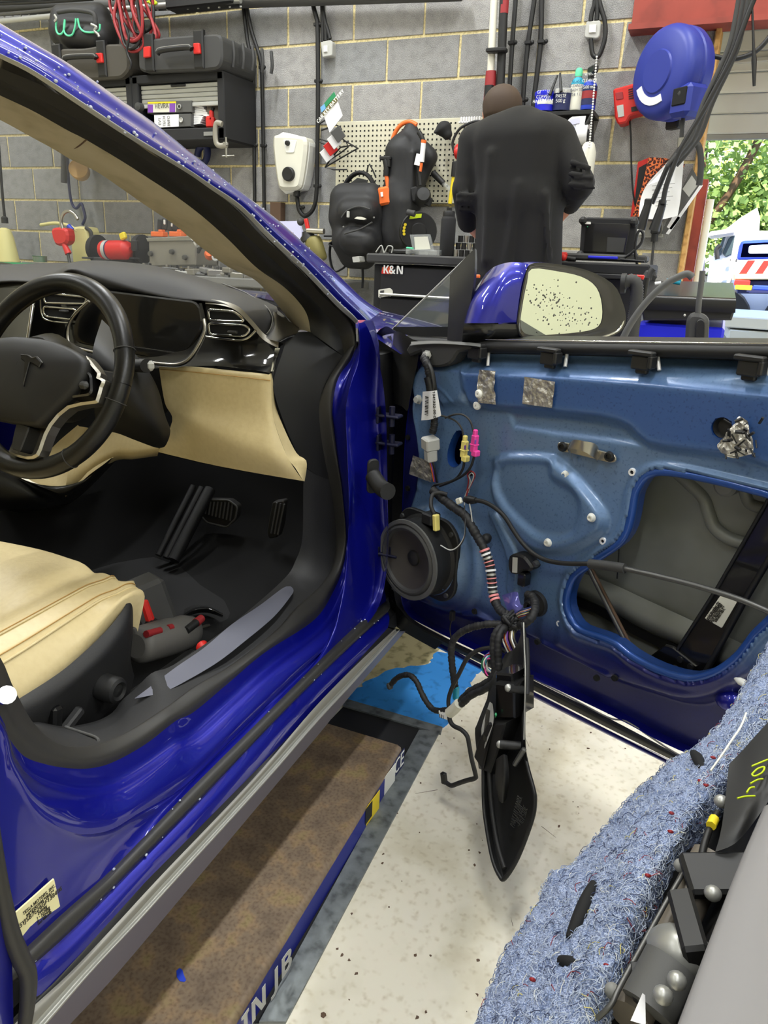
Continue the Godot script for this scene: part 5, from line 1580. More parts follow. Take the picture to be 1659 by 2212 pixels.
	# weatherstrips along the bottom
	put("bottom_seal", loft([q3(-.035,[-.0844,.2703,-.0462,.2606,-.0034,.24,.1174,.2387,.2123,.2431,.3227,.2461,.5154,.25,.6478,.2495,.7452,.2502]), q3(-.022,[-.0732,.2662,-.0367,.2537,.0071,.2376,.1297,.2381,.2237,.2418,.3305,.2462,.5237,.2491,.6474,.2516,.7506,.2529]), q3(-.035,[-.0858,.2388,-.0555,.2298,-.0126,.2154,.1151,.2178,.2146,.2226,.3231,.2245,.5186,.2294,.6403,.2335,.7478,.237])], 60, 4), "dark_rubber", d, true)
	put("hem", loft([q3(-.06,[-.1113,.2084,-.0703,.1996,.0562,.1999,.1953,.201,.3038,.203,.5063,.2074,.6291,.2108,.7409,.2139]), q3(-.06,[-.1101,.1896,-.069,.181,.0576,.1834,.1967,.1876,.3055,.1892,.508,.1968,.6287,.2026,.7422,.2071]), q3(-.12,[-.1743,.1646,-.1312,.1553,.0019,.1557,.1482,.1568,.2624,.1589,.4755,.1636,.6039,.1709,.7223,.1704])], 50, 2), "car_paint", d, true)
	put("seal_edge", nb().tube(cr(q3(-.031,[.3251,.2521,.4293,.2538,.5134,.2537,.5439,.2631,.5673,.2639,.6476,.2532,.7462,.2547]), 5), .0016, 6), "silver_trim", d, true)
	put("corner_gasket", loft([q3(-.04,[-.1076,.2873,-.098,.2387,-.0789,.2024,-.0518,.1923,.0614,.1909]), p3([-.0561,.3064,-.01,-.043,.2688,-.012,-.0179,.2513,-.015,.0167,.2398,-.02,.1015,.2352,-.025])], 24, 3), "black_plastic", d, true)
	put("leading_edge", loft([q3(-.03,[-.0936,.7528,-.0964,.604,-.0924,.4363,-.0824,.2726]), q3(-.11,[-.1947,.729,-.1982,.5684,-.1944,.3873,-.184,.2105])], 20, 1), "car_paint", d, true)
	# quarter glass and its black divider, the mirror base cover
	put("quarter_glass", nb().prism(p2([-.1286,.8969,.0481,1.0272,.0773,.98,.0786,.9038]), -.043, -.039), "pane", d, true)
	put("glass_edge", nb().tube(PV([V(-.1315,.8956,-.04), V(.0871,1.0616,-.04)]), .0018, 6), "light_grey", d, true)
	put("frit_band", nb().prism(p2([-.1216,.9036,.0405,.9184,.0398,.8982,-.0484,.8902,-.1268,.8913]), -.039, -.037), "matt_black", d, true)
	put("divider_post", loft([p3([.0422,1.0172,-.03,.0756,1.0467,-.028,.1067,1.069,-.025]), p3([.061,.9704,-.012,.095,.9982,-.012,.1196,1.0163,-.014]), p3([.0704,.8963,-.004,.097,.8974,-.002,.1168,.8985,-.004])], 14, 6), "black", d, true)
	put("divider_side", loft([p3([.1067,1.069,-.025,.1196,1.0163,-.014,.1168,.8985,-.004]), p3([.0807,1.0663,-.06,.0937,1.0154,-.05,.083,.8929,-.05])], 10, 1), "black", d, true)
	var cov := put("mirror_base_cover", nb().prism(smooth2(p2([-.0108,.8815,.1157,.8986,.1536,.8974,.152,.8904,.1247,.8803,.114,.8658,.1004,.8543,.0712,.8451,.0322,.8456,.0236,.8705,-.009,.8574]), 2), -.01, .022, .004), "charcoal", d, true)
	put("cover_edge", loft([q3(.02,[-.0068,.8865,.0608,.8954,.1338,.9005,.1775,.9026]), q3(.03,[.004,.8817,.0709,.8916,.1433,.8968,.1867,.8982])], 12, 1), "dark_grey", d, true)
	put("hinge_side_cover", loft([q3(-.03,[-.1143,.8907,-.1136,.8312,-.1075,.7814,-.1018,.739]), p3([-.065,.9004,0,-.0573,.8495,-.004,-.0541,.8012,-.004,-.0524,.7436,-.006]), p3([-.0127,.8911,.012,-.0102,.8653,.01,-.0159,.8207,.004,-.0237,.7433,.002]), p3([.0057,.8894,.014,.0087,.8583,.012,-.0076,.8199,.004,-.0231,.8138,.002])], 24, 4), "black_plastic", d, true)
	put("tweeter_edge", loft([p3([-.1599,.8943,-.03,-.1375,.9033,-.03,-.1069,.8996,-.02]), p3([-.2244,.8632,-.06,-.1143,.8907,-.03,-.0148,.8908,.01])], 12, 3), "black_plastic", d, true)
	put("pillar_flap", loft([p3([-.2588,.8584,-.09,-.1431,.8822,-.05]), p3([-.2472,.8273,-.09,-.1226,.8497,-.04]), p3([-.2353,.7907,-.09,-.1139,.759,-.04])], 10, 3), "black_plastic", d, true)
	# screws, nuts, plugs
	for p in p3([.3855,.6983,.009,.4538,.6406,.018,.3715,.5683,.016]):
		var o := put("torx_screw", nb().pos(Vector3.ZERO, V(90,0,0)).lathe([U(0,.004), U(.003,.004), U(.0035,.0065), U(.0055,.006), U(.0075,.002), U(.0082,.0)], 16), "white_metal", d, true)
		o.position = p
	for p in p3([.5064,.7308,.001,.4719,.5992,.001,.4067,.4136,0,.5797,.3772,-.004,.7468,.498,-.003]):
		var o := put("rivet_nut", nb().pos(Vector3.ZERO, V(90,0,0)).lathe([U(.0032,-.006), U(.0034,.0025), U(.006,.0025), U(.0072,-.001)], 16), "inner_paint", d, true)
		o.position = p
		put("nut_bore", nb().pos(p, V(90,0,0)).lathe([U(0,.0004), U(.0034,.0004)], 12), "matt_black", d, true)
	for p in p3([-.0511,.6729,-.026,-.0431,.5576,-.026,.2099,.3637,.012,.3661,.359,.006,.5332,.3596,.004,.4977,.3416,.002,.162,.647,.002]):
		put("bolt_hole", nb().pos(p, V(90,0,0)).lathe([U(0,.001), U(.005,.001), U(.0056,.0016), U(.0062,-.003)], 16), "matt_black", d, true)
	for p in p3([.181,.8094,.018,.1735,.7855,.012]):
		put("white_plug", nb().pos(p, V(90,0,0)).lathe([U(0,.001), U(.002,.001), U(.002,.004), U(.0055,.004), U(.0085,.001), U(.0088,-.002)], 18), "white", d, true)
	for p in p3([.0046,.7685,0,.0466,.8662,.024]):
		put("hex_bolt", nb().pos(p, V(90,0,0)).lathe([U(0,.010), U(.007,.010), U(.008,.003), U(.0105,.002), U(.0105,.0)], 6), "light_grey", d, true)
	put("white_clip", nb().tube(PV([V(.7289,.4527,.002), V(.7423,.4596,.016), V(.7514,.4601,.018)]), PackedFloat32Array([.002, .006, .006]), 8), "white", d, true)
	put("bump_stop", nb().pos(V(.7195,.4007,-.02)).ball(Vector3.ZERO, V(.022,.017,.02), 20, 12), "car_paint", d, true)
	put("port_plug", nb().pos(V(.6446,.8332,.006), V(90,0,0)).lathe([U(0,.0), U(.012,.0), U(.0158,.008)], 20), "black", d, true)
	# bits of foil tape over holes
	var r := RandomNumberGenerator.new()
	r.seed = 3
	for f in [[U(.1766,.8544), U(.2157,.857), U(.217,.8264), U(.2249,.7965), U(.1809,.7927), U(.1764,.8239), .018, .003], [U(.2839,.8563), U(.3494,.8567), U(.3489,.8115), U(.2848,.8082), .0185, .0012], [U(.0079,.6508), U(.0714,.6479), U(.0656,.6054), U(-.0018,.6074), .012, .002]]:
		put("foil_tape", foil_patch(f.slice(0, f.size() - 2), f[-2], f[-1], r), "foil", d, true)
	put("torn_foil", foil_patch(p2([.6666,.8548,.678,.8502,.6912,.8226,.6957,.8066,.6705,.7936,.6509,.7969,.6443,.8095,.6563,.8326]), .022, .008, r), "foil", d, true)
	var grime := nb()
	for i in 26:
		var a: Vector3 = V(.681,.8278,.03)
		var p := a + V(r.randf_range(-.022, .02), r.randf_range(-.03, .03), .0)
		grime.tube(PV([p, p + V(r.randf_range(-.012, .012), r.randf_range(-.012, .012), .004)]), r.randf_range(.0008, .003), 5)
	put("tar_smear", grime, "black", d, true)
	# bright mounting bracket
	var br := nb()
	var bp := func(x: Array, w: float) -> B:
		return nb()
	br.prism(rounded(p2([.3593,.7523,.3935,.7561,.475,.7543,.4786,.7425,.467,.7383,.3865,.7381,.3636,.7357]), .008), .004, .0075, .001)
	br.add(loft([p3([.3834,.7427,.008,.3934,.758,.02,.4179,.7727,.045,.4393,.7752,.048,.4512,.7698,.03,.4473,.7485,.008]), p3([.3998,.7215,.008,.3973,.7441,.02,.4092,.7567,.045,.4419,.7578,.048,.4512,.7462,.03,.4437,.7365,.008])], 24, 2))
	var bk := put("bracket", br, "satin_metal", d, true)
	for p in q3(.008,[.3733,.7464,.4657,.7494]):
		put("bracket_screw", nb().pos(p, V(90,0,0)).lathe([U(0,.003), U(.004,.003), U(.0045,.006), U(.007,.006), U(.009,.001)], 16), "black", d, true)
	put("bracket_hole", nb().pos(V(.4311,.7665,.0485), V(90,0,0)).lathe([U(0,.0), U(.004,.0)], 14), "black", d, true)
	# latch-side sensor and its plug, rubber grommet
	put("crash_sensor", nb().prism(smooth2(p2([.2938,.517,.3092,.5278,.3288,.5286,.3404,.5221,.3502,.5131,.3429,.5031,.3281,.4999,.3206,.4896,.3011,.4847,.2928,.4974]), 2), .0, .026, .004), "black", d, true)
	put("sensor_label", nb().prism(p2([.3046,.5197,.3154,.5223,.318,.4925,.3072,.4897]), .025, .0275), "light_grey", d, true)
	put("sensor_plug", nb().box(V(.3261,.4799,.014), V(.018,.028,.022), .003), "gloss_black", d, true)
	put("sensor_screw", nb().pos(V(.3485,.518,.01), V(90,0,0)).lathe([U(0,.010), U(.005,.010), U(.0065,.004), U(.0065,.0)], 12), "dark_steel", d, true)
	put("grommet", nb().pos(V(.351,.4337,-.004), V(90,0,0)).lathe([U(.004,.03), U(.010,.032), U(.013,.026), U(.014,.014), U(.018,.012), U(.024,.012), U(.026,.006), U(.025,.0)], 24), "dark_rubber", d, true)
	speaker(d)
	door_mirror(d)


func foil_patch(poly: Array, h: float, crumple: float, r: RandomNumberGenerator) -> B:
	var lo: Vector2 = poly[0]
	var hi: Vector2 = poly[0]
	for p in poly:
		lo = lo.min(p)
		hi = hi.max(p)
	var b := nb()
	var st := .0035
	var pl := PackedVector2Array(poly)
	var nz := FastNoiseLite.new()
	nz.seed = r.randi() % 100
	nz.frequency = 60.0
	var z := func(p: Vector2) -> Vector3:
		return V(p.x, p.y, h + crumple * nz.get_noise_2d(p.x, p.y))
	# the patch as a fan of small triangles, crumpled
	var tr := Geometry2D.triangulate_polygon(pl)
	for i in range(0, tr.size(), 3):
		var n := 7
		var a := pl[tr[i]]
		var e := (pl[tr[i + 1]] - a) / n
		var f := (pl[tr[i + 2]] - a) / n
		for u in n:
			for w in n - u:
				b.face(z.call(a + e * u + f * w), z.call(a + e * (u + 1) + f * w), z.call(a + e * u + f * (w + 1)), V(a.x, a.y, -1))
				if u + w < n - 1:
					b.face(z.call(a + e * (u + 1) + f * w), z.call(a + e * (u + 1) + f * (w + 1)), z.call(a + e * u + f * (w + 1)), V(a.x, a.y, -1))
	return b


func speaker(d: Node3D) -> void:
	# axis towards the viewer's left, out of the door
	var base := V(.075,.45,.0)
	var o := Transform3D(Basis.from_euler(V(PI / 2, 0, 0)), base + V(0,0,0))
	var b := nb().at(o).lathe([U(.089,.022), U(.089,.03), U(.082,.034), U(.081,.05), U(.086,.066), U(.087,.078)], 48)
	b.at(Transform3D(Basis(), base)).prism(rounded([U(-.088,-.062), U(-.062,-.092), U(.062,-.092), U(.092,-.062), U(.092,.062), U(.062,.092), U(-.062,.092), U(-.088,.062)], .02), .02, .028, .002)
	var f := nb().at(o).lathe([U(.087,.078), U(.0865,.082), U(.079,.0835), U(.077,.080)], 56)
	var sur := nb().at(o).lathe([U(.077,.080), U(.074,.084), U(.070,.0855), U(.066,.084), U(.063,.079)], 56)
	var cone := nb().at(o).lathe([U(.063,.079), U(.060,.077), U(.017,.060)], 56)
	var cap := nb().at(o).lathe([U(.017,.060), U(.0155,.064), U(.010,.067), U(0,.068)], 32)
	put("speaker", [[b, "black_plastic"], [f, "dark_grey"], [sur, "charcoal"], [cone, "cone_grey"], [cap, "black_plastic"]], "", d, true)
	for a in [.75, 2.4, 3.9, 5.5]:
		put("speaker_screw", nb().at(Transform3D(Basis.from_euler(V(PI / 2, 0, 0)), base + V(cos(a) * .099, sin(a) * .099, .026))).lathe([U(0,.006), U(.005,.006), U(.006,.0)], 12), "dark_steel", d, true)
	put("speaker_terminal", nb().box(base + V(.028,.094,.045), V(.03,.024,.03), .003), "black", d, true)
	put("speaker_plug", nb().box(base + V(.05,.092,.052), V(.010,.034,.014), .002, V(0,0,8)), "pale_yellow", d, true)


func door_mirror(d: Node3D) -> void:
	var m := Transform3D(Basis.from_euler(V(0, deg_to_rad(72.7), 0)), V(.225,.975,-.16))
	var glass := smooth2(p2([-.0833,.0612,-.024,.0587,.0351,.0501,.0742,.0311,.0936,-.0027,.0958,-.0366,.0692,-.0509,-.0077,-.0576,-.075,-.0581,-.0959,-.0417,-.0961,-.0044,-.0907,.0372]), 3)
	var g := nb().prism(glass, -.004, .0)
	put("mirror_glass", g, "mirror_glass", d, true, m)
	# shell: loops from the bezel back to the nose of the housing
	var mouth := smooth2(p2([-.0946,.0684,-.0558,.0728,.0315,.0637,.1009,.0398,.1323,.0069,.1483,-.0288,.1371,-.0524,.0866,-.0675,.0079,-.0748,-.08,-.0686,-.1077,-.0479,-.1075,.0042,-.102,.0454]), 3)
	var mid := U(.0,.0)
	for p in mouth:
		mid += p / mouth.size()
	var rim := nb()
	var rows := []
	for q in [[glass, .0, .001], [mouth, .4, .002], [mouth, 1.0, .012], [mouth, 1.0, .0]]:
		var row := PackedVector3Array()
		for i in glass.size():
			var p: Vector2 = glass[i].lerp(mouth[i * mouth.size() / glass.size()], q[1])
			row.append(V(p.x, p.y, q[2]))
		rows.append(row)
	put("mirror_bezel", rim.grid(rows, true), "gloss_black", d, true, m)
	rows = []
	for q in [[1.0, .008], [1.02, -.01], [1.0, -.04], [.9, -.075], [.7, -.10], [.4, -.118], [.05, -.122]]:
		var row := PackedVector3Array()
		for p in mouth:
			var e: Vector2 = mid + (p - mid) * q[0]
			row.append(V(e.x - .01 * (1.0 - q[0]), e.y + .012 * (1.0 - q[0]), q[1]))
		rows.append(row)
	put("mirror_housing", nb().grid(rows, true, true), "car_paint", d, true, m)
	# the painted shoulder that meets the door, and the stalk
	put("mirror_shoulder", loft([q3(.012,[-.0989,.07,-.1093,.0374,-.1126,.0046,-.1144,-.0338]), p3([-.1084,.0719,-.03,-.1455,.0442,0,-.1627,.0039,.01,-.17,-.0354,.012]), p3([-.1176,.0631,-.07,-.1531,.0336,-.05,-.1825,.001,-.03,-.198,-.0384,-.02]), p3([-.1058,.049,-.12,-.1309,.0226,-.11,-.1592,-.0071,-.09,-.1743,-.0456,-.08])], 20, 5), "car_paint", d, true, m)
	put("mirror_stalk", loft([p3([-.202,-.0393,-.03,-.166,-.0376,.006,-.1081,-.0375,.008]), p3([-.2027,-.0545,-.03,-.1642,-.056,.006,-.1018,-.0562,.008]), p3([-.1912,-.0773,-.05,-.1452,-.0813,-.02,-.0781,-.081,-.01])], 16, 4), "gloss_black", d, true, m)
	put("chrome_edge", nb().tube(cr(q3(.008,[.1459,-.025,.1417,-.0413,.1273,-.054,.0846,-.0655,.0284,-.0721]), 5), .003, 8), "chrome", d, true, m)
	var r := RandomNumberGenerator.new()
	r.seed = 21
	var drops := nb().at(Transform3D(Basis(), Vector3.ZERO))
	for i in 150:
		var p: Vector3
		if i < 80:
			p = V(-.0375,.0088,0) + V(r.randfn(.0, .03), r.randfn(.0, .016), 0)
		else:
			p = V(.0227,-.0296,0) + V(r.randfn(.0, .045), r.randfn(.0, .016), 0)
		if Geometry2D.is_point_in_polygon(U(p.x, p.y), PackedVector2Array(glass)):
			var s := r.randf_range(.0008, .0022)
			drops.ball(p, V(s, s * .9, s * .5), 8, 5)
	var dm := put("raindrops", drops, "dark_steel", d, true, m)
	dm.set_meta("kind", "stuff")

# ---------- wiring hanging out of the door, and the loose module on its plate ----------
func dw(a: Array) -> Array:
	var x := Transform3D(Basis.from_euler(V(0, deg_to_rad(DOOR_TURN), 0)), DOOR_O)
	return a.map(func(p: Vector3) -> Vector3: return x * p)


func wire(t: Node3D, called: String, pts: Array, r: float, m: String, per := 8, sides := 8) -> MeshInstance3D:
	return put(called, nb().tube(cr(dw(pts), per), r, sides), m, t)


# a taped loom: a tube with a lumpy skin
func loom(t: Node3D, pts: Array, r: float, m := "nylon") -> void:
	var p := even(dw(pts), maxi(24, pts.size() * 9))
	var rr := PackedFloat32Array()
	for i in p.size():
		rr.append(r * (1.0 + .09 * sin(i * 2.1) + .06 * sin(i * .7)))
	put("taped_loom", nb().tube(p, rr, 10), m, t)


func build_harness() -> void:
	var t := thing("wiring_harness", "black taped wiring loom hanging from the open door, its plugs dangling loose", "wiring", dw([V(.3,.3,.1)])[0])
	loom(t, p3([.0426,.8615,.03,.0572,.8519,.036,.0644,.8337,.034,.0686,.8122,.03,.0725,.7962,.03]), .0085)
	loom(t, q3(.03,[.0803,.7492,.0817,.7326,.078,.7148]), .0075)
	put("conduit", nb().tube(even(dw(q3(.034,[.0625,.8253,.0688,.8107,.0727,.7948])), 21), PackedFloat32Array(range(21).map(func(i: int) -> float: return .0105 if i % 2 == 0 else .009)), 12), "black", t)
	wire(t, "cable", p3([.0572,.8581,.034,.0773,.8413,.04,.0832,.8148,.036,.0843,.7947,.034]), .003, "black")
	wire(t, "cable", p3([.048,.8586,.03,.0739,.8455,.042,.0815,.8221,.04,.0803,.796,.034]), .0028, "charcoal")
	# wrapped label
	var tag := put("part_tag", loft([dw(p3([.0539,.7961,.04,.0812,.8018,.047,.0969,.8058,.044])), dw(p3([.0549,.7664,.04,.0858,.7734,.048,.1053,.7809,.044])), dw(p3([.0544,.7381,.04,.0882,.747,.047,.1104,.7578,.042]))], 12, 4), "paper", t)
	var q := dw(q3(.0475,[.0927,.7764,.0668,.7785]))
	var up := (dw(p3([.091,.8025,.048]))[0] - dw(p3([.098,.7498,.048]))[0] as Vector3).normalized()
	var side := V(.911,.05,.413)
	letters("1041322-00-D", .0066, dw(p3([.0968,.7772,.0492]))[0], -up, side, "label_text", tag, "lettering", "Droid Sans", true)
	for k in 12:
		var c: Vector3 = dw(p3([.0747,.7891,.0485]))[0].lerp(dw(p3([.0762,.7542,.0485]))[0], k / 11.0)
		put("bar", nb().box(Vector3.ZERO, V(.009, .0012 + .0012 * float(k % 3 == 0), .0006), .0, V(0, DOOR_TURN, 0)), "label_text", tag, false, Transform3D(Basis(), c))
	# grey plug
	var pc: Vector3 = dw(p3([.0784,.6944,.034]))[0]
	put("grey_plug", nb().box(pc, V(.030,.026,.03), .003, V(8, DOOR_TURN - 20, -4)).box(pc + V(.002,-.024,0), V(.022,.026,.022), .003, V(8, DOOR_TURN - 20, -4)), "light_grey", t)
	for w in [[0, "orange"], [4, "purple"], [8, "black"], [11, "black"]]:
		wire(t, "wire", [V(.0716,.6633,.03), V(.081,.6459,.03), V(.0819,.6129,.02)].map(func(p: Vector3) -> Vector3: return p + V(w[0] * .0009, 0, .001)), .0016, w[1], 5, 6)
	# the two little coaxial plugs and their leads
	wire(t, "coax_lead", p3([.1009,.7564,.036,.1273,.757,.04,.1502,.7541,.042,.1639,.7429,.04,.1667,.7258,.036]), .0019, "charcoal")
	wire(t, "coax_lead", p3([.1163,.7536,.036,.1458,.7663,.045,.1738,.7718,.05,.1933,.763,.05,.1982,.742,.044]), .0019, "charcoal")
	for c in [[V(.1713,.703,.036), "pale_yellow", "purple"], [V(.2026,.7215,.044), "pink", "purple"]]:
		var x: Vector3 = dw([c[0]])[0]
		var pb := nb()
		pb.box(x, V(.0115,.034,.012), .002, V(0, DOOR_TURN, -3)).box(x + V(.0,.021,0), V(.008,.012,.009), .002, V(0, DOOR_TURN, -3)).box(x + V(.004,-.018,.001), V(.013,.012,.014), .002, V(0, DOOR_TURN, -3)).box(x + V(0,-.002,0), V(.0135,.003,.014), .001, V(0, DOOR_TURN, -3))
		var pl := put("coax_plug", pb, c[1], t)
		put("plug_lock", nb().box(x + V(.003,.005,.006), V(.004,.009,.003), .001, V(0, DOOR_TURN, -3)), c[2], pl)
	wire(t, "cable", p3([.1713,.6843,.034,.1697,.6634,.034,.1554,.6396,.036,.1254,.6225,.036,.1003,.6123,.036,.09,.6014,.034,.0924,.5881,.034]), .0026, "black")
	wire(t, "cable", p3([.2014,.6991,.04,.1972,.6766,.042,.1826,.6566,.042,.1551,.6367,.042,.117,.6153,.04]), .0026, "black")
	wire(t, "wire", p3([.1717,.6141,.02,.1796,.6382,.026,.1792,.6538,.03,.1898,.6622,.032,.1981,.6565,.03,.1909,.6394,.028,.1827,.6188,.03,.18,.5971,.03]), .0014, "dull_red")
	wire(t, "wire", p3([.1801,.6151,.024,.1877,.6409,.03,.1866,.6525,.034,.1947,.6604,.036,.1984,.6535,.034,.1865,.6293,.03,.1768,.6039,.03,.1896,.5671,.04]), .0012, "light_grey")
	# loom past the speaker, patched with pink tape, to the junction
	loom(t, p3([.0972,.6024,.04,.1189,.5942,.04,.1564,.5858,.045,.1963,.5787,.05,.2161,.5616,.05,.2339,.5394,.046]), .009)
	wire(t, "lead", p3([.1387,.6034,.04,.125,.6055,.05,.1172,.5995,.06,.1294,.5842,.075,.1396,.5696,.075]), .0042, "nylon")
	loom(t, p3([.2339,.5394,.046,.2497,.5233,.046,.2667,.4963,.046,.2774,.4721,.05,.2886,.4433,.054,.307,.4259,.06,.332,.4228,.068,.3554,.4212,.075]), .0085)
	var r := RandomNumberGenerator.new()
	r.seed = 14
	var path := even(dw(p3([.2471,.5263,.046,.2667,.4963,.046,.2774,.4721,.05,.2886,.4433,.054,.307,.4259,.06])), 60)
	for i in 13:
		var k := 2 + i * 4
		put("tape_wrap", nb().tube(PV([path[k], path[k + 1 + r.randi() % 2]]), .0098 + r.randf() * .001, 9), ["pink_tape", "paper", "silver_trim", "pink_tape"][i % 4], t)
	put("pine_clip", nb().pos(dw(p3([.231,.5325,.02]))[0], V(0, DOOR_TURN, 0)).ball(Vector3.ZERO, V(.009,.011,.014), 12, 8), "dark_rubber", t)
	for k in 3:
		wire(t, "thin_wire", p3([.19,.5969,.045,.2089,.5674,.06,.235,.5554,.09,.2307,.5358,.1,.2104,.5216,.1,.1764,.5179,.09]).map(func(p: Vector3) -> Vector3: return p + V(.002 * k, 0, .002 * k)), .0012, "light_grey" if k < 2 else "black", 6, 6)
	wire(t, "thin_wire", q3(.05,[.207,.6045,.2137,.5856,.22,.559]), .0015, "light_grey", 5, 6)
	put("white_clip", nb().box(dw(p3([.1805,.6029,.05]))[0], V(.014,.012,.008), .002, V(0, DOOR_TURN, 30)), "off_white", t)
	# bowden cable to the window opening
	wire(t, "bowden_cable", p3([.2112,.6122,.045,.2378,.6156,.045,.2636,.6114,.044,.2878,.5996,.042,.3083,.5796,.04,.3283,.5616,.038,.354,.5475,.036,.3841,.5425,.034,.4217,.5485,.032,.4713,.5641,.03]), .0042, "dark_rubber", 6, 10)
	wire(t, "cable_sleeve", q3(.03,[.4695,.5635,.5028,.5714,.5349,.5775]), .0085, "charcoal", 5, 12)
	wire(t, "bowden_cable", p3([.5333,.577,.03,.5907,.5835,.028,.6496,.5879,.024,.7114,.5878,.018,.7564,.5825,.012,.7926,.5748,0]), .0046, "dark_steel", 6, 10)
	put("cable_ferrule", nb().tube(PackedVector3Array(dw(q3(.045,[.1901,.6074,.202,.6097,.2182,.6131]))), PackedFloat32Array([.0055, .009, .006]), 12), "black", t)
	# junction
	var jb := nb()
	var jc: Vector3 = dw(p3([.3607,.4265,.085]))[0]
	for i in 30:
		var a := V(r.randf_range(-.018, .018), r.randf_range(-.02, .02), r.randf_range(-.014, .014))
		jb.tube(cr([jc + a, jc + a * .3 + V(r.randf_range(-.01, .01), r.randf_range(-.015, .015), .012), jc - a], 5), r.randf_range(.002, .0045), 6)
	put("junction_wrap", jb, "nylon", t)
	for i in 9:
		var c := ["orange", "navy", "white", "pale_yellow", "black", "sky", "orange", "white", "navy"]
		var o := .0022 * (i - 4)
		wire(t, "wire", p3([.3623,.4331,.08,.3803,.4515,.092,.3903,.4586,.09,.3877,.4551,.07]).map(func(p: Vector3) -> Vector3: return p + V(o * .4, o, o * .5)), .0014, c[i], 5, 6)
	loom(t, p3([.37,.4209,.085,.3929,.4376,.09,.3999,.452,.08,.3895,.4621,.06,.3711,.4673,.045,.3547,.4653,.04]), .008)
	for i in 12:
		var o := .0024 * (i - 5.5)
		wire(t, "wire", p3([.3597,.4144,.09,.3733,.4054,.108,.3827,.3933,.11,.3853,.3758,.1]).map(func(p: Vector3) -> Vector3: return p + V(o, o * .4, .003 * sin(i * 1.7))), .0015, ["yellow", "white", "orange", "navy", "white", "purple", "dull_red", "orange", "brown", "white", "pale_yellow", "black"][i], 6, 6)
	for i in 16:
		var rad := .016 + .006 * r.randf()
		var cc: Vector3 = dw(p3([.3472,.3406,.115]))[0] + V(r.randf_range(-.004, .004), r.randf_range(-.006, .006), r.randf_range(-.006, .006))
		var ring := []
		var a0 := r.randf_range(-.6, .6)
		for k in 9:
			var a := a0 + .9 + k * .5
			ring.append(cc + V(cos(a) * rad * .8, sin(a) * rad * 1.15, .004 * sin(a * 2.0 + i)))
		put("wire", nb().tube(cr(ring, 4), .0014, 6), ["white", "purple", "green", "dull_red", "light_grey", "pink", "black", "teal"][i % 8], t)
	loom(t, p3([.3445,.4138,.09,.3266,.4115,.1,.3061,.4027,.108,.2823,.3872,.112,.263,.3691,.115,.2517,.3502,.118,.2506,.3301,.12,.2541,.3052,.12,.2619,.2748,.12,.2688,.2542,.12]), .0068)
	loom(t, p3([.3506,.416,.095,.3484,.4105,.11,.35,.3927,.12,.3576,.3706,.126,.3668,.3475,.13,.3667,.3297,.134,.3507,.309,.136,.3201,.2787,.138,.298,.2438,.14]), .0068)
	loom(t, p3([.3587,.4191,.1,.3632,.4156,.118,.3685,.3995,.13,.3756,.3759,.134,.3823,.3559,.138,.3796,.3333,.142,.3601,.307,.144,.3291,.2776,.144,.3072,.2465,.145]), .0068)
	loom(t, p3([.2896,.2281,.145,.2616,.2091,.145,.2364,.1972,.143,.2134,.2012,.14,.1944,.2146,.138,.1778,.2295,.136,.1562,.2335,.134,.1346,.2231,.134,.1158,.2063,.134,.1011,.1855,.134]), .0058)
	wire(t, "thin_loom", p3([.279,.2198,.146,.2722,.2397,.142,.2751,.2677,.136,.2837,.2973,.13,.294,.3311,.124,.3077,.351,.118,.3283,.366,.112,.3506,.3735,.105,.3644,.3702,.1]), .0042, "nylon", 6)
	wire(t, "thin_loom", p3([.2792,.2178,.146,.2869,.2026,.15,.2973,.1957,.15,.3165,.1978,.15,.3325,.1922,.15,.3403,.1737,.15,.3487,.1492,.15,.3608,.1227,.15,.3606,.113,.15,.341,.0954,.15,.3209,.0762,.15,.3037,.0599,.15,.2887,.0582,.15]), .0046, "nylon", 6)
	put("blue_plug", nb().box(dw(p3([.271,.2438,.12]))[0], V(.012,.03,.010), .002, V(0, DOOR_TURN, 4)), "teal", t)
	put("black_plug", nb().box(dw(p3([.283,.0647,.15]))[0], V(.012,.024,.010), .002, V(0, DOOR_TURN, 14)), "black", t)
	put("black_plug", nb().box(dw(p3([.097,.179,.134]))[0], V(.012,.014,.012), .003, V(0, DOOR_TURN, 30)), "charcoal", t)
	put("white_tape", nb().tube(PackedVector3Array(dw(q3(.146,[.3033,.247,.2917,.2286,.2808,.2144]))), .0105, 12), "off_white", t)
	put("white_flag", nb().box(dw(p3([.2693,.2047,.15]))[0], V(.024,.014,.002), .0005, V(0, DOOR_TURN, 12)), "paper", t)
	for k in 3:
		put("flag_mark", nb().box(dw(p3([.2611,.1999,.1515]))[0] + V(.004 * k, .0005 * k, .0016 * k), V(.0018,.008,.0006), .0, V(0, DOOR_TURN, 12)), "label_text", t)
	put("door_plug", nb().box(dw(p3([.1498,.3293,.01]))[0], V(.010,.022,.010), .001, V(0, DOOR_TURN, 0)), "black", t)
	wire(t, "thin_lead", p3([.1493,.3202,.01,.1462,.2946,.01,.1486,.2563,0]), .0015, "black", 5, 6)
	put("plastic_flap", loft([dw(p3([.2977,.4418,.04,.3343,.4662,.05,.3418,.4671,.05])), dw(p3([.3266,.4362,.062,.3449,.4484,.066,.3569,.4531,.06])), dw(p3([.3387,.4268,.066,.3602,.4335,.072,.3687,.4558,.066]))], 10, 3), "lilac_film", t)

	# the loose plate with its control module
	var m := thing("control_module_plate", "long black plastic trim plate carrying a control module, hanging from the loom", "car part", dw(p3([.5161,.1497,.25]))[0])
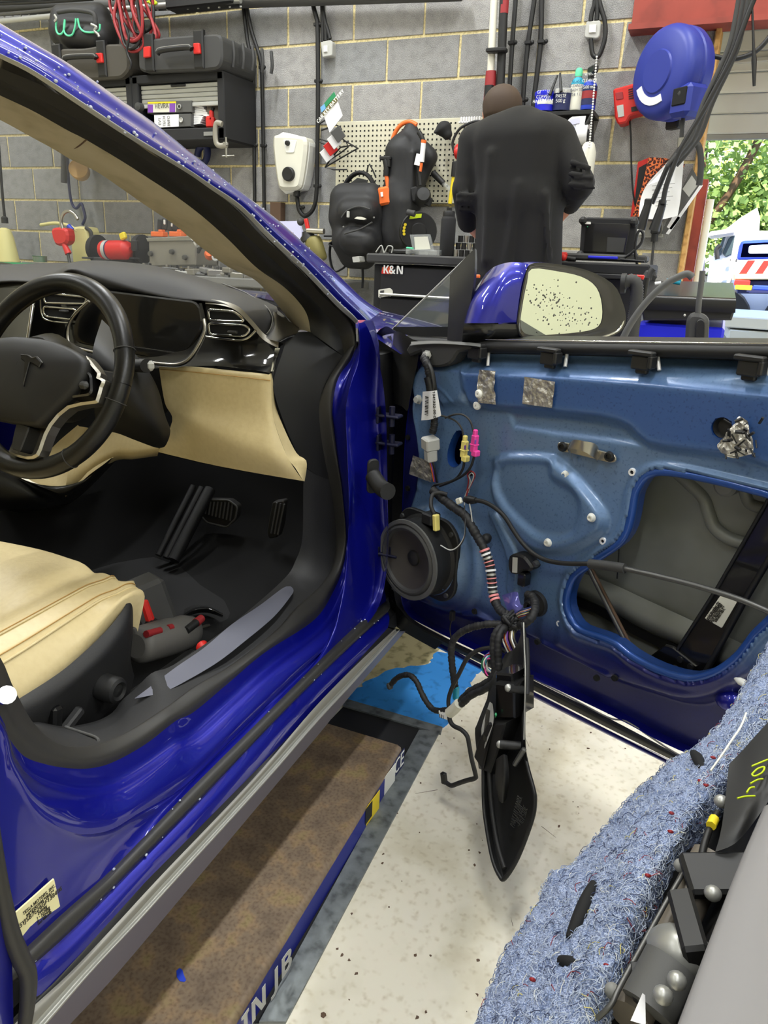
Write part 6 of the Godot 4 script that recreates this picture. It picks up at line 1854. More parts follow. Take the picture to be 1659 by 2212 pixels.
	var shell := loft([dw(p3([.3796,.3803,.12,.3835,.3383,.16,.4008,.2776,.19,.4258,.2167,.215,.4499,.1739,.235,.4783,.1378,.255,.511,.107,.275,.538,.1021,.29])), dw(p3([.3858,.3862,.118,.3922,.3387,.15,.4076,.2748,.175,.4294,.2116,.2,.4519,.1662,.218,.4793,.1287,.238,.5147,.1017,.262,.5421,.0982,.285])), dw(p3([.3948,.3966,.115,.4085,.3447,.145,.4317,.2857,.17,.4555,.2223,.19,.4827,.1819,.21,.5056,.1424,.23,.5268,.1141,.258,.5456,.101,.285])), dw(p3([.4025,.4185,.115,.4354,.3598,.15,.4601,.3033,.175,.4878,.256,.2,.5213,.2216,.22,.5403,.1798,.24,.5467,.1331,.265,.5505,.1061,.287])), dw(p3([.4106,.4509,.12,.4551,.3851,.165,.4924,.2974,.2,.5143,.2699,.215,.5464,.2491,.235,.5548,.2346,.24,.5603,.2084,.25,.5583,.146,.272,.5543,.1109,.29]))], 60, 5)
	put("plate", shell, "black_plastic", m)
	put("rim", nb().tube(cr(dw(p3([.4073,.4531,.12,.4283,.4355,.135,.4574,.387,.167,.4947,.2996,.202,.5165,.2722,.217,.5485,.2515,.237,.5569,.2371,.242,.5624,.211,.252,.5596,.1482,.274,.5514,.109,.292,.5403,.1052,.292,.5124,.1093,.277,.4789,.1393,.257,.455,.1663,.24,.4296,.2156,.218])), 5), .0035, 8), "black", m)
	put("rib", nb().tube(cr(dw(p3([.4397,.2154,.215,.4691,.1676,.236,.5059,.1291,.26,.5415,.1151,.282])), 5), .004, 8), "dark_rubber", m)
	put("edge_flange", loft([dw(p3([.3966,.451,.11,.4409,.3726,.15,.482,.2869,.19,.5021,.2669,.205])), dw(p3([.428,.469,.14,.4744,.4021,.185,.5095,.3162,.22,.5255,.2884,.23]))], 24, 2), "black_plastic", m)
	put("edge_line", nb().tube(cr(dw(p3([.4252,.4678,.14,.4469,.4354,.16,.4719,.4005,.184,.5071,.3144,.219])), 5), .0016, 6), "silver_trim", m)
	put("foam_strip", nb().tube(cr(dw(p3([.4345,.4408,.14,.4545,.4212,.16,.4825,.3756,.19])), 5), .0045, 8), "nylon", m)
	put("boss", loft([dw(p3([.4607,.2519,.225,.4711,.2162,.235,.4826,.1856,.235])), dw(p3([.4909,.2909,.25,.4999,.2491,.255,.4977,.1961,.245])), dw(p3([.493,.2856,.24,.5049,.2517,.245,.4971,.1988,.235]))], 14, 5), "black_plastic", m)
	var box1 := nb()
	var x := Transform3D(Basis.from_euler(V(0, deg_to_rad(DOOR_TURN), 0)), DOOR_O)
	box1.at(x).prism(p2([.4315,.3811,.4711,.3953,.4792,.336,.4409,.3154]), .16, .212, .003)
	put("module_cover", box1, "gloss_black", m)
	put("module_connector", nb().at(x).prism(p2([.4202,.3888,.4544,.4025,.4584,.3852,.4222,.3709]), .15, .198, .003), "gloss_black", m)
	put("module_body", nb().at(x).prism(p2([.4334,.3071,.4694,.3264,.4616,.2743,.4482,.2132,.4319,.2082,.4088,.2237,.4155,.2614]), .18, .222, .003), "black", m)
	var lf := loft([dw(p3([.3958,.3426,.17,.3786,.2612,.18,.3825,.2443,.19,.4061,.1876,.2])), dw(p3([.4357,.3768,.212,.4468,.3165,.222,.4431,.2701,.226,.4397,.219,.23]))], 20, 2)
	put("module_side", lf, "black", m)
	put("module_label", loft([dw(p3([.4147,.3298,.198,.4085,.2755,.206,.4309,.2556,.222])), dw(p3([.4316,.3406,.212,.4449,.3155,.222,.435,.2589,.226]))], 12, 2), "light_grey", m)
	for k in 5:
		put("label_line", nb().tube(PackedVector3Array(dw([V(.421,.3238,.207), V(.4306,.2715,.22)])).duplicate(), .0007, 5), "label_text", m, false, Transform3D(Basis(), V(.0016 * (k - 2), .0, .0028 + .0006 * k)))
	for p in [[V(.4647,.39,.218), V(.4725,.3794,.19)], [V(.4724,.2929,.235), V(.5005,.2962,.215)]]:
		var w := dw(p)
		put("spacer", nb().tube(PackedVector3Array(w), .0075, 12), "black_plastic", m)
		put("spacer_screw", nb().pos(w[0]).ball(Vector3.ZERO, V(.006,.007,.006), 12, 8), "silver_trim", m)
	put("green_seal", nb().pos(dw(p3([.4467,.3292,.22]))[0]).ball(Vector3.ZERO, V(.002,.005,.002), 8, 6), "green", m)
	for k in 3:
		letters(["PART LH PANEL", "PP-TV20", "BODY SIDE"][k], .009, dw(p3([.5208,.1966,.235]))[0] + V(.006 * k, -.004 * k, .01), V(.12,.95,.2), V(-.9,.2,-.4), "charcoal", m)
	put("bracket", nb().box(dw(p3([.5096,.2879,.23]))[0], V(.008,.04,.008), .002, V(0,0,-20)), "dark_steel", m)


# ---------- the removed door card, standing on edge at the right, felt side towards the car ----------
func build_card() -> void:
	var t := thing("door_card", "removed door card standing on edge, thick blue-grey felt on its back, grey plastic top", "door card", V(.1,0,-.7))
	var c1 := p3([-.0977,.4,-.4334,-.0957,.4,-.4863,-.0939,.405,-.5235,-.0862,.41,-.5779,-.0741,.415,-.6252,-.0703,.42,-.6553,-.0656,.42,-.671,-.048,.425,-.6869,-.0307,.43,-.7338,-.0122,.44,-.7803,.0129,.455,-.8269,.0308,.465,-.8555,.0492,.47,-.8826,.062,.48,-.8897,.0879,.5,-.931,.1047,.53,-.9592,.1297,.58,-1.0147,.1738,.62,-1.1118])
	var c2 := p3([-.0509,.47,-.4038,-.0516,.47,-.4499,-.0411,.48,-.5214,-.0225,.49,-.5988,.0064,.5,-.6746,.0362,.51,-.7458,.0648,.53,-.7836,.0978,.56,-.8394,.1378,.6,-.9216,.173,.63,-.9963])
	var c3 := p3([-.0149,.51,-.3912,-.0163,.51,-.4339,-.0045,.52,-.4824,.0086,.525,-.5479,.0291,.53,-.6163,.0532,.54,-.6764,.0789,.56,-.739,.1102,.59,-.7973,.144,.62,-.8537,.1716,.64,-.8977])
	var c4 := p3([.009,.5,-.4098,.006,.5,-.4527,.0108,.51,-.4853,.0176,.512,-.5241,.0269,.515,-.5726,.0385,.52,-.6199,.0536,.525,-.6742,.0713,.53,-.7018,.0895,.55,-.734,.0949,.57,-.7491,.1164,.6,-.7843,.1491,.63,-.8279])
	var nz := FastNoiseLite.new()
	nz.seed = 4
	nz.frequency = 30.0
	nz.fractal_octaves = 4
	var under := c1.map(func(p: Vector3) -> Vector3: return p + V(.02,-.05,.0))
	var under2 := c1.map(func(p: Vector3) -> Vector3: return p + V(.05,-.36,.02))
	var inner := c4.map(func(p: Vector3) -> Vector3: return p + V(.004,-.05,.0))
	var raw := loft([under2, under, c1, c2, c3, c4, inner], 260, 24)
	for i in raw.v.size():
		var p := raw.v[i]
		var h := .0035 * nz.get_noise_3dv(p * 1.3) + .0026 * nz.get_noise_3dv(p * 5.0)
		raw.v[i] = p + raw.n[i] * h * (1.0 if raw.n[i].y > .0 else -1.0)
	var rows := []
	for i in raw.v.size() / 260:
		rows.append(raw.v.slice(i * 260, i * 260 + 260))
	var felt := put("felt", nb().grid(rows), "felt", t)
	# loose fibres standing out of the felt
	var r := RandomNumberGenerator.new()
	r.seed = 8
	var fib := {}
	for k in ["white", "felt_blue", "felt_dark", "felt_pale", "dull_red", "pale_yellow"]:
		fib[k] = nb()
	for i in 4200:
		var a := 260 * 44 + r.randi() % (raw.v.size() - 260 * 60)
		var p := raw.v[a]
		var n := raw.n[a] * (1.0 if raw.n[a].y > .0 else -1.0)
		var d := V(r.randfn(), r.randfn(), r.randfn())
		d = (d - n * d.dot(n)).normalized() * r.randf_range(.002, .008)
		var s := n.cross(d) * r.randf_range(-.7, .7)
		var pick := r.randf()
		var b: B = fib["felt_pale" if pick < .6 else "felt_blue" if pick < .8 else "felt_dark" if pick < .92 else "white" if pick < .965 else "dull_red" if pick < .985 else "pale_yellow"]
		b.tube(PV([p - d + n * .0, p - d * .3 + s + n * .0022, p + d * .4 + s * .6 + n * .0024, p + d]), .00036, 3, false)
	for k in fib:
		var o := put("felt_fibre", fib[k], k, felt)
		o.set_meta("kind", "stuff")
	var fl := nb()
	for q in p3([-.0525,.48,-.4818,.0608,.54,-.7335,.0655,.55,-.7142,.0372,.53,-.6813,.0606,.53,-.6381,.0231,.53,-.5861,.0374,.54,-.6409,.0698,.56,-.7512,.0023,.52,-.4856]):
		fl.ball(q + V(0,.002,0), V(.003,.0015,.002), 8, 5)
	put("red_fleck", fl, "dull_red", felt)
	# slits cut in the felt
	for s in [p3([-.0313,.491,-.5269,-.028,.494,-.543,-.0247,.496,-.5704,-.0217,.494,-.5961]), p3([-.0351,.489,-.5043,-.0246,.495,-.4985,-.0145,.5,-.4959]), p3([.0549,.512,-.8281,.0599,.52,-.8047,.0651,.53,-.7714])]:
		put("slit", nb().tube(cr(s, 6), PackedFloat32Array(range((s.size() - 1) * 6 + 1).map(func(i: int) -> float: return .0035 + .003 * sin(PI * i / ((s.size() - 1) * 6.0)))), 8), "matt_black", felt)
	put("torn_edge", nb().tube(cr(p3([.0663,.572,-.7115,.0755,.58,-.7331,.0834,.585,-.7553,.0917,.59,-.7786,.0977,.59,-.8102]), 5), .0011, 6), "off_white", felt)
	# the plastic carrier beside it
	put("carrier", loft([c4.map(func(p: Vector3) -> Vector3: return p + V(.0,-.03,0)), p3([.0447,.47,-.4488,.0406,.47,-.4936,.0507,.47,-.5545,.0652,.48,-.6219,.0811,.5,-.6832,.0973,.53,-.7258,.1211,.57,-.7623,.1531,.6,-.8029]), p3([.0555,.52,-.417,.0569,.54,-.4441,.0693,.55,-.4946,.0872,.56,-.5651,.1067,.58,-.6324,.1282,.6,-.6843,.1581,.63,-.7401]), p3([.0413,.66,-.307,.0459,.66,-.3407,.0566,.66,-.387,.0722,.66,-.4511,.0958,.66,-.55,.1174,.67,-.6142,.1463,.68,-.6861])], 60, 5), "black_plastic", t)
	put("upper_cover", loft([p3([.0812,.585,-.7123,.0911,.59,-.7302,.1138,.61,-.7669,.1384,.63,-.8023]), p3([.0763,.58,-.6238,.0898,.59,-.6307,.1116,.605,-.691,.1386,.63,-.7472]), p3([.0726,.57,-.5971,.0876,.58,-.6045,.1051,.59,-.6382,.1328,.62,-.6951])], 24, 4), "black_plastic", t)
	put("pull_rod", nb().tube(cr(p3([.0021,.51,-.4474,.01,.52,-.4549,.0143,.525,-.4693,.029,.535,-.5171,.0426,.545,-.5595,.0517,.55,-.5864,.059,.552,-.6054,.0619,.55,-.6215]), 6), .0022, 8), "dark_steel", t)
	put("rod_end", nb().pos(V(.0476,.55,-.5903)).ball(Vector3.ZERO, V(.006,.006,.006), 10, 8).pos(V(.009,.52,-.467)).ball(Vector3.ZERO, V(.006,.006,.006), 10, 8), "mid_grey", t)
	put("air_duct", nb().tube(cr(p3([.025,.5,-.4666,.0427,.51,-.5283,.059,.53,-.5779,.0719,.55,-.614]), 6), .016, 14), "brown_plastic", t)
	put("duct_bracket", nb().box(V(.0836,.56,-.5851), V(.07,.012,.04), .003, V(10,20,8)).box(V(.0582,.55,-.5212), V(.02,.03,.06), .003, V(0,15,20)).box(V(.0398,.53,-.4813), V(.04,.012,.03), .003, V(10,15,20)), "black", t)
	put("foil_dome", nb().pos(V(.0536,.54,-.5076)).ball(Vector3.ZERO, V(.026,.016,.022), 18, 10), "silver_trim", t)
	put("grey_motor", nb().tube(PV([V(.036,.52,-.4632), V(.0476,.54,-.4934)]), .021, 16), "dark_grey", t)
	put("white_tag", loft([p3([.0235,.55,-.4227,.0291,.55,-.4483]), p3([.033,.56,-.4153,.0305,.56,-.4384])], 6, 1), "paper", t)
	for p in p3([.0769,.57,-.6699,.0716,.57,-.5469,.0494,.57,-.4511,.0412,.57,-.4348]):
		put("silver_screw", nb().ball(p, V(.007,.006,.007), 12, 8), "silver_trim", t)
	put("lead", nb().tube(cr(p3([.0738,.57,-.6517,.0682,.57,-.629,.0638,.565,-.6047,.063,.555,-.5863,.0654,.55,-.5817]), 6), .0032, 8), "black", t)
	put("yellow_mark", nb().tube(PV([V(.0706,.574,-.6363), V(.068,.574,-.6246)]), .0045, 8), "yellow", t)
	# chalk pen scrawl on the cover: 184(
	for s in [p3([.0988,.606,-.6817,.1058,.606,-.6905,.1129,.606,-.6994]), p3([.0984,.606,-.6684,.1035,.606,-.6796,.1096,.606,-.6856,.1073,.606,-.6756,.1007,.606,-.6666,.0984,.606,-.6684]), p3([.0969,.606,-.6534,.1029,.606,-.662,.1077,.606,-.6658]), p3([.0935,.606,-.6381,.0963,.606,-.6463,.1002,.606,-.6495]), p3([.0858,.606,-.6263,.0926,.606,-.6323,.1002,.606,-.6367])]:
		put("pen_mark", nb().tube(cr(s.map(func(p: Vector3) -> Vector3: return p + V(-.002,.003,0)), 5), .0009, 6), "lime", t)
	# the grey top of the card, nearest the viewer
	put("top_panel", loft([p3([.0989,.655,-.5637,.0762,.655,-.4715,.0465,.655,-.3451,.0372,.655,-.3063]), p3([.0862,.69,-.5107,.0654,.69,-.4257,.0398,.69,-.3133,.0319,.69,-.2782]), p3([.0862,.705,-.4943,.068,.705,-.4203,.0426,.705,-.3024,.0363,.705,-.2693]), p3([.1179,.7,-.5357,.1046,.7,-.4438,.0914,.7,-.3296,.0853,.7,-.296]), p3([.2214,.62,-.6961,.2008,.62,-.5804,.1749,.62,-.4346,.1675,.62,-.3932])], 40, 5), "card_grey", t)
	put("outer_face", loft([[V(.30,.62,-.15), V(.34,.62,-.5), V(.40,.6,-.9)], [V(.26,.02,-.15), V(.28,.02,-.5), V(.32,.02,-.9)], [V(.1,.01,-.25), V(.12,.01,-.5), V(.2,.01,-.9)]], 16, 2), "card_grey", t)

# ---------- things on and against the block wall ----------
# an outline in the plane z = zf, given depth back into the wall
func slab(parent: Node, called: String, poly: Array, zf: float, depth: float, m: Variant, bev := .003) -> MeshInstance3D:
	return put(called, nb().prism(poly, zf - depth, zf, bev), m, parent)


func line(parent: Node, called: String, pts: Array, r: float, m: String, per := 5, sides := 8) -> MeshInstance3D:
	return put(called, nb().tube(cr(pts, per), r, sides), m, parent)


func at3(p: Vector2, z: float) -> Vector3:
	return V(p.x, p.y, z)


func cable_run(label: String, pts: Array, r: float, clips: Array, group := "") -> void:
	var t := thing("wall_cable", label, "cable", pts[-1], group)
	line(t, "cable", pts, r, "black", 6)
	for c in clips:
		put("cable_clip", nb().box(c, V(r * 2.6, .018, r * 3.0), .003).ball(c + V(r * 1.9, 0, .01), V(.011,.011,.012), 10, 8), "black", t)


func build_wall_stuff() -> void:
	var w := -4.55
	# cables clipped down the wall
	cable_run("black cable clipped down the wall beside the shuttered cabinet, nearer the cabinet", q3(-4.54,[-3.016,2.551,-3.01,2.502,-2.982,2.295,-2.945,2.123,-2.944,1.862,-2.945,1.647,-2.95,1.254]), .012, q3(-4.54,[-2.945,2.136,-2.944,1.69]))
	cable_run("black cable clipped down the wall, one to the right of the cabinet's own", q3(-4.54,[-2.992,2.549,-2.987,2.5,-2.95,2.337,-2.886,2.161,-2.877,1.947,-2.875,1.646,-2.875,1.227]), .012, q3(-4.54,[-2.877,2.13,-2.874,1.687]))
	cable_run("black cable that drops beside the switch and loops up into the white charger", q3(-4.53,[-2.524,2.509,-2.511,2.437,-2.486,2.365,-2.479,2.316,-2.473,2.038,-2.473,1.718,-2.477,1.426,-2.499,1.317,-2.557,1.271,-2.601,1.301,-2.618,1.371,-2.622,1.425]), .014, q3(-4.54,[-2.485,2.334,-2.478,2.036,-2.479,1.449,-2.6,1.322]))
	cable_run("black cable running down the wall behind the bent head, left of three", q3(-4.54,[-1.282,2.411,-1.281,2.348,-1.28,2.175,-1.277,2.042,-1.274,1.931,-1.266,1.79]), .013, p3([-1.284,2.168,-4.54]))
	cable_run("black cable running down the wall with its lower end shining, middle of three", q3(-4.54,[-1.179,2.403,-1.18,2.34,-1.192,2.169,-1.194,2.038,-1.192,1.887,-1.185,1.765]), .013, q3(-4.54,[-1.191,2.163,-1.195,1.889]))
	cable_run("black cable running down the wall behind the shelf of bottles, right of three", q3(-4.54,[-1.141,2.4,-1.137,2.337,-1.124,2.165,-1.127,2.012,-1.131,1.901,-1.126,1.782]), .014, p3([-1.118,2.163,-4.54]))
	# switches
	for s in [["switch_box", "grey metal switch box on the wall above the white charger", p2([-2.454,2.241,-2.386,2.246,-2.373,2.231,-2.375,2.164,-2.44,2.158]), [q3(-4.53,[-2.444,2.242,-2.445,2.314,-2.449,2.409,-2.456,2.503]), q3(-4.53,[-2.422,2.246,-2.426,2.313,-2.439,2.385,-2.449,2.456]), q3(-4.53,[-2.394,2.254,-2.41,2.3,-2.43,2.349,-2.443,2.409])], p2([-2.429,2.216,-2.404,2.217,-2.404,2.184,-2.429,2.183])],
			["switch_box", "grey metal switch box high on the wall, a cable looping down below it", p2([-.887,2.239,-.821,2.24,-.813,2.229,-.812,2.167,-.822,2.157,-.885,2.165,-.891,2.176]), [q3(-4.53,[-.867,2.24,-.867,2.273,-.858,2.317,-.861,2.375]), q3(-4.53,[-.837,2.242,-.841,2.292,-.856,2.374]), q3(-4.53,[-.847,2.374,-.829,2.311,-.796,2.237,-.784,2.164,-.797,2.097,-.813,2.075,-.839,2.091,-.857,2.16])], p2([-.87,2.22,-.834,2.219,-.832,2.184,-.867,2.184])]]:
		var t := thing(s[0], s[1], "switch", at3(s[2][0], w))
		slab(t, "box", rounded(s[2], .008), -4.52, .05, "light_grey", .004)
		slab(t, "rocker", s[4], -4.512, .01, "white", .002)
		for c in s[3]:
			line(t, "cable", c, .012, "black")
	# the white charger
	var ev := thing("wall_charger", "white wall charger with a round black socket, on the block wall", "charger", V(-2.45, 1.37, w))
	var out := smooth2(p2([-2.748,1.714,-2.697,1.734,-2.552,1.725,-2.512,1.709,-2.506,1.644,-2.535,1.473,-2.561,1.425,-2.618,1.417,-2.693,1.422,-2.717,1.46,-2.739,1.581]), 3)
	slab(ev, "body", out, -4.44, .11, "off_white", .018)
	slab(ev, "side", smooth2(p2([-2.742,1.732,-2.558,1.726,-2.512,1.704,-2.502,1.642,-2.537,1.45,-2.591,1.418,-2.71,1.423]), 3), -4.47, .09, "white", .01)
	slab(ev, "recess", rounded(p2([-2.666,1.705,-2.567,1.701,-2.587,1.629,-2.647,1.629]), .01), -4.435, .008, "white", .003)
	put("socket_ring", nb().pos(V(-2.624,1.508,-4.43), V(90,0,0)).lathe([U(0,.012), U(.036,.014), U(.041,.010), U(.042,-.01)], 28), "black", ev)
	put("knob", nb().pos(V(-2.63,1.684,-4.43), V(90,0,0)).lathe([U(0,.014), U(.013,.012), U(.016,-.005)], 18), "black", ev)
	put("gland", nb().tube(PV([V(-2.604,1.428,-4.5), V(-2.604,1.385,-4.5)]), .022, 12), "black", ev)
	# cable tray and struts, top left
	var tr := thing("cable_tray", "galvanised perforated strut and conduit running along the top of the wall", "cable tray", V(-4.752,2.542,-4.5))
	put("strut", nb().tube(PV([V(-5.541,2.617,-4.48), V(-4.451,2.559,-4.48), V(-1.561,2.413,-4.48)]), .045, 4), "dark_grey", tr)
	line(tr, "conduit", q3(-4.42,[-5.486,2.51,-4.934,2.49,-4.419,2.487,-3.476,2.48,-2.944,2.464]), .018, "silver_trim")
	line(tr, "conduit", q3(-4.42,[-5.476,2.556,-4.927,2.531,-4.581,2.526,-4.372,2.526]), .012, "dark_steel")
	put("upright", nb().box(V(-4.537,2.333,-4.5), V(.035,.34,.03), .003), "charcoal", tr)
	var holes := nb()
	for k in 9:
		holes.box(V(-4.498,2.431,-4.48).lerp(V(-4.517,2.294,-4.48), k / 8.0), V(.010,.012,.006))
	for k in 30:
		holes.box(V(-5.211,2.534,-4.43).lerp(V(-2.951,2.434,-4.43), k / 29.0), V(.012,.008,.006))
	var hm := put("slot", holes, "light_grey", tr)
	hm.set_meta("kind", "stuff")
	for k in 3:
		line(tr, "cable", q3(-4.4,[-5.436,2.617,-4.893,2.587,-4.469,2.566,-4.069,2.551]).map(func(p: Vector3) -> Vector3: return p + V(0, .02 * k, .01 * k)), .011, "black")
	put("dark_box", nb().box(V(-3.234,2.495,-4.45), V(.5,.09,.12), .008), "black", tr)
	line(tr, "yellow_cord", q3(-4.4,[-3.628,2.499,-3.591,2.506,-3.556,2.491,-3.585,2.486,-3.613,2.501]), .007, "lime")
	# cabinets with roller shutters
	for c in [["shutter_cabinet", "black wall cabinet with its roller shutter half up, folders on its shelf", 291, 546, 482], ["shutter_cabinet", "black wall cabinet with its roller shutter down, partly behind the car pillar", 110, 0, 292]]:
		var x0: float = V(-3.624,1.695,-4.2).x
		var x1: float = V(-2.938,1.682,-4.2).x
		if c[2] == 110:
			x1 = x0 - .01
			x0 = x1 - .75
		var y0: float = V(-3.592,1.683,-4.2).y
		var y1: float = V(-3.559,2.058,-4.2).y - .01
		var t := thing(c[0], c[1], "cabinet", V((x0 + x1) / 2, y0, -4.37), "shutter cabinets on the wall")
		var mid := V((x0 + x1) / 2, (y0 + y1) / 2, -4.38)
		put("back_panel", nb().box(V(mid.x, mid.y, -4.54), V(x1 - x0, y1 - y0, .02)), "matt_black", t)
		for s in [[V(x0 + .02, mid.y, -4.38), V(.05, y1 - y0, .35)], [V(x1 - .02, mid.y, -4.38), V(.05, y1 - y0, .35)]]:
			put("side_panel", nb().box(s[0], s[1], .006), "soft_black", t)
		put("top_panel", nb().box(V(mid.x, y1 - .02, -4.38), V(x1 - x0, .05, .35), .006), "soft_black", t)
		put("bottom_panel", nb().box(V(mid.x, y0 + .03, -4.38), V(x1 - x0, .07, .35), .006), "soft_black", t)
		var n := 7 if c[2] == 110 else 5
		for k in n:
			put("shutter_slat", nb().box(V(mid.x, y1 - .062 - .026 * k, -4.232), V(x1 - x0 - .10, .024, .012), .004), "silver_trim" if k < n - 1 or c[2] == 110 else "light_grey", t)
		if c[2] != 110:
			put("handle", nb().box(V(mid.x, y1 - .06, -4.222), V(.11,.014,.012), .004), "black", t)
			put("end_knob", nb().pos(V(-3.538,1.869,-4.17), V(90,0,0)).lathe([U(0,.03), U(.022,.026), U(.024,-.01)], 16), "charcoal", t)
			put("name_plate", nb().box(V(x1 - .10, y0 + .03, -4.202), V(.10,.022,.003)), "mid_grey", t)
	# folders lying in the cabinet
	var fz := -4.22
	var f1 := thing("lever_arch_folder", "grey lever arch folder with a purple and yellow label, lying on top of another", "folder", V(-3.44,1.851,-4.3), "folders in the cabinet")
	slab(f1, "spine", p2([-3.523,1.909,-3.182,1.902,-3.185,1.838,-3.529,1.841]), fz, .24, "dark_grey")
	slab(f1, "label", p2([-3.518,1.903,-3.299,1.898,-3.303,1.842,-3.523,1.846]), fz + .002, .002, "off_white", .0)
	slab(f1, "label_band", p2([-3.518,1.89,-3.478,1.888,-3.481,1.844,-3.521,1.845]), fz + .004, .002, "purple", .0)
	slab(f1, "label_band", p2([-3.348,1.894,-3.305,1.893,-3.309,1.841,-3.351,1.843]), fz + .004, .002, "purple", .0)
	slab(f1, "label_band", p2([-3.516,1.905,-3.298,1.9,-3.298,1.89,-3.517,1.895]), fz + .0045, .002, "yellow", .0)
	letters("HEVRA", .028, V(-3.407,1.878,-4.213), Vector3.RIGHT, Vector3.UP, "label_text", f1)
	put("finger_hole", nb().pos(V(-3.273,1.871,-4.214), V(90,0,0)).lathe([U(0,.001), U(.009,.001), U(.013,.004), U(.015,0)], 16), "light_grey", f1)
	put("hole", nb().pos(V(-3.27,1.87,-4.21), V(90,0,0)).lathe([U(0,.002), U(.008,.002)], 14), "black", f1)
	for k in 5:
		slab(f1, "pages", [U(-3.205,1.903) + U(0, -.014 * k), U(-3.198,1.902) + U(.07 + .012 * k, -.02 - .014 * k), U(-3.198,1.895) + U(.07 + .012 * k, -.024 - .014 * k), U(-3.205,1.895) + U(0, -.016 * k)], fz - .03, .2, "paper", .0)
	var f2 := thing("lever_arch_folder", "dark grey lever arch folder with a plain white label, undermost in the cabinet", "folder", V(-3.402,1.768,-4.3), "folders in the cabinet")
	slab(f2, "spine", p2([-3.478,1.834,-3.193,1.831,-3.197,1.759,-3.484,1.756]), fz, .24, "dark_grey")
	slab(f2, "label", p2([-3.473,1.829,-3.283,1.828,-3.287,1.761,-3.475,1.758]), fz + .002, .002, "paper", .0)
	for k in 3:
		letters(["EV1", "TECH", "INFO"][k], .02, V(-3.429,1.793,-4.214) + V(.035 * k, 0, 0), Vector3.UP, Vector3.LEFT, "label_text", f2)
	put("finger_hole", nb().pos(V(-3.264,1.796,-4.214), V(90,0,0)).lathe([U(0,.001), U(.009,.001), U(.013,.004), U(.015,0)], 16), "light_grey", f2)
	for k in 4:
		slab(f2, "pages", [U(-3.216,1.826) + U(0, -.014 * k), U(-3.202,1.826) + U(.08 - .008 * k, -.012 * k), U(-3.203,1.818) + U(.08 - .008 * k, -.004 - .012 * k), U(-3.217,1.818) + U(0, -.004 - .014 * k)], fz - .03, .2, "paper", .0)
	var gr := thing("grinder", "small grinder with a red body and a worn steel disc, in the cabinet", "power tool", V(-3.089,1.761,-4.3))
	put("disc", nb().pos(V(-3.042,1.859,-4.28), V(80,20,0)).lathe([U(0,.012), U(.03,.012), U(.06,.004), U(.065,-.004), U(0,-.004)], 22), "brown_plastic", gr)
	put("body", nb().box(V(-3.073,1.784,-4.27), V(.06,.07,.07), .012).box(V(-3.06,1.819,-4.25), V(.024,.06,.03), .008), "red", gr)
	put("knob", nb().tube(PV([V(-3.064,1.831,-4.26), V(-3.055,1.866,-4.26)]), .011, 10), "black", gr)
	var gc := thing("g_clamp", "steel G clamp gripping the lower edge of the cabinet", "clamp", V(-2.938,1.68,-4.19))
	put("frame", nb().tube(cr(q3(-4.18,[-2.935,1.759,-2.975,1.765,-2.987,1.718,-2.982,1.659,-2.953,1.641,-2.905,1.645]), 5), .012, 10, true, 1.4), "cast_alloy", gc)
	line(gc, "screw", q3(-4.18,[-2.91,1.688,-2.911,1.576]), .006, "steel", 2)
	line(gc, "bar", q3(-4.18,[-2.941,1.584,-2.854,1.586]), .004, "steel", 2)
	put("swivel", nb().box(V(-2.915,1.651,-4.18), V(.03,.022,.022), .004), "steel", gc)
	# cases on top of the cabinets
	tool_case("big black moulded tool case with two red latches, on the open cabinet", p2([-3.521,2.222,-3.491,2.235,-3.351,2.231,-3.334,2.235,-3.097,2.232,-2.934,2.228,-2.909,2.208,-2.907,2.091,-2.935,2.049,-3.041,2.045,-3.488,2.056,-3.53,2.078]), [p2([-3.457,2.184,-3.407,2.186,-3.412,2.129,-3.461,2.127]), p2([-3.09,2.182,-3.047,2.181,-3.043,2.127,-3.09,2.127])], q3(-4.12,[-3.343,2.139,-3.307,2.156,-3.121,2.16,-3.091,2.149]), .36, true)
	tool_case("dusty black tool case with a red latch, beside the bigger one", p2([-4.234,2.207,-4.184,2.223,-3.953,2.212,-3.764,2.224,-3.647,2.219,-3.602,2.189,-3.602,2.077,-3.665,2.034,-3.897,2.034,-4.168,2.052,-4.24,2.108]), [p2([-3.833,2.172,-3.784,2.172,-3.782,2.119,-3.831,2.119]), p2([-4.192,2.169,-4.153,2.166,-4.158,2.125,-4.198,2.127])], q3(-4.12,[-4.084,2.139,-4.05,2.158,-3.845,2.154,-3.817,2.14]), .34, false)
	# tool bag
	var tb := thing("tool_bag", "black canvas tool bag with green edged pockets, on top of a case", "bag", V(-4.084,2.262,-4.3))
	var bl := Blob.new(V(-4.75,2.15,-4.5), V(-3.6,2.75,-4.1), .016)
	bl.cap(V(-4.232,2.349,-4.3), V(-3.916,2.304,-4.3), .10, .10, .04).cap(V(-4.24,2.439,-4.3), V(-3.93,2.422,-4.3), .07, .07, .05).cap(V(-4.136,2.313,-4.24), V(-3.889,2.283,-4.24), .07, .07, .03)
	put("body", bl.mesh(nb()), "nylon", tb)
	for k in [q3(-4.165,[-4.158,2.389,-4.17,2.334,-4.155,2.304,-4.123,2.305,-4.1,2.334,-4.09,2.379]), q3(-4.165,[-4.09,2.379,-4.105,2.324,-4.086,2.293,-4.04,2.292,-4.011,2.333,-3.998,2.378]), q3(-4.165,[-3.983,2.377,-3.974,2.331,-3.939,2.303,-3.872,2.294,-3.819,2.301,-3.808,2.335])]:
		line(tb, "pocket_trim", k, .006, "mint", 6, 6)
	line(tb, "strap", q3(-4.17,[-4.147,2.424,-4.012,2.425,-3.865,2.399,-3.848,2.349,-3.85,2.334]), .014, "charcoal")
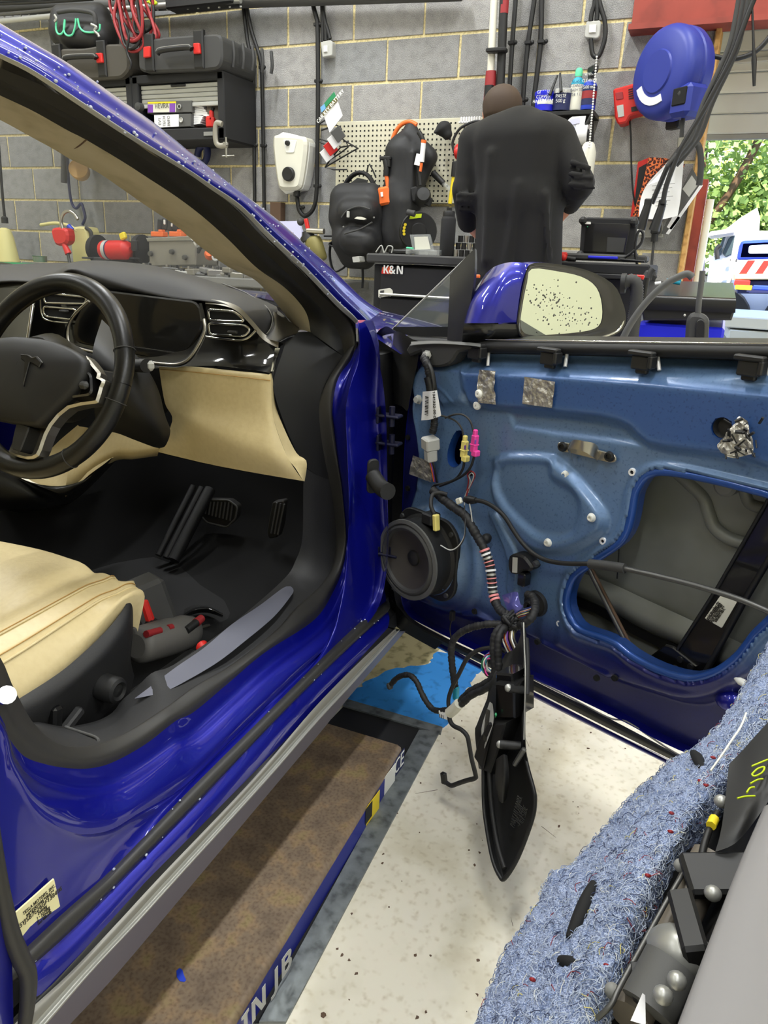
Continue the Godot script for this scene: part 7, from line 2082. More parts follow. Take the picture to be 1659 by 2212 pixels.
	line(tb, "snap_hook", q3(-4.15,[-3.864,2.335,-3.825,2.317,-3.842,2.299,-3.815,2.277,-3.809,2.262]), .008, "silver_trim", 5, 6)
	line(tb, "snap_hook", q3(-4.15,[-4.156,2.405,-4.143,2.384,-4.161,2.37]), .008, "silver_trim", 5, 6)
	var jc := thing("jumper_cable", "coil of red and black jumper cables hanging over the cases", "cable", V(-3.588,2.221,-4.25))
	var r := RandomNumberGenerator.new()
	r.seed = 31
	for k in 9:
		var a: Vector3 = V(-3.885,2.476,-4.22) + V(r.randf_range(-.05, .2), r.randf_range(-.02, .06), r.randf_range(-.06, .04))
		var b: Vector3 = V(-3.543,2.237,-4.2) + V(r.randf_range(-.12, .1), r.randf_range(-.08, .06), r.randf_range(-.06, .06))
		var m := (a + b) / 2.0 + V(r.randf_range(-.1, .14), r.randf_range(-.05, .14), r.randf_range(-.04, .05))
		line(jc, "loop", [a, a.lerp(m, .5) + V(.03,.05,0), m, b, b + V(.12,.03,0), m + V(.16,.05,.02), a + V(.16,.02,0)], .0095, "dull_red" if k % 3 != 2 else "black", 6)
	line(jc, "lead", q3(-4.12,[-3.58,2.313,-3.551,2.239,-3.573,2.166,-3.546,2.103,-3.557,2.067]), .007, "black")
	# bicycle lock like loop and hooks under the cabinet
	var lk := thing("hose_loop", "dark folded hose loop hanging on the wall below the cabinet", "hose", V(-3.316,1.591,-4.5))
	line(lk, "hose", q3(-4.5,[-3.366,1.625,-3.349,1.669,-3.311,1.691,-3.282,1.668,-3.288,1.618,-3.316,1.585,-3.346,1.585]), .022, "navy")
	line(lk, "hook", q3(-4.53,[-3.56,1.716,-3.408,1.702,-3.332,1.706,-3.309,1.734]), .006, "black", 5, 6)
	# hanging bits seen through the windscreen
	var rl := thing("tape_roll", "gold coloured tape roll hanging on the wall, seen through the windscreen", "tape roll", V(-4.383,1.539,-4.5))
	put("roll", nb().at(Transform3D(Basis.from_euler(V(1.3,0,-.5)), V(-4.357,1.535,-4.46))).lathe([U(.0,-.02), U(.062,-.02), U(.068,.02), U(.068,.05), U(.064,.056), U(.056,.05), U(.0,.046)], 28), "tan", rl)
	var hd := thing("pull_handle", "black rubber handle hanging on the wall beside the gold roll", "handle", V(-4.572,1.478,-4.5))
	put("grip", nb().tube(PV([V(-4.513,1.652,-4.47), V(-4.535,1.459,-4.47)]), PackedFloat32Array([.018, .022]), 12), "charcoal", hd)
	var hk := thing("hook_cord", "dark cord with a hooked end hanging on the wall by the gold roll", "cord", V(-4.485,1.321,-4.5))
	line(hk, "cord", q3(-4.5,[-4.505,1.647,-4.518,1.478,-4.51,1.337,-4.471,1.29,-4.418,1.322,-4.4,1.291,-4.39,1.228,-4.422,1.179]), .010, "navy")
	# rack of cards and wire hooks
	var ck := thing("card_rack", "wire display rack on the wall with a green topped battery card", "rack", V(-2.363,1.712,-4.5))
	put("card", nb().prism(p2([-2.393,1.872,-2.304,1.952,-2.246,1.823,-2.331,1.735]), -4.425, -4.42), "paper", ck)
	put("card_header", nb().prism(p2([-2.391,1.871,-2.303,1.951,-2.28,1.902,-2.375,1.826]), -4.42, -4.416), "olive", ck)
	put("card_header", nb().prism(p2([-2.369,1.89,-2.302,1.951,-2.289,1.926,-2.362,1.865]), -4.418, -4.414), "green", ck)
	put("card_spot", nb().prism(p2([-2.392,1.871,-2.365,1.889,-2.355,1.864,-2.383,1.843]), -4.416, -4.412), "sky", ck)
	letters("CAR KEY BATTERY", .022, V(-2.325,1.873,-4.41), V(.72,.69,0), V(-.69,.72,0), "white", ck, "lettering", "Droid Sans", true)
	for k in 4:
		put("parts_packet", nb().box(V(-2.317,1.655,-4.42) + V(.03 * k - .03, .035 * k - .04, .01 * k), V(.06,.07,.02), .002, V(10,20,38)), ["paper", "red", "paper", "dark_grey"][k], ck)
	for p in [q3(-4.44,[-2.412,1.786,-2.362,1.809,-2.311,1.798,-2.329,1.766,-2.399,1.755]), q3(-4.44,[-2.399,1.75,-2.298,1.778,-2.26,1.752]), q3(-4.44,[-2.411,1.705,-2.341,1.683,-2.372,1.673,-2.411,1.689]), q3(-4.44,[-2.371,1.545,-2.265,1.656,-2.147,1.65,-2.371,1.545,-2.218,1.533]), q3(-4.44,[-2.247,1.696,-2.147,1.647]), q3(-4.44,[-2.339,1.588,-2.215,1.656,-2.253,1.702]), q3(-4.44,[-2.087,1.51,-2.07,1.563,-2.025,1.487])]:
		line(ck, "wire", p, .0045, "black", 2, 6)
	# pegboard
	var pb := thing("pegboard", "cream metal pegboard full of square holes, on the block wall", "pegboard", V(-1.7, 1.35, w))
	var quad := p2([-2.348,1.811,-1.235,1.812,-1.192,1.358,-2.346,1.354])
	slab(pb, "board", quad, -4.535, .015, "pegboard", .002)
	var hb := nb()
	for i in 32:
		for j in 18:
			var x: float = quad[3].x + .028 + i * .0275
			var y: float = quad[3].y + .014 + j * .0278
			if x < quad[1].x - .02 and y < quad[0].y - .012:
				hb.box(V(x, y, -4.5345), V(.009,.009,.002))
	var hh := put("peg_hole", hb, "matt_black", pb)
	hh.set_meta("kind", "stuff")
	var ts := thing("terminal_strip", "white plastic terminal strip on top of the pegboard", "terminal strip", V(-1.478,1.783,-4.5))
	for k in 8:
		put("terminal", nb().box(V(-1.528,1.791,-4.5) + V(.0155 * k, .0, 0), V(.009,.034,.02), .002), "paper", ts)
	put("bar", nb().box(V(-1.478,1.78,-4.5), V(.13,.008,.02), .002), "paper", ts)
	var cp := thing("cap", "black baseball cap hanging on the pegboard", "cap", V(-1.635,1.731,-4.48))
	put("crown", Blob.new(V(-1.9,1.55,-4.56), V(-1.4,1.85,-4.3), .01).cap(V(-1.614,1.74,-4.46), V(-1.596,1.716,-4.46), .046, .03, .02).cap(V(-1.625,1.748,-4.45), V(-1.66,1.719,-4.42), .02, .008, .02).mesh(nb()), "soft_black", cp)
	for s in [["screwdriver", "black handled screwdriver with a clear shaft, slanting on the pegboard", [V(-1.681,1.52,-4.48), V(-1.608,1.46,-4.48), V(-1.554,1.421,-4.48)], "clear_plastic"], ["screwdriver", "black handled screwdriver with a yellow blade, upright beside the man's elbow", [V(-1.539,1.577,-4.47), V(-1.544,1.494,-4.47), V(-1.557,1.35,-4.47)], "yellow"]]:
		var t := thing(s[0], s[1], "screwdriver", s[2][2])
		put("handle", nb().tube(PV([s[2][0], s[2][0].lerp(s[2][1], .1), s[2][1]]), PackedFloat32Array([.012, .019, .017]), 12), "black", t)
		put("shaft", nb().tube(PV([s[2][1], s[2][2]]), .012, 8), s[3], t)
	var hp := thing("headset", "black headset with a red earpiece hanging beside the man's shoulder", "headset", V(-1.531,1.62,-4.47))
	line(hp, "band", q3(-4.47,[-1.548,1.62,-1.563,1.674,-1.534,1.735,-1.492,1.762,-1.428,1.779,-1.373,1.764]), .008, "black")
	put("earpiece", nb().pos(V(-1.525,1.624,-4.46)).ball(Vector3.ZERO, V(.022,.042,.03), 14, 10), "red", hp)
	jackets()
	backpack()
	# poles leaning in the corner behind the man
	var wp := thing("telescopic_pole", "white telescopic pole with a red and black grip, against the wall", "pole", V(-1.339,1.85,-4.4))
	line(wp, "tube", q3(-4.42,[-1.365,2.406,-1.353,2.01]), .02, "pole_white", 2, 12)
	put("grip", nb().tube(PV([V(-1.351,2.012,-4.42), V(-1.35,1.977,-4.42), V(-1.349,1.869,-4.42), V(-1.345,1.797,-4.42)]), PackedFloat32Array([.028, .03, .032, .03]), 14), "dull_red", wp)
	put("grip_inlay", nb().tube(PV([V(-1.349,1.939,-4.4), V(-1.344,1.793,-4.4)]), .026, 12), "black", wp)
	var bp := thing("black_pole", "thick black pole beside the white one, tied to it by a black strap", "pole", V(-1.281,1.848,-4.4))
	line(bp, "tube", q3(-4.42,[-1.312,2.401,-1.289,1.84]), .024, "black", 2, 12)
	put("strap", nb().box(V(-1.319,2.102,-4.39), V(.11,.022,.05), .006), "black", bp)
	put("red_band", nb().tube(PV([V(-1.307,2.339,-4.42), V(-1.306,2.276,-4.42)]), .0245, 12), "dull_red", bp)
	shelf_of_bottles()
	# red charger
	var rc := thing("battery_charger", "red battery charger fixed to the wall, its cord hanging down", "charger", V(-.608,1.756,-4.5))
	slab(rc, "case", rounded(p2([-.698,1.905,-.574,1.931,-.532,1.814,-.538,1.791,-.598,1.778,-.607,1.748,-.65,1.739,-.671,1.772]), .012), -4.44, .10, "red", .008)
	slab(rc, "bay", rounded(p2([-.684,1.887,-.647,1.891,-.638,1.857,-.674,1.852]), .006), -4.437, .006, "dull_red", .002)
	for k in 5:
		slab(rc, "vent_slot", [U(-.62,1.9) + U(.002 * k, -.0105 * k), U(-.574,1.911) + U(.002 * k, -.0105 * k), U(-.574,1.906) + U(.002 * k, -.0105 * k), U(-.62,1.896) + U(.002 * k, -.0105 * k)], -4.437, .004, "black", .0)
	slab(rc, "rating_label", p2([-.668,1.826,-.636,1.831,-.624,1.777,-.653,1.772]), -4.437, .004, "light_grey", .0)
	slab(rc, "name_badge", p2([-.595,1.817,-.553,1.824,-.547,1.803,-.59,1.796]), -4.437, .004, "black", .0)
	line(rc, "cord", q3(-4.5,[-.605,1.784,-.583,1.678,-.562,1.545,-.533,1.408,-.503,1.328,-.474,1.259]), .005, "black", 6, 6)
	hose_reel()
	papers()
	# dark uprights low on the wall
	for s in [["brown_upright", "short brown timber upright on the wall below the charger", p2([-2.805,1.35,-2.725,1.348,-2.73,1.114,-2.812,1.112])], ["brown_upright", "short brown timber upright on the wall behind the backpack", p2([-2.351,1.352,-2.318,1.352,-2.317,1.125,-2.35,1.124])]]:
		single(s[0], nb().prism(s[2], -4.56, -4.5, .003), "brown", s[1], "timber")
	single("lilac_sheet", nb().prism(p2([-2.625,1.225,-2.479,1.23,-2.453,1.169,-2.472,.889,-2.56,.885]), -4.32, -4.3), "lavender", "pale lilac sheet of card propped behind the windscreen pillar", "card")
	var sg := thing("spray_gun", "spray gun with an olive paint cup and a red trigger, beside the pillar", "spray gun", V(-2.266,1.011,-4.1))
	put("cup", nb().at(Transform3D(Basis.from_euler(V(0,0,.35)), V(-2.248,1.079,-4.1))).lathe([U(0,-.085), U(.045,-.08), U(.052,-.07), U(.052,.03), U(.045,.05), U(.03,.06)], 22), "olive", sg)
	put("head", nb().tube(PV([V(-2.288,1.114,-4.1), V(-2.301,1.165,-4.1)]), PackedFloat32Array([.045, .03]), 14), "black", sg)
	line(sg, "nozzle", q3(-4.08,[-2.29,1.169,-2.18,1.167]), .016, "satin_metal", 2, 12)
	line(sg, "grip", q3(-4.1,[-2.295,1.165,-2.338,1.112,-2.329,1.061]), .014, "black")
	put("trigger", nb().box(V(-2.293,1.204,-4.08), V(.022,.06,.02), .004, V(0,0,15)), "red", sg)
	put("knob", nb().pos(V(-2.336,1.216,-4.08)).ball(Vector3.ZERO, V(.022,.022,.018), 12, 8), "charcoal", sg)


func tool_case(label: String, poly: Array, latches: Array, grip: Array, depth: float, ribs: bool) -> void:
	var t := thing("tool_case", label, "tool case", at3(poly[-2], -4.3), "tool cases on the cabinets")
	slab(t, "shell", rounded(poly, .03), -4.16, depth, "charcoal" if ribs else "dark_case", .012)
	for l in latches:
		var c := Vector2.ZERO
		for p in l:
			c += p / 4.0
		slab(t, "latch_strap", [c + U(-.034,.10), c + U(.036,.10), c + U(.036,-.10), c + U(-.034,-.10)], -4.146, .03, "black", .008)
		slab(t, "latch", rounded(l, .006), -4.13, .03, "red", .004)
	line(t, "handle", grip, .016, "black", 6, 10)
	put("handle_stitch", nb().tube(cr(grip.map(func(p: Vector3) -> Vector3: return p + V(0,.010,.013)), 5), .003, 5), "mid_grey", t)
	if ribs:
		for k in 6:
			line(t, "rib", [V(-2.95,2.22,-4.2) + V(.035 * k, -.004 * k, -.035 - .05 * k), V(-2.934,2.144,-4.2) + V(.035 * k, -.004 * k, -.02 - .05 * k), V(-2.943,2.077,-4.2) + V(.035 * k, 0, -.02 - .05 * k)], .010, "charcoal", 4, 6)


func jackets() -> void:
	var t := thing("jacket", "black work jacket hanging on the pegboard, orange strap at its collar", "jacket", V(-1.785,1.111,-4.4))
	var b := Blob.new(V(-2.15,.9,-4.56), V(-1.35,1.9,-4.2), .014)
	b.cap(V(-1.831,1.745,-4.46), V(-1.855,1.618,-4.42), .03, .08, .05).cap(V(-1.855,1.618,-4.42), V(-1.858,1.367,-4.4), .09, .085, .05).cap(V(-1.852,1.367,-4.4), V(-1.884,1.147,-4.4), .085, .085, .05)
	b.cap(V(-1.813,1.745,-4.46), V(-1.735,1.619,-4.44), .03, .05, .04).cap(V(-1.735,1.619,-4.44), V(-1.696,1.594,-4.44), .05, .045, .04).cap(V(-1.7,1.596,-4.45), V(-1.753,1.448,-4.46), .045, .035, .04).cap(V(-1.805,1.618,-4.42), V(-1.776,1.344,-4.42), .06, .06, .04)
	b.cap(V(-1.886,1.439,-4.36), V(-1.916,1.184,-4.36), .04, .045, .03).cap(V(-1.816,1.339,-4.36), V(-1.8,1.135,-4.36), .05, .045, .03).cap(V(-1.814,1.684,-4.37), V(-1.781,1.187,-4.35), .012, .018, .025).cap(V(-1.761,1.61,-4.36), V(-1.765,1.264,-4.36), .012, .015, .02)
	put("cloth", b.mesh(nb()), "nylon", t)
	line(t, "strap", q3(-4.45,[-1.945,1.635,-1.919,1.721,-1.88,1.769,-1.829,1.784,-1.782,1.766]), .013, "orange")
	line(t, "strap", q3(-4.36,[-1.73,1.716,-1.702,1.668,-1.702,1.585]), .014, "black")
	put("tag", nb().tube(PV([V(-1.691,1.658,-4.34), V(-1.696,1.559,-4.34)]), .014, 10), "paper", t)
	put("tag_end", nb().tube(PV([V(-1.689,1.672,-4.34), V(-1.691,1.656,-4.34)]), .015, 10).tube(PV([V(-1.696,1.554,-4.34), V(-1.702,1.51,-4.34)]), .008, 10), "orange", t)
	put("tag_card", nb().box(V(-1.719,1.571,-4.34), V(.035,.06,.004), .001, V(0,0,-12)), "paper", t)
	var h := thing("harness_tool", "orange and black cordless tool hanging on the jacket", "power tool", V(-1.911,1.361,-4.33))
	put("body", nb().box(V(-1.91,1.376,-4.32), V(.075,.10,.05), .012, V(0,0,10)), "orange", h)
	put("plate", nb().box(V(-1.915,1.383,-4.29), V(.014,.025,.006), .001, V(0,0,10)), "white", h)
	line(h, "cable", q3(-4.32,[-1.891,1.42,-1.899,1.465,-1.906,1.49]), .012, "orange")
	line(h, "plug", q3(-4.32,[-1.906,1.485,-1.905,1.534,-1.915,1.57]), .018, "black")
	put("clip", nb().box(V(-1.912,1.578,-4.32), V(.07,.02,.03), .005).box(V(-1.891,1.553,-4.32), V(.02,.05,.03), .005), "black", h)
	var lamp := thing("head_torch", "round black torch hanging at the side of the jacket", "torch", V(-1.682,1.338,-4.33))
	put("body", nb().pos(V(-1.687,1.378,-4.36), V(75,25,0)).lathe([U(0,.05), U(.036,.048), U(.045,.03), U(.05,-.03), U(0,-.03)], 22), "black", lamp)
	put("bracket", nb().box(V(-1.731,1.39,-4.36), V(.04,.08,.05), .008, V(0,0,15)).box(V(-1.652,1.353,-4.36), V(.04,.05,.04), .008, V(0,0,-20)), "soft_black", lamp)
	line(lamp, "strap", q3(-4.36,[-1.705,1.439,-1.715,1.5,-1.722,1.537]), .012, "black")


func backpack() -> void:
	var t := thing("backpack", "black backpack hanging low on the pegboard, its top loop open", "backpack", V(-2.087,.966,-4.3))
	var b := Blob.new(V(-2.45,.88,-4.54), V(-1.75,1.5,-4.05), .013)
	b.cap(V(-2.18,1.36,-4.34), V(-2.011,1.361,-4.34), .09, .09, .04).cap(V(-2.172,1.256,-4.33), V(-2.018,1.258,-4.33), .10, .10, .05).cap(V(-2.137,1.124,-4.31), V(-2.013,1.128,-4.31), .10, .10, .05).cap(V(-2.121,1.029,-4.32), V(-2.027,1.028,-4.32), .065, .065, .05).cap(V(-2.102,1.283,-4.25), V(-1.997,1.284,-4.25), .07, .07, .03).cap(V(-2.068,1.124,-4.22), V(-1.983,1.113,-4.22), .075, .07, .03)
	put("body", b.mesh(nb()), "nylon", t)
	put("top_loop", nb().tube(cr(q3(-4.36,[-2.199,1.374,-2.182,1.451,-2.128,1.499,-2.067,1.504,-2.018,1.469,-1.973,1.393]), 6), .024, 10, true, .5), "soft_black", t)
	put("back_panel", nb().prism(p2([-2.211,1.379,-2.187,1.454,-2.138,1.485,-2.083,1.475,-2.031,1.393]), -4.43, -4.42), "charcoal", t)
	line(t, "zip", q3(-4.175,[-2.116,1.248,-2.08,1.286,-2.007,1.309,-1.933,1.295]), .005, "charcoal")
	line(t, "zip", q3(-4.14,[-2.078,1.159,-2.03,1.172,-1.971,1.189,-1.902,1.225]), .005, "charcoal")
	put("emblem", nb().prism(p2([-2.026,1.244,-2.009,1.254,-1.985,1.254,-1.956,1.245,-1.961,1.238,-1.997,1.239]), -4.18, -4.16), "off_white", t)
	put("buckle", nb().box(V(-2.066,1.265,-4.16), V(.016,.035,.014), .003), "light_grey", t)
	put("badge", nb().prism(rounded(p2([-2.02,1.033,-1.975,1.04,-1.968,1.009,-2.013,1.003]), .006), -4.2, -4.13), "light_grey", t)
	for s in [q3(-4.3,[-2.208,1.122,-2.251,1.094,-2.253,1.014,-2.223,.944,-2.166,.963,-2.141,.986]), q3(-4.3,[-2.031,.974,-2.027,.915,-2.028,.856]), q3(-4.3,[-2.196,1.331,-2.229,1.253,-2.209,1.175]), q3(-4.26,[-2.206,1.121,-2.237,1.099,-2.18,1.082])]:
		put("strap", nb().tube(cr(s, 5), .014, 8, true, .4), "nylon", t)
	for p in q3(-4.19,[-2.11,1.198,-1.915,1.252,-2.084,1.135,-1.943,1.146,-1.947,1.075,-2.103,1.173]):
		put("lash_point", nb().ball(p, V(.006,.006,.006), 8, 6), "mid_grey", t)
	single("wall_rod", nb().tube(PV([V(-2.404,1.151,-4.5), V(-2.288,1.154,-4.5)]), .006, 8), "black", "thin black rod sticking out beside the backpack", "rod")


func shelf_of_bottles() -> void:
	var sh := thing("wall_shelf", "small black shelf on the wall holding two tubs and two bottles", "shelf", V(-.955,1.805,-4.5))
	slab(sh, "board", p2([-1.084,1.798,-.774,1.802,-.772,1.78,-1.082,1.778]), -4.37, .2, "black", .003)
	slab(sh, "drop_panel", p2([-1.062,1.788,-.793,1.789,-.778,1.671,-1.05,1.676]), -4.44, .08, "soft_black", .006)
	for s in [["tub", "royal blue tub with white print, leftmost on the wall shelf, a brush in it", 1176, 199, 242, .052, "royal_blue", "royal_blue", [V(-1.004,1.875,-4.36), V(-.984,1.971,-4.4)]], ["tub", "dark blue and white tub on the wall shelf, second from the left", 1213, 193, 242, .051, "navy", "light_grey", [V(-.947,1.887,-4.36), V(-.971,1.981,-4.4)]]]:
		var a: Vector3 = at3(U(V(-1.039,1.805,-4.42).x if s[2] == 1176 else V(-.947,1.805,-4.42).x, 0), -4.42)
		var y0: float = V(-.979,1.806,-4.42).y
		var y1: float = V(-1.014,1.897,-4.42).y if s[2] == 1176 else V(-.958,1.903,-4.42).y
		a.y = y0
		var t := thing(s[0], s[1], "tub", a)
		put("body", nb().pos(a).lathe([U(0,0), U(s[5], 0), U(s[5] * 1.04, y1 - y0 - .02), U(s[5] * 1.1, y1 - y0 - .02), U(s[5] * 1.1, y1 - y0), U(s[5] * .9, y1 - y0)], 26), s[6], t)
		put("rim", nb().pos(a + V(0, y1 - y0 - .018, 0)).lathe([U(s[5] * 1.1, 0), U(s[5] * 1.12, .004), U(s[5] * 1.12, .016), U(s[5] * 1.0, .022), U(0,.016)], 26), s[7], t)
		put("label", nb().pos(a + V(0,.03,0), V(0,0,0)).lathe([U(s[5] * 1.025, 0), U(s[5] * 1.03, .06)], 12, PI * .7), "white" if s[2] == 1176 else "navy", t).rotation_degrees.y = 0
		for k in 3:
			letters(["GREASE", "COPPER", "HAND WIPE"][k] if s[2] == 1176 else ["BRAKE", "PASTE", "500 g"][k], .016, a + V(0, .085 - .022 * k, s[5] * 1.06), Vector3.RIGHT, Vector3.UP, "white", t)
		put("brush", nb().tube(PackedVector3Array(s[8]), PackedFloat32Array([.009, .005]), 8), "black", t)
	var bt := thing("bottle", "white bottle with a teal top, third along the wall shelf", "bottle", V(-.874,1.807,-4.42))
	var o: Vector3 = V(-.877,1.807,-4.42)
	var hgt: float = V(-.886,1.998,-4.42).y - o.y
	put("body", nb().pos(o).lathe([U(0,0), U(.033,0), U(.035,.01), U(.035, hgt * .62), U(.028, hgt * .74), U(.016, hgt * .8), U(.016, hgt * .86)], 22), "off_white", bt)
	put("shoulder", nb().pos(o + V(0, hgt * .62, 0)).lathe([U(.0355,0), U(.0285, hgt * .12), U(.017, hgt * .18)], 22), "teal", bt)
	put("cap", nb().pos(o + V(0, hgt * .82, 0)).lathe([U(.019,0), U(.019,.03), U(.012,.04), U(0,.04)], 16), "mint", bt)
	for k in 4:
		letters(["GLASS", "CLEANER", "READY TO", "USE 1 L"][k], .013, o + V(0, .13 - .02 * k, .0365), Vector3.RIGHT, Vector3.UP, "navy", bt)
	var sp := thing("spray_bottle", "dark blue spray bottle with a black trigger head, rightmost on the wall shelf", "bottle", V(-.81,1.807,-4.42))
	o = V(-.812,1.807,-4.42)
	hgt = V(-.822,2.001,-4.42).y - o.y
	put("body", nb().pos(o).lathe([U(0,0), U(.036,0), U(.038,.01), U(.038, hgt * .55), U(.03, hgt * .64), U(.014, hgt * .72)], 22), "blue", sp)
	put("label", nb().pos(o + V(0,.02,0)).lathe([U(.0386,0), U(.0386, hgt * .46)], 22), "navy", sp)
	put("label_band", nb().pos(o + V(0, hgt * .26, 0)).lathe([U(.039,0), U(.039,.035)], 22), "dull_red", sp)
	put("trigger_head", nb().tube(PV([o + V(0, hgt * .7, 0), o + V(.0, hgt * .84, 0)]), .017, 12).box(o + V(.008, hgt * .93, .02), V(.03,.04,.08), .008, V(0,35,0)), "black", sp)
	for k in 3:
		letters(["WHEEL", "CLEANER", "500 ml"][k], .014, o + V(0, .16 - .03 * k, .0395), Vector3.RIGHT, Vector3.UP, "white", sp)
	var lb := thing("label_roll", "roll of white labels with lilac print hanging below the wall shelf", "label roll", V(-.855,1.645,-4.38))
	put("sheet", loft([q3(-4.36,[-.876,1.769,-.898,1.748,-.9,1.687,-.903,1.647,-.839,1.62]), q3(-4.36,[-.805,1.771,-.809,1.728,-.818,1.664,-.83,1.629,-.834,1.62])], 20, 2), "paper", lb)
	put("roll", nb().pos(V(-.817,1.688,-4.38), V(0,0,90)).lathe([U(.012,-.03), U(.05,-.03), U(.05,.03), U(.012,.03)], 24), "paper", lb)
	for k in 4:
		put("label_print", nb().box(V(-.857,1.746,-4.352) + V(-.012 * k, -.042 * k, .0), V(.05,.026,.002), .0, V(0,0,10)), "lavender", lb)
	var s2 := thing("spray_bottle", "translucent spray bottle with a black head hanging behind the man's shoulder", "bottle", V(-.77,1.475,-4.36))
	o = V(-.773,1.477,-4.36)
	put("body", nb().pos(o).lathe([U(0,0), U(.04,0), U(.042,.12), U(.03,.16), U(.015,.175)], 20), "off_white", s2)
	put("trigger_head", nb().tube(PV([o + V(0,.17,0), o + V(0,.20,0)]), .02, 12).tube(PV([o + V(0,.2,0), o + V(-.03,.24,0), o + V(.0,.3,0)]), .012, 8), "black", s2)
	var ch := thing("bead_chain", "white bead chain hanging in front of the wall shelf", "chain", V(-.759,1.615,-4.3))
	for k in 34:
		put("bead", nb().ball(V(-.774,2.023,-4.3).lerp(V(-.759,1.615,-4.3), k / 33.0), Vector3.ONE * .0052, 8, 6), "white", ch)


func hose_reel() -> void:
	var t := thing("hose_reel", "blue plastic hose reel on the end of the block wall", "hose reel", V(-.369,1.776,-4.4))
	# drum: two discs side by side, turned a little towards the bay
	var c: Vector3 = V(-.406,1.935,-4.32)
	var bs := Basis.from_euler(V(0,-.75,0))
	var drum := nb().at(Transform3D(bs * Basis.from_euler(V(PI / 2, 0, 0)), c))
	drum.lathe([U(0,.10), U(.09,.10), U(.095,.092), U(.17,.088), U(.195,.07), U(.205,.045), U(.205,.012), U(.199,.005), U(.199,-.005), U(.205,-.012), U(.205,-.045), U(.19,-.075), U(0,-.085)], 40)
	put("drum", drum, "reel_blue", t)
	put("outlet", nb().at(Transform3D(bs, c)).box(V(.16,-.145,.02), V(.13,.14,.13), .02), "reel_blue", t)
	put("outlet_mouth", nb().at(Transform3D(bs, c)).box(V(.165,-.13,.085), V(.085,.075,.012), .004), "matt_black", t)
	put("hose_stop", nb().pos(V(-.327,1.817,-4.16)).ball(Vector3.ZERO, V(.03,.03,.03), 14, 10), "charcoal", t)
	put("bracket", nb().at(Transform3D(bs, c)).box(V(-.03,-.2,-.09), V(.09,.06,.05), .008), "black", t)
	var st := []
	for k in 9:
		var a := deg_to_rad(205 + k * 11)
		st.append(Vector2.from_angle(a) * .145)
	for k in 9:
		var a := deg_to_rad(205 + (8 - k) * 11)
		st.append(Vector2.from_angle(a) * .11)
	put("sticker", nb().at(Transform3D(bs, c)).prism(st, .089, .095), "paper", t)
	line(t, "hose", q3(-4.2,[-.326,1.814,-.318,1.751,-.314,1.682,-.31,1.632]), .010, "charcoal", 6, 10)
	line(t, "coupling", q3(-4.2,[-.311,1.636,-.306,1.582]), .017, "steel", 2, 12)
	line(t, "supply_hose", q3(-4.3,[-.293,1.993,-.275,2.006,-.222,1.995,-.149,1.98,-.073,1.995,-.03,2.026,.008,2.079]), .011, "black", 6, 10)
	var hh := thing("air_hose", "bundle of black hoses and cables sagging from above the doorway to the papers", "hose", V(-.304,1.599,-4.1))
	for k in 3:
		line(hh, "hose", q3(-4,[-.15,2.187,-.154,2,-.177,1.896,-.225,1.753,-.254,1.622,-.292,1.556,-.342,1.489]).map(func(p: Vector3) -> Vector3: return p + V(.018 * k, .006 * k, -.04 * k)), .010, "charcoal", 6, 10)
	line(hh, "hose", q3(-4,[-.078,2.181,-.107,2.066,-.14,1.92,-.192,1.788,-.234,1.688,-.284,1.581,-.303,1.527,-.33,1.409,-.334,1.329]), .012, "black", 6, 10)
	line(hh, "hose", q3(-4.05,[-.297,1.572,-.337,1.504,-.365,1.414,-.389,1.332]), .012, "black", 6, 10)
	for p in q3(-4.02,[-.403,1.334,-.338,1.331]):
		put("connector", nb().box(p, V(.034,.036,.03), .005).tube(PV([p - V(0,.01,0), p - V(.02,.12,0)]), PackedFloat32Array([.018, .026]), 10), "black", hh)
	var bh := thing("bent_hose", "short bent black hose curling out of the coupling in front of the doorway", "hose", V(-.229,1.564,-4.15))
	line(bh, "hose", q3(-4.15,[-.29,1.601,-.267,1.612,-.247,1.612,-.222,1.588,-.205,1.534,-.196,1.464,-.195,1.423]), .015, "charcoal", 6, 10)
	put("end_cap", nb().ball(V(-.287,1.6,-4.14), V(.016,.016,.016), 12, 8), "off_white", bh)
	single("hanging_rod", nb().tube(PV([V(-.119,2.235,-4), V(-.057,1.952,-4), V(-.047,1.907,-4), V(-.029,1.807,-4)]), PackedFloat32Array([.003, .006, .011, .006]), 8), "black", "short black rod hanging on a cord in the open doorway", "rod")


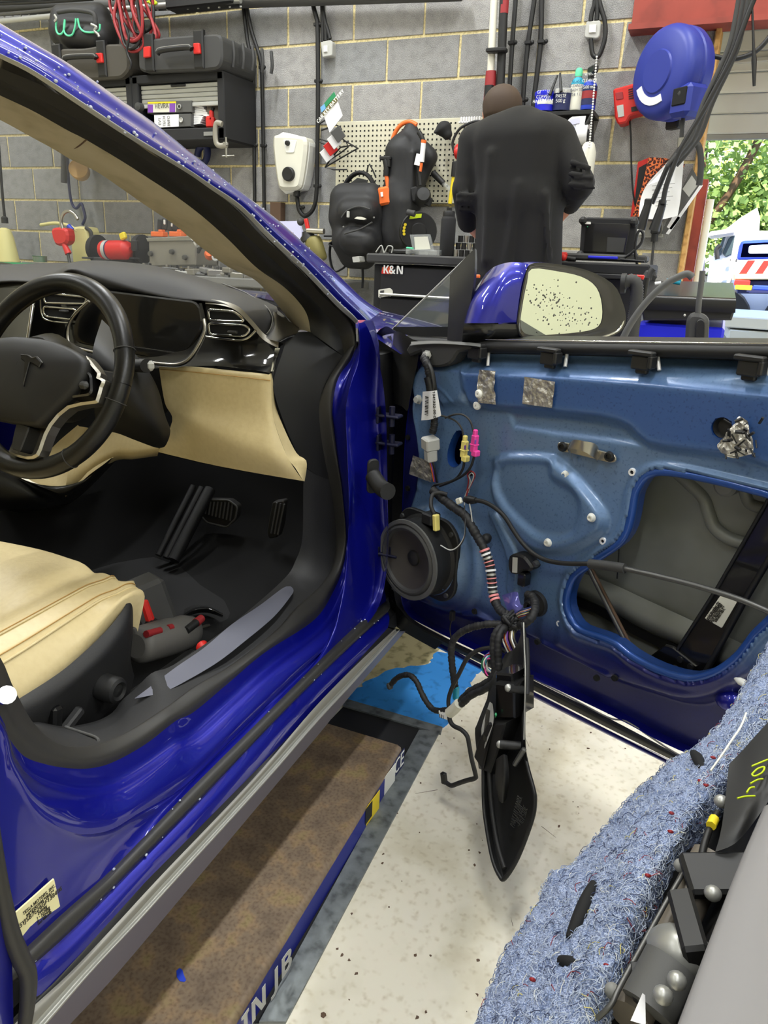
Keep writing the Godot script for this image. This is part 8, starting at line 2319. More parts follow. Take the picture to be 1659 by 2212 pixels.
func papers() -> void:
	var z := -4.5
	var defs := [["folder", "red edged folder pinned to the wall, behind the other papers", p2([-.532,1.567,-.479,1.588,-.436,1.577,-.478,1.305,-.532,1.297]), "red", z], ["magazine", "orange patterned booklet pinned to the wall under the white sheets", p2([-.477,1.586,-.393,1.581,-.294,1.552,-.368,1.294,-.52,1.297,-.49,1.452]), "orange_print", z + .03], ["magazine", "glossy magazine with a dark photograph, sticking out behind the white sheets", p2([-.257,1.535,-.197,1.452,-.332,1.214,-.36,1.214,-.318,1.363]), "dark_grey", z + .02]]
	for d in defs:
		var t := thing(d[0], d[1], "paper", at3(d[2][3], d[4]))
		put("cover", nb().prism(d[2], d[4] - .006, d[4], .001), d[3], t)
		if d[3] == "dark_grey":
			put("page_edge", nb().prism(p2([-.203,1.461,-.192,1.452,-.322,1.212,-.337,1.216]), d[4] - .008, d[4] + .002), "paper", t)
			put("picture", nb().prism(p2([-.253,1.5,-.215,1.456,-.25,1.396,-.288,1.434]), d[4], d[4] + .002), "light_grey", t)
			put("picture", nb().prism(p2([-.275,1.295,-.312,1.235,-.337,1.248,-.31,1.313]), d[4], d[4] + .002), "paper", t)
		if d[3] == "red":
			put("panel", nb().prism(p2([-.523,1.539,-.484,1.561,-.492,1.454,-.507,1.362,-.521,1.362]), d[4], d[4] + .002), "black", t)
	var s := thing("paper_sheet", "curling white printed sheets pinned over the other papers on the wall", "paper", V(-.386,1.291,-4.42))
	put("sheet", loft([p3([-.385,1.547,-4.43,-.355,1.592,-4.45,-.303,1.589,-4.45]), p3([-.455,1.456,-4.4,-.371,1.482,-4.44,-.295,1.483,-4.45]), p3([-.479,1.377,-4.38,-.378,1.381,-4.43,-.288,1.384,-4.45]), p3([-.474,1.286,-4.37,-.373,1.281,-4.41,-.288,1.302,-4.43])], 20, 5), "paper", s)
	put("sheet", loft([p3([-.45,1.442,-4.36,-.413,1.487,-4.38,-.382,1.535,-4.42]), p3([-.407,1.459,-4.36,-.389,1.483,-4.38,-.375,1.517,-4.42])], 12, 2), "paper", s)
	for k in 6:
		put("print_line", nb().tube(PV([V(-.436,1.442,-4.415) + V(0, -.02 * k, .005), V(-.325,1.456,-4.425) + V(-.01 * (k % 3), -.02 * k, .005)]), .0012, 5), "mid_grey", s)


# ---------- the bench along the wall, seen through the windscreen ----------
func build_bench() -> void:
	var by := .885
	var t := thing("workbench", "grey workbench along the block wall, cluttered, seen through the windscreen", "workbench", V(-4.0,0,-4.25))
	put("top", nb().box(V(-3.9, by - .025, -4.24), V(3.6,.05,.62), .004), "mid_grey", t)
	for x in [-5.6, -4.0, -2.4]:
		put("leg", nb().box(V(x, .43, -4.0), V(.06,.86,.06), .004), "dark_grey", t)
		put("leg", nb().box(V(x, .43, -4.48), V(.06,.86,.06), .004), "dark_grey", t)
	put("rail", nb().box(V(-4.0,.3,-4.24), V(3.3,.04,.5), .004), "dark_grey", t)
	# jugs
	var j := thing("oil_jug", "yellowed plastic jug with a black hose, at the left end of the bench", "jug", V(-5.006,.896,-4.3))
	put("body", nb().pos(V(-4.994,.886,-4.3)).lathe([U(0,0), U(.075,0), U(.082,.012), U(.06,.18), U(.045,.235), U(.02,.25)], 26), "jug_yellow", j)
	put("cap", nb().pos(V(-4.979,1.187,-4.3)).lathe([U(.024,-.02), U(.024,.02), U(.012,.03)], 14), "black", j)
	line(j, "hose", q3(-4.3,[-4.975,1.213,-4.972,1.334,-4.963,1.49,-4.947,1.733]), .010, "black")
	var j2 := thing("oil_jug", "pale yellow plastic can with a slanted blue capped spout, on the bench", "jug", V(-4.315,.919,-4.35))
	put("body", nb().prism(smooth2(p2([-4.387,.91,-4.368,1.126,-4.329,1.158,-4.259,1.16,-4.22,1.13,-4.228,.916]), 2), -4.45, -4.33, .015), "jug_yellow", j2)
	line(j2, "spout", q3(-4.34,[-4.314,1.127,-4.388,1.163,-4.519,1.179,-4.666,1.164]), .012, "jug_yellow")
	put("cap", nb().tube(PV([V(-4.347,1.132,-4.33), V(-4.387,1.162,-4.33)]), .018, 12), "blue", j2)
	put("handle", nb().tube(cr(q3(-4.34,[-4.237,1.154,-4.193,1.13,-4.192,1.068,-4.216,1.005]), 4), .012, 8), "charcoal", j2)
	var pm := thing("hand_pump", "red hand pump with a hooked steel outlet pipe, on the bench", "pump", V(-4.289,.907,-4.2))
	put("body", nb().prism(smooth2(p2([-4.411,1.119,-4.377,1.144,-4.3,1.146,-4.259,1.129,-4.26,1.062,-4.307,1.03,-4.384,1.034]), 2), -4.25, -4.18, .015), "red", pm)
	line(pm, "pipe", q3(-4.2,[-4.31,1.137,-4.32,1.188,-4.292,1.237,-4.243,1.255,-4.194,1.238,-4.165,1.203]), .012, "satin_metal", 6, 10)
	put("stem", nb().tube(PV([V(-4.321,1.054,-4.2), V(-4.28,.975,-4.2)]), PackedFloat32Array([.016, .024]), 12), "red", pm)
	line(pm, "tube", q3(-4.2,[-4.287,.981,-4.273,.892]), .011, "dark_steel", 2, 10)
	# grinder and extinguisher
	var g := thing("bench_grinder", "black bench grinder with guards at both ends, on the bench", "grinder", V(-3.99,.938,-4.3))
	for p in q3(-4.28,[-4.089,1.014,-3.698,1.026]):
		put("wheel_guard", nb().pos(p, V(0,0,90)).lathe([U(0,.03), U(.085,.028), U(.095,.01), U(.095,-.02), U(0,-.03)], 26), "soft_black", g)
		put("tool_rest", nb().box(p + V(0,-.06,.09), V(.07,.012,.06), .003), "charcoal", g)
	put("base", nb().box(V(-3.896,.947,-4.28), V(.36,.03,.16), .006), "charcoal", g)
	put("motor", nb().tube(PV([V(-4.126,1.008,-4.34), V(-3.771,1.019,-4.34)]), .06, 18), "black", g)
	var fe := thing("fire_extinguisher", "red fire extinguisher lying on the bench in front of the grinder", "fire extinguisher", V(-3.846,.945,-4.18))
	var ea: Vector3 = V(-3.942,1.01,-4.16)
	var eb: Vector3 = V(-3.685,1.018,-4.16)
	var ed := (eb - ea).normalized()
	put("cylinder", nb().tube(PV([ea, ea + ed * .003, ea + ed * .02, ea + ed * .035, eb - ed * .04, eb - ed * .02, eb]), PackedFloat32Array([.02, .04, .058, .062, .062, .055, .02]), 24), "red", fe)
	put("label", nb().tube(PV([ea + ed * .05, ea + ed * .085]), .0625, 24, false), "light_grey", fe)
	put("band", nb().tube(PV([ea + ed * .078, ea + ed * .088]), .0632, 24, false), "navy", fe)
	put("yellow_tag", nb().box(V(-3.722,1.104,-4.14), V(.05,.045,.03), .008, V(0,0,20)), "yellow", fe)
	put("valve", nb().box(V(-3.643,1.049,-4.16), V(.05,.07,.04), .008), "black", fe)
	# trays and tins
	single("green_tray", nb().box(V(-4.583,.882,-4.15), V(.62,.03,.22), .008), "green", "green plastic tray at the left end of the bench", "tray")
	single("steel_tin", nb().pos(V(-4.557,.909,-4.2)).lathe([U(0,0), U(.045,0), U(.05,.04), U(.053,.042), U(.047,.035), U(0,.01)], 22), "steel", "round steel tin standing in the green tray", "tin")
	# drive unit and its boxes
	var d := thing("drive_unit", "cast alloy electric drive unit casing with orange sockets, on the bench", "car part", V(-3.379,.928,-4.2))
	put("casing", nb().prism(rounded(p2([-3.549,1.081,-3.193,1.102,-3.162,1.064,-3.176,.939,-3.555,.918]), .012), -4.42, -4.18, .008), "cast_alloy", d)
	put("lid", nb().prism(p2([-3.56,1.098,-3.203,1.119,-3.182,1.091,-3.55,1.075]), -4.42, -4.17, .004), "steel", d)
	for p in q3(-4.17,[-3.524,1.001,-3.349,1.018,-3.246,.987]):
		put("boss", nb().pos(p, V(90,0,0)).lathe([U(0,.02), U(.014,.018), U(.018,.0)], 14), "dark_steel", d)
	for p in q3(-4.25,[-3.512,1.125,-3.36,1.129]):
		put("orange_socket", nb().box(p, V(.10,.032,.06), .005).box(p + V(.03,.02,.01), V(.03,.018,.04), .004), "orange", d)
	var cb := thing("connector_bundle", "bundle of black ribbed connectors on top of the drive unit", "connector", V(-3.433,1.146,-4.3))
	for k in 5:
		put("connector", nb().box(V(-3.526,1.185,-4.3) + V(.042 * k, .006 * (k % 2), 0), V(.038,.075,.06), .006, V(0,0,-8)), "black", cb)
	put("white_clip", nb().box(V(-3.477,1.202,-4.27), V(.012,.03,.02), .003).box(V(-3.418,1.186,-4.27), V(.008,.02,.02), .002), "white", cb)
	put("white_disc", nb().pos(V(-3.278,1.143,-4.28), V(80,20,0)).lathe([U(0,.004), U(.026,.004), U(.028,0)], 16), "white", cb)
	var hv := thing("orange_plug", "round orange high voltage plug on grey cables, on the bench", "plug", V(-3.006,.984,-4.1))
	put("plug", nb().pos(V(-3.005,1.012,-4.1), V(70,30,0)).lathe([U(0,.03), U(.02,.03), U(.03,.01), U(.03,-.02), U(0,-.02)], 18), "orange", hv)
	put("ring", nb().pos(V(-2.949,.997,-4.09), V(70,20,0)).lathe([U(.012,.01), U(.024,.01), U(.026,-.01)], 18), "light_grey", hv)
	for k in 4:
		line(hv, "cable", [V(-3.127,1.022,-4.15) + V(0, .01 * k, 0), V(-3.06,1.065,-4.12) + V(.02 * k, .004 * k, 0), V(-2.969,1.04,-4.1) + V(.012 * k, -.01 * k, 0), V(-2.931,.945,-4.1)], .010, ["black", "charcoal", "black", "mid_grey"][k])
	# loose castings
	var r := RandomNumberGenerator.new()
	r.seed = 77
	var kinds := ["steel", "cast_alloy", "dark_steel", "light_grey", "cast_alloy", "mid_grey"]
	var spots := q3(-4.05,[-3.46,.91,-3.361,.891,-3.26,.907,-3.188,.887,-3.094,.902,-2.994,.918,-2.911,.905,-2.807,.926,-3.031,.883,-3.337,.858,-3.179,.856,-2.877,.879,-2.74,.896])
	var names2 := ["ribbed alloy casting, first from the left along the bench front", "grey hydraulic block, behind the instrument cowl", "alloy plate with a row of studs, in the middle of the bench front", "small steel bracket lying below the drive unit", "finned alloy cover in front of the orange plug", "dark steel block under the orange plug", "grey electronic module with a flat lid, before the windscreen pillar", "flat alloy box, nearest the pillar on the bench", "short alloy tube lying on the bench front", "pale grey motor end plate at the front of the bench", "dark bracket with two bolts at the bench front", "long low alloy casting by the pillar foot", "black steel offcut beside the pillar foot"]
	for i in spots.size():
		var p: Vector3 = spots[i]
		var c := thing("metal_casting", names2[i], "car part", p, "loose parts on the bench")
		var sz := V(r.randf_range(.07, .13), r.randf_range(.03, .05), r.randf_range(.06, .1))
		put("block", nb().box(p, sz, .005, V(0, r.randf_range(-30, 30), r.randf_range(-5, 5))), kinds[i % 6], c)
		for k in 3:
			var q := p + V((k - 1) * sz.x * .3, sz.y * .5, r.randf_range(-.02, .02))
			put("stud", nb().pos(q).lathe([U(.0,.016), U(.008,.015), U(.009,-.004)], 10), ["steel", "dark_steel", "black"][k], c)
		put("flange", nb().box(p + V(sz.x * .5, -.005, .01), V(.03,.02,.05), .004, V(0, r.randf_range(-20, 20), 0)), kinds[(i + 1) % 6], c)
	put_tube_thing("drive_shaft", "slim bright steel shaft lying across the front of the bench", "shaft", V(-2.888,.906,-3.98), V(-2.626,.902,-3.98), .009, "light_grey")
	single("phone", nb().box(V(-4.638,.886,-3.98), V(.12,.012,.07), .004, V(6,20,-6)), "black", "flat black gadget at the left end of the bench front", "gadget")

# ---------- tool chest, tablet stand and blue trolley ----------
func build_station() -> void:
	var zc := -3.7
	var x0: float = V(-1.706,1.061,-3.7).x
	var x1 := -.98
	var t := thing("tool_chest", "black tool chest with drawers, stickers on its front, behind the car wing", "tool chest", V((x0 + x1) / 2, 0, -3.95))
	var mx := (x0 + x1) / 2
	put("carcass", nb().box(V(mx, .53, -3.97), V(x1 - x0 - .03, .95, .5), .006), "soft_black", t)
	put("top_slab", nb().box(V(mx, 1.035, -3.95), V(x1 - x0 + .02, .045, .56), .008), "charcoal", t)
	for k in 5:
		var y := .925 - .155 * k
		put("drawer", nb().box(V(mx + .02, y, zc + .0), V(x1 - x0 - .10, .14, .03), .004), "black", t)
		put("drawer_pull", nb().box(V(mx + .02, y - .066, zc + .02), V(x1 - x0 - .10, .012, .02), .005), "silver_trim", t)
	for x in [x0 + .06, x1 - .06]:
		for z in [-3.78, -4.15]:
			put("castor", nb().pos(V(x, .035, z), V(0,0,90)).lathe([U(0,.014), U(.03,.014), U(.034,.006), U(.034,-.006), U(.03,-.014), U(0,-.014)], 16), "dark_rubber", t)
	var st := put("sticker", nb().prism(p2([-1.626,.992,-1.569,.999,-1.573,.96,-1.63,.96]), -3.684, -3.682), "orange_red", t)
	slab(t, "sticker", p2([-1.63,.974,-1.594,.975,-1.593,.959,-1.63,.96]), -3.681, .002, "red", .0)
	letters("K&N", .042, V(-1.565,.981,-3.678), Vector3.RIGHT, Vector3.UP, "white", t, "lettering", "Droid Sans", true)
	var van := put("van_sticker", nb().prism(rounded(p2([-1.645,.879,-1.58,.892,-1.564,.879,-1.563,.854,-1.643,.84]), .006), -3.684, -3.681), "off_white", t)
	for p in q3(-3.678,[-1.63,.845,-1.575,.855]):
		put("van_wheel", nb().pos(p, V(90,0,0)).lathe([U(0,.002), U(.007,.002)], 12), "mid_grey", van)
	slab(van, "van_window", p2([-1.633,.875,-1.612,.879,-1.612,.867,-1.633,.864]), -3.679, .001, "charcoal", .0)
	# things on the chest
	var top := 1.058
	var rl := thing("cable_reel", "black cable reel wound with yellow and green cable, on the tool chest", "cable reel", V(-1.585,1.085,-4.1))
	var c: Vector3 = V(-1.604,1.181,-4.1)
	var bs := Basis.from_euler(V(PI / 2, 0, 0)).rotated(Vector3.UP, .5)
	put("flange", nb().at(Transform3D(bs, c)).lathe([U(0,.035), U(.04,.035), U(.045,.028), U(.098,.03), U(.102,.025), U(.098,.02), U(0,.02)], 30), "black", rl)
	put("flange", nb().at(Transform3D(bs, c)).lathe([U(0,-.075), U(.098,-.075), U(.098,-.065), U(0,-.065)], 30), "black", rl)
	for k in 6:
		var ring := PackedVector3Array()
		for i in 33:
			var a := TAU * i / 32.0
			ring.append(Transform3D(bs, c) * V(cos(a) * (.088 - .002 * (k % 2)), .012 - .013 * k, sin(a) * (.088 - .002 * (k % 2))))
		put("cable_turn", nb().tube(ring, .007, 8, false), "lime" if k % 2 == 0 else "yellow", rl)
	put("label", nb().at(Transform3D(bs, c)).at(Transform3D(bs * Basis.from_euler(V(-PI / 2, 0, 0)), c)).prism([U(-.055,.06), U(.01,.07), U(.012,.09), U(-.05,.085)], .031, .034), "lime", rl)
	for k in 4:
		put("label_spot", nb().at(Transform3D(bs * Basis.from_euler(V(-PI / 2, 0, 0)), c)).prism(circle(Vector2.from_angle(2.75 + k * .2) * .082, .008, 12), .03, .034), "yellow", rl)
	put("crank", nb().tube(PV([V(-1.64,1.275,-4.02), V(-1.596,1.267,-4.02)]), .016, 12), "charcoal", rl)
	var fl := thing("flask", "tall black drinking flask standing on the tool chest", "flask", V(V(-1.342,1.076,-3.85).x, top, -3.85))
	var fb := V(V(-1.342,1.076,-3.85).x, top, -3.85)
	put("body", nb().pos(fb).lathe([U(0,0), U(.036,0), U(.038,.005), U(.038,.175), U(.034,.185), U(.028,.192)], 24), "soft_black", fl)
	put("cap", nb().pos(fb + V(0,.19,0)).lathe([U(.031,0), U(.031,.02), U(.028,.026), U(.014,.028), U(.014,.042), U(0,.042)], 20), "black", fl)
	var cs := thing("parts_case", "clear plastic parts case with its lid up, holding a white card, on the tool chest", "box", V(V(-1.475,1.064,-3.8).x, top, -3.8))
	put("base", nb().box(V(V(-1.442,1.065,-3.8).x, top + .014, -3.79), V(.17,.026,.1), .004), "clear_plastic", cs)
	slab(cs, "lid", p2([-1.548,1.156,-1.437,1.161,-1.407,1.076,-1.525,1.068]), -3.84, .012, "clear_plastic", .002)
	slab(cs, "card", p2([-1.52,1.145,-1.445,1.149,-1.426,1.089,-1.511,1.082]), -3.834, .002, "off_white", .0)
	single("safety_glasses", nb().tube(cr(q3(-3.8,[-1.719,1.063,-1.689,1.098,-1.671,1.062,-1.651,1.095,-1.625,1.091,-1.629,1.063]), 5), .0035, 6), "light_grey", "pair of clear safety glasses at the left end of the tool chest", "glasses")
	single("black_tray", nb().box(V(V(-1.58,1.079,-3.82).x, top + .012, -3.85), V(.14,.022,.1), .006), "black", "flat black tray behind the glasses on the tool chest", "tray")
	single("green_pen", nb().tube(PV([V(V(-1.552,1.107,-3.8).x, top + .032, -3.82), V(V(-1.511,1.104,-3.8).x, top + .03, -3.8)]), .006, 8), "mint", "green pen lying on the black tray", "pen")
	var sk := thing("socket_set", "row of black and chrome sockets beside the flask on the tool chest", "socket set", V(V(-1.255,1.079,-3.85).x, top, -3.85))
	for k in 4:
		for i in 3:
			put("socket", nb().pos(V(V(-1.292,1.078,-3.85).x + .03 * k, top + .035 * i, -3.85 - .03 * i)).lathe([U(0,0), U(.013,0), U(.013,.032), U(.009,.032), U(.009,.02)], 14), "steel" if (k + i) % 3 == 0 else "black", sk)
	var tin := thing("glass_jar", "small glass jar with a metal lid behind the clear parts case", "jar", V(V(-1.505,1.095,-3.92).x, top, -3.92))
	put("jar", nb().pos(V(V(-1.505,1.095,-3.92).x, top, -3.92)).lathe([U(0,0), U(.032,0), U(.034,.05), U(.028,.055)], 20), "clear_plastic", tin)
	put("lid", nb().pos(V(V(-1.505,1.095,-3.92).x, top + .054, -3.92)).lathe([U(.03,0), U(.03,.012), U(0,.013)], 20), "steel", tin)
	# tablet on a black stand
	var sd := thing("tablet_stand", "black equipment stand under the tablet, beside the man", "stand", V(-.55,0,-3.75))
	put("shelf", nb().box(V(-.56,1.03,-3.76), V(.5,.05,.42), .008), "soft_black", sd)
	put("cabinet", nb().box(V(-.56,.52,-3.8), V(.44,.95,.36), .01), "black", sd)
	put("ledge", nb().box(V(-.56,1.0,-3.55), V(.46,.02,.03), .004), "dark_rubber", sd)
	var tb := thing("tablet", "rugged black tablet with rubber corners, its screen dark, on the stand", "tablet", V(-.521,1.071,-3.72))
	slab(tb, "case", rounded(p2([-.652,1.237,-.631,1.249,-.427,1.247,-.409,1.232,-.396,1.086,-.644,1.083]), .012), -3.71, .035, "soft_black", .006)
	slab(tb, "screen", p2([-.627,1.225,-.433,1.223,-.442,1.101,-.626,1.101]), -3.704, .006, "gloss_black", .001)
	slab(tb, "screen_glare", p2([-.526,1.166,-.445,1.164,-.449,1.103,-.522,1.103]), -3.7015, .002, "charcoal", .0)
	slab(tb, "sticker", rounded(p2([-.635,1.229,-.609,1.229,-.607,1.219,-.634,1.219]), .002), -3.701, .004, "white", .0)
	put("light", nb().ball(V(-.62,1.207,-3.7), Vector3.ONE * .003, 8, 6), "green", tb)
	for p in q3(-3.71,[-.644,1.233,-.418,1.231,-.639,1.087,-.402,1.091]):
		put("corner_bumper", nb().box(p, V(.035,.035,.05), .012), "dark_rubber", tb)
	put("dock", nb().box(V(-.513,1.077,-3.66), V(.36,.03,.12), .008), "charcoal", tb)
	put("dock_strip", nb().box(V(-.519,1.077,-3.59), V(.13,.012,.01), .003), "royal_blue", tb)
	put("pen", nb().tube(PV([V(-.442,1.072,-3.58), V(-.34,1.067,-3.58)]), .005, 8), "black", tb)
	line(tb, "cable", q3(-3.6,[-.426,1.081,-.399,1.103,-.366,1.142,-.364,1.18,-.379,1.193,-.388,1.17,-.387,1.113,-.365,1.037]), .006, "black", 6)
	var rt := thing("red_tool", "small red and black hand tool on the stand, against the man's side", "tool", V(-.696,1.063,-3.6))
	put("body", nb().box(V(-.702,1.079,-3.6), V(.05,.03,.05), .008).ball(V(-.691,1.071,-3.58), V(.016,.016,.016), 12, 8), "red", rt)
	put("grip", nb().tube(PV([V(-.684,1.068,-3.6), V(-.638,1.063,-3.6)]), .012, 10), "black", rt)
	# double socket with plugs
	var so := thing("socket_outlet", "metal double socket low on the wall with a black plug in it", "socket outlet", V(-.415,1.202,-4.5))
	slab(so, "box", rounded(p2([-.493,1.279,-.362,1.277,-.351,1.199,-.483,1.193]), .006), -4.5, .05, "silver_trim", .004)
	put("plug", nb().box(V(-.39,1.236,-4.48), V(.05,.06,.04), .012).tube(PV([V(-.391,1.213,-4.48), V(-.39,1.174,-4.48)]), .018, 10), "black", so)
	put("white_cover", nb().pos(V(-.471,1.23,-4.49), V(90,0,0)).lathe([U(0,.02), U(.02,.018), U(.026,0)], 18), "white", so)
	put("switch", nb().box(V(-.403,1.265,-4.495), V(.018,.01,.008), .002), "white", so)
	line(so, "flex", q3(-4.48,[-.391,1.178,-.389,1.12,-.384,1.049,-.369,1.013]), .007, "charcoal")
	# blue trolley with a black lid
	var bt := thing("blue_trolley", "blue steel workshop trolley with a black lid, in front of the doorway", "trolley", V(-.11,0,-2.95))
	put("body", nb().box(V(-.115,.47,-2.95), V(.272,.8,.5), .008), "royal_blue", bt)
	put("skirt", nb().prism(p2([-.246,.922,.04,.928,.035,.896,-.231,.878]), -3.22, -2.68, .006), "black", bt)
	put("lid", loft([q3(-2.67,[-.243,.914,.042,.92]), q3(-2.665,[-.248,.952,.038,.956]), q3(-2.68,[-.251,.96,.036,.964]), q3(-3.2,[-.277,.997,.024,1.002]), q3(-3.24,[-.277,.953,.029,.959])], 10, 1), "gloss_lid", bt)
	for x in [-.22, -.01]:
		for z in [-2.75, -3.15]:
			put("castor", nb().pos(V(x, .05, z), V(0,0,90)).lathe([U(0,.02), U(.045,.02), U(.05,.0), U(.045,-.02), U(0,-.02)], 18), "dark_rubber", bt)
	put("screw", nb().ball(V(-.105,.904,-2.66), Vector3.ONE * .004, 8, 6), "light_grey", bt)
	var ty: float = V(-.175,.99,-2.9).y
	single("teal_pliers", nb().tube(cr(q3(-2.85,[-.19,.994,-.171,1.005,-.142,1.01]), 5), .008, 8).tube(cr(q3(-2.85,[-.189,1.004,-.166,1.002,-.143,1]), 5), .008, 8), "teal", "pair of teal handled pliers lying on the trolley lid", "pliers")
	single("white_rod", nb().tube(PV([V(-.225,.992,-2.85), V(-.206,.996,-2.85)]), .006, 8), "paper", "short white stub lying on the trolley lid", "rod")
	single("clear_cup", nb().pos(V(-.045,1.005,-2.85)).lathe([U(0,0), U(.02,0), U(.026,.02)], 16), "clear_plastic", "small clear cup standing on the trolley lid", "cup")
	single("grey_clamp", nb().box(V(-.278,1.006,-3.2), V(.05,.06,.04), .014, V(0,0,-25)).tube(cr(q3(-3.18,[-.279,.98,-.274,1.023,-.264,1.041]), 4), .012, 8), "charcoal", "dark rubber clamp lying at the back of the trolley, under the socket", "clamp")
	# hoses and the rubber pad over the trolley
	var h := thing("looped_hose", "thick grey hose looping up behind the mirror and over the trolley", "hose", V(-.2471,.8432,-2.3))
	line(h, "hose", q3(-2.3,[-.2555,.8095,-.243,.8606,-.2189,.9166,-.1851,.9693,-.1511,1.0059,-.1181,1.027,-.0999,1.0327,-.0865,1.0236]), .010, "dark_grey", 7, 10)
	var h2 := thing("ribbed_hose", "dark ribbed hose hanging down between the mirror and the trolley", "hose", V(-.2408,.8274,-2.5))
	var pth := even(q3(-2.5,[-.288,.996,-.2672,1.0052,-.25,.9897,-.2432,.9325,-.2436,.8767,-.2372,.7919]), 70)
	put("hose", nb().tube(pth, PackedFloat32Array(range(70).map(func(i: int) -> float: return .021 if i % 2 == 0 else .018)), 12), "charcoal", h2)
	line(h2, "hose", q3(-2.55,[-.227,1.015,-.23,.959,-.236,.888,-.233,.787]), .009, "black", 6, 10)
	put("tail", nb().tube(PV([V(-.2962,.9956,-2.5), V(-.2825,.9963,-2.5)]), .03, 12), "dark_rubber", h2)
	put("red_clip", nb().box(V(-.265,1.015,-2.6), V(.05,.014,.02), .003), "red", h2)
	var pd := thing("rubber_pad", "grey rubber lifting pad on a thin arm, standing up in front of the blue trolley", "jack pad", V(-.0416,.8781,-2))
	put("pad", nb().prism(rounded(p2([-.0664,.8538,-.0743,.9306,-.0664,.9463,-.0392,.9459,-.0228,.934,-.0142,.8582]), .014), -2.05, -2.0, .008), "charcoal", pd)
	put("pad_face", nb().prism(rounded(p2([-.046,.8722,-.0508,.9278,-.0415,.9349,-.0302,.9292,-.0231,.874]), .01), -2.0, -1.994, .002), "black", pd)
	line(pd, "arm", q3(-2.02,[-.0496,.942,-.0528,.9744,-.0539,1.0065,-.0559,1.0436]), .007, "dark_grey", 5, 10)
	put("foot", nb().box(V(-.03,.43,-2.03), V(.05,.86,.04), .006).box(V(-.03,.015,-2.03), V(.3,.03,.3), .006), "dark_grey", pd)


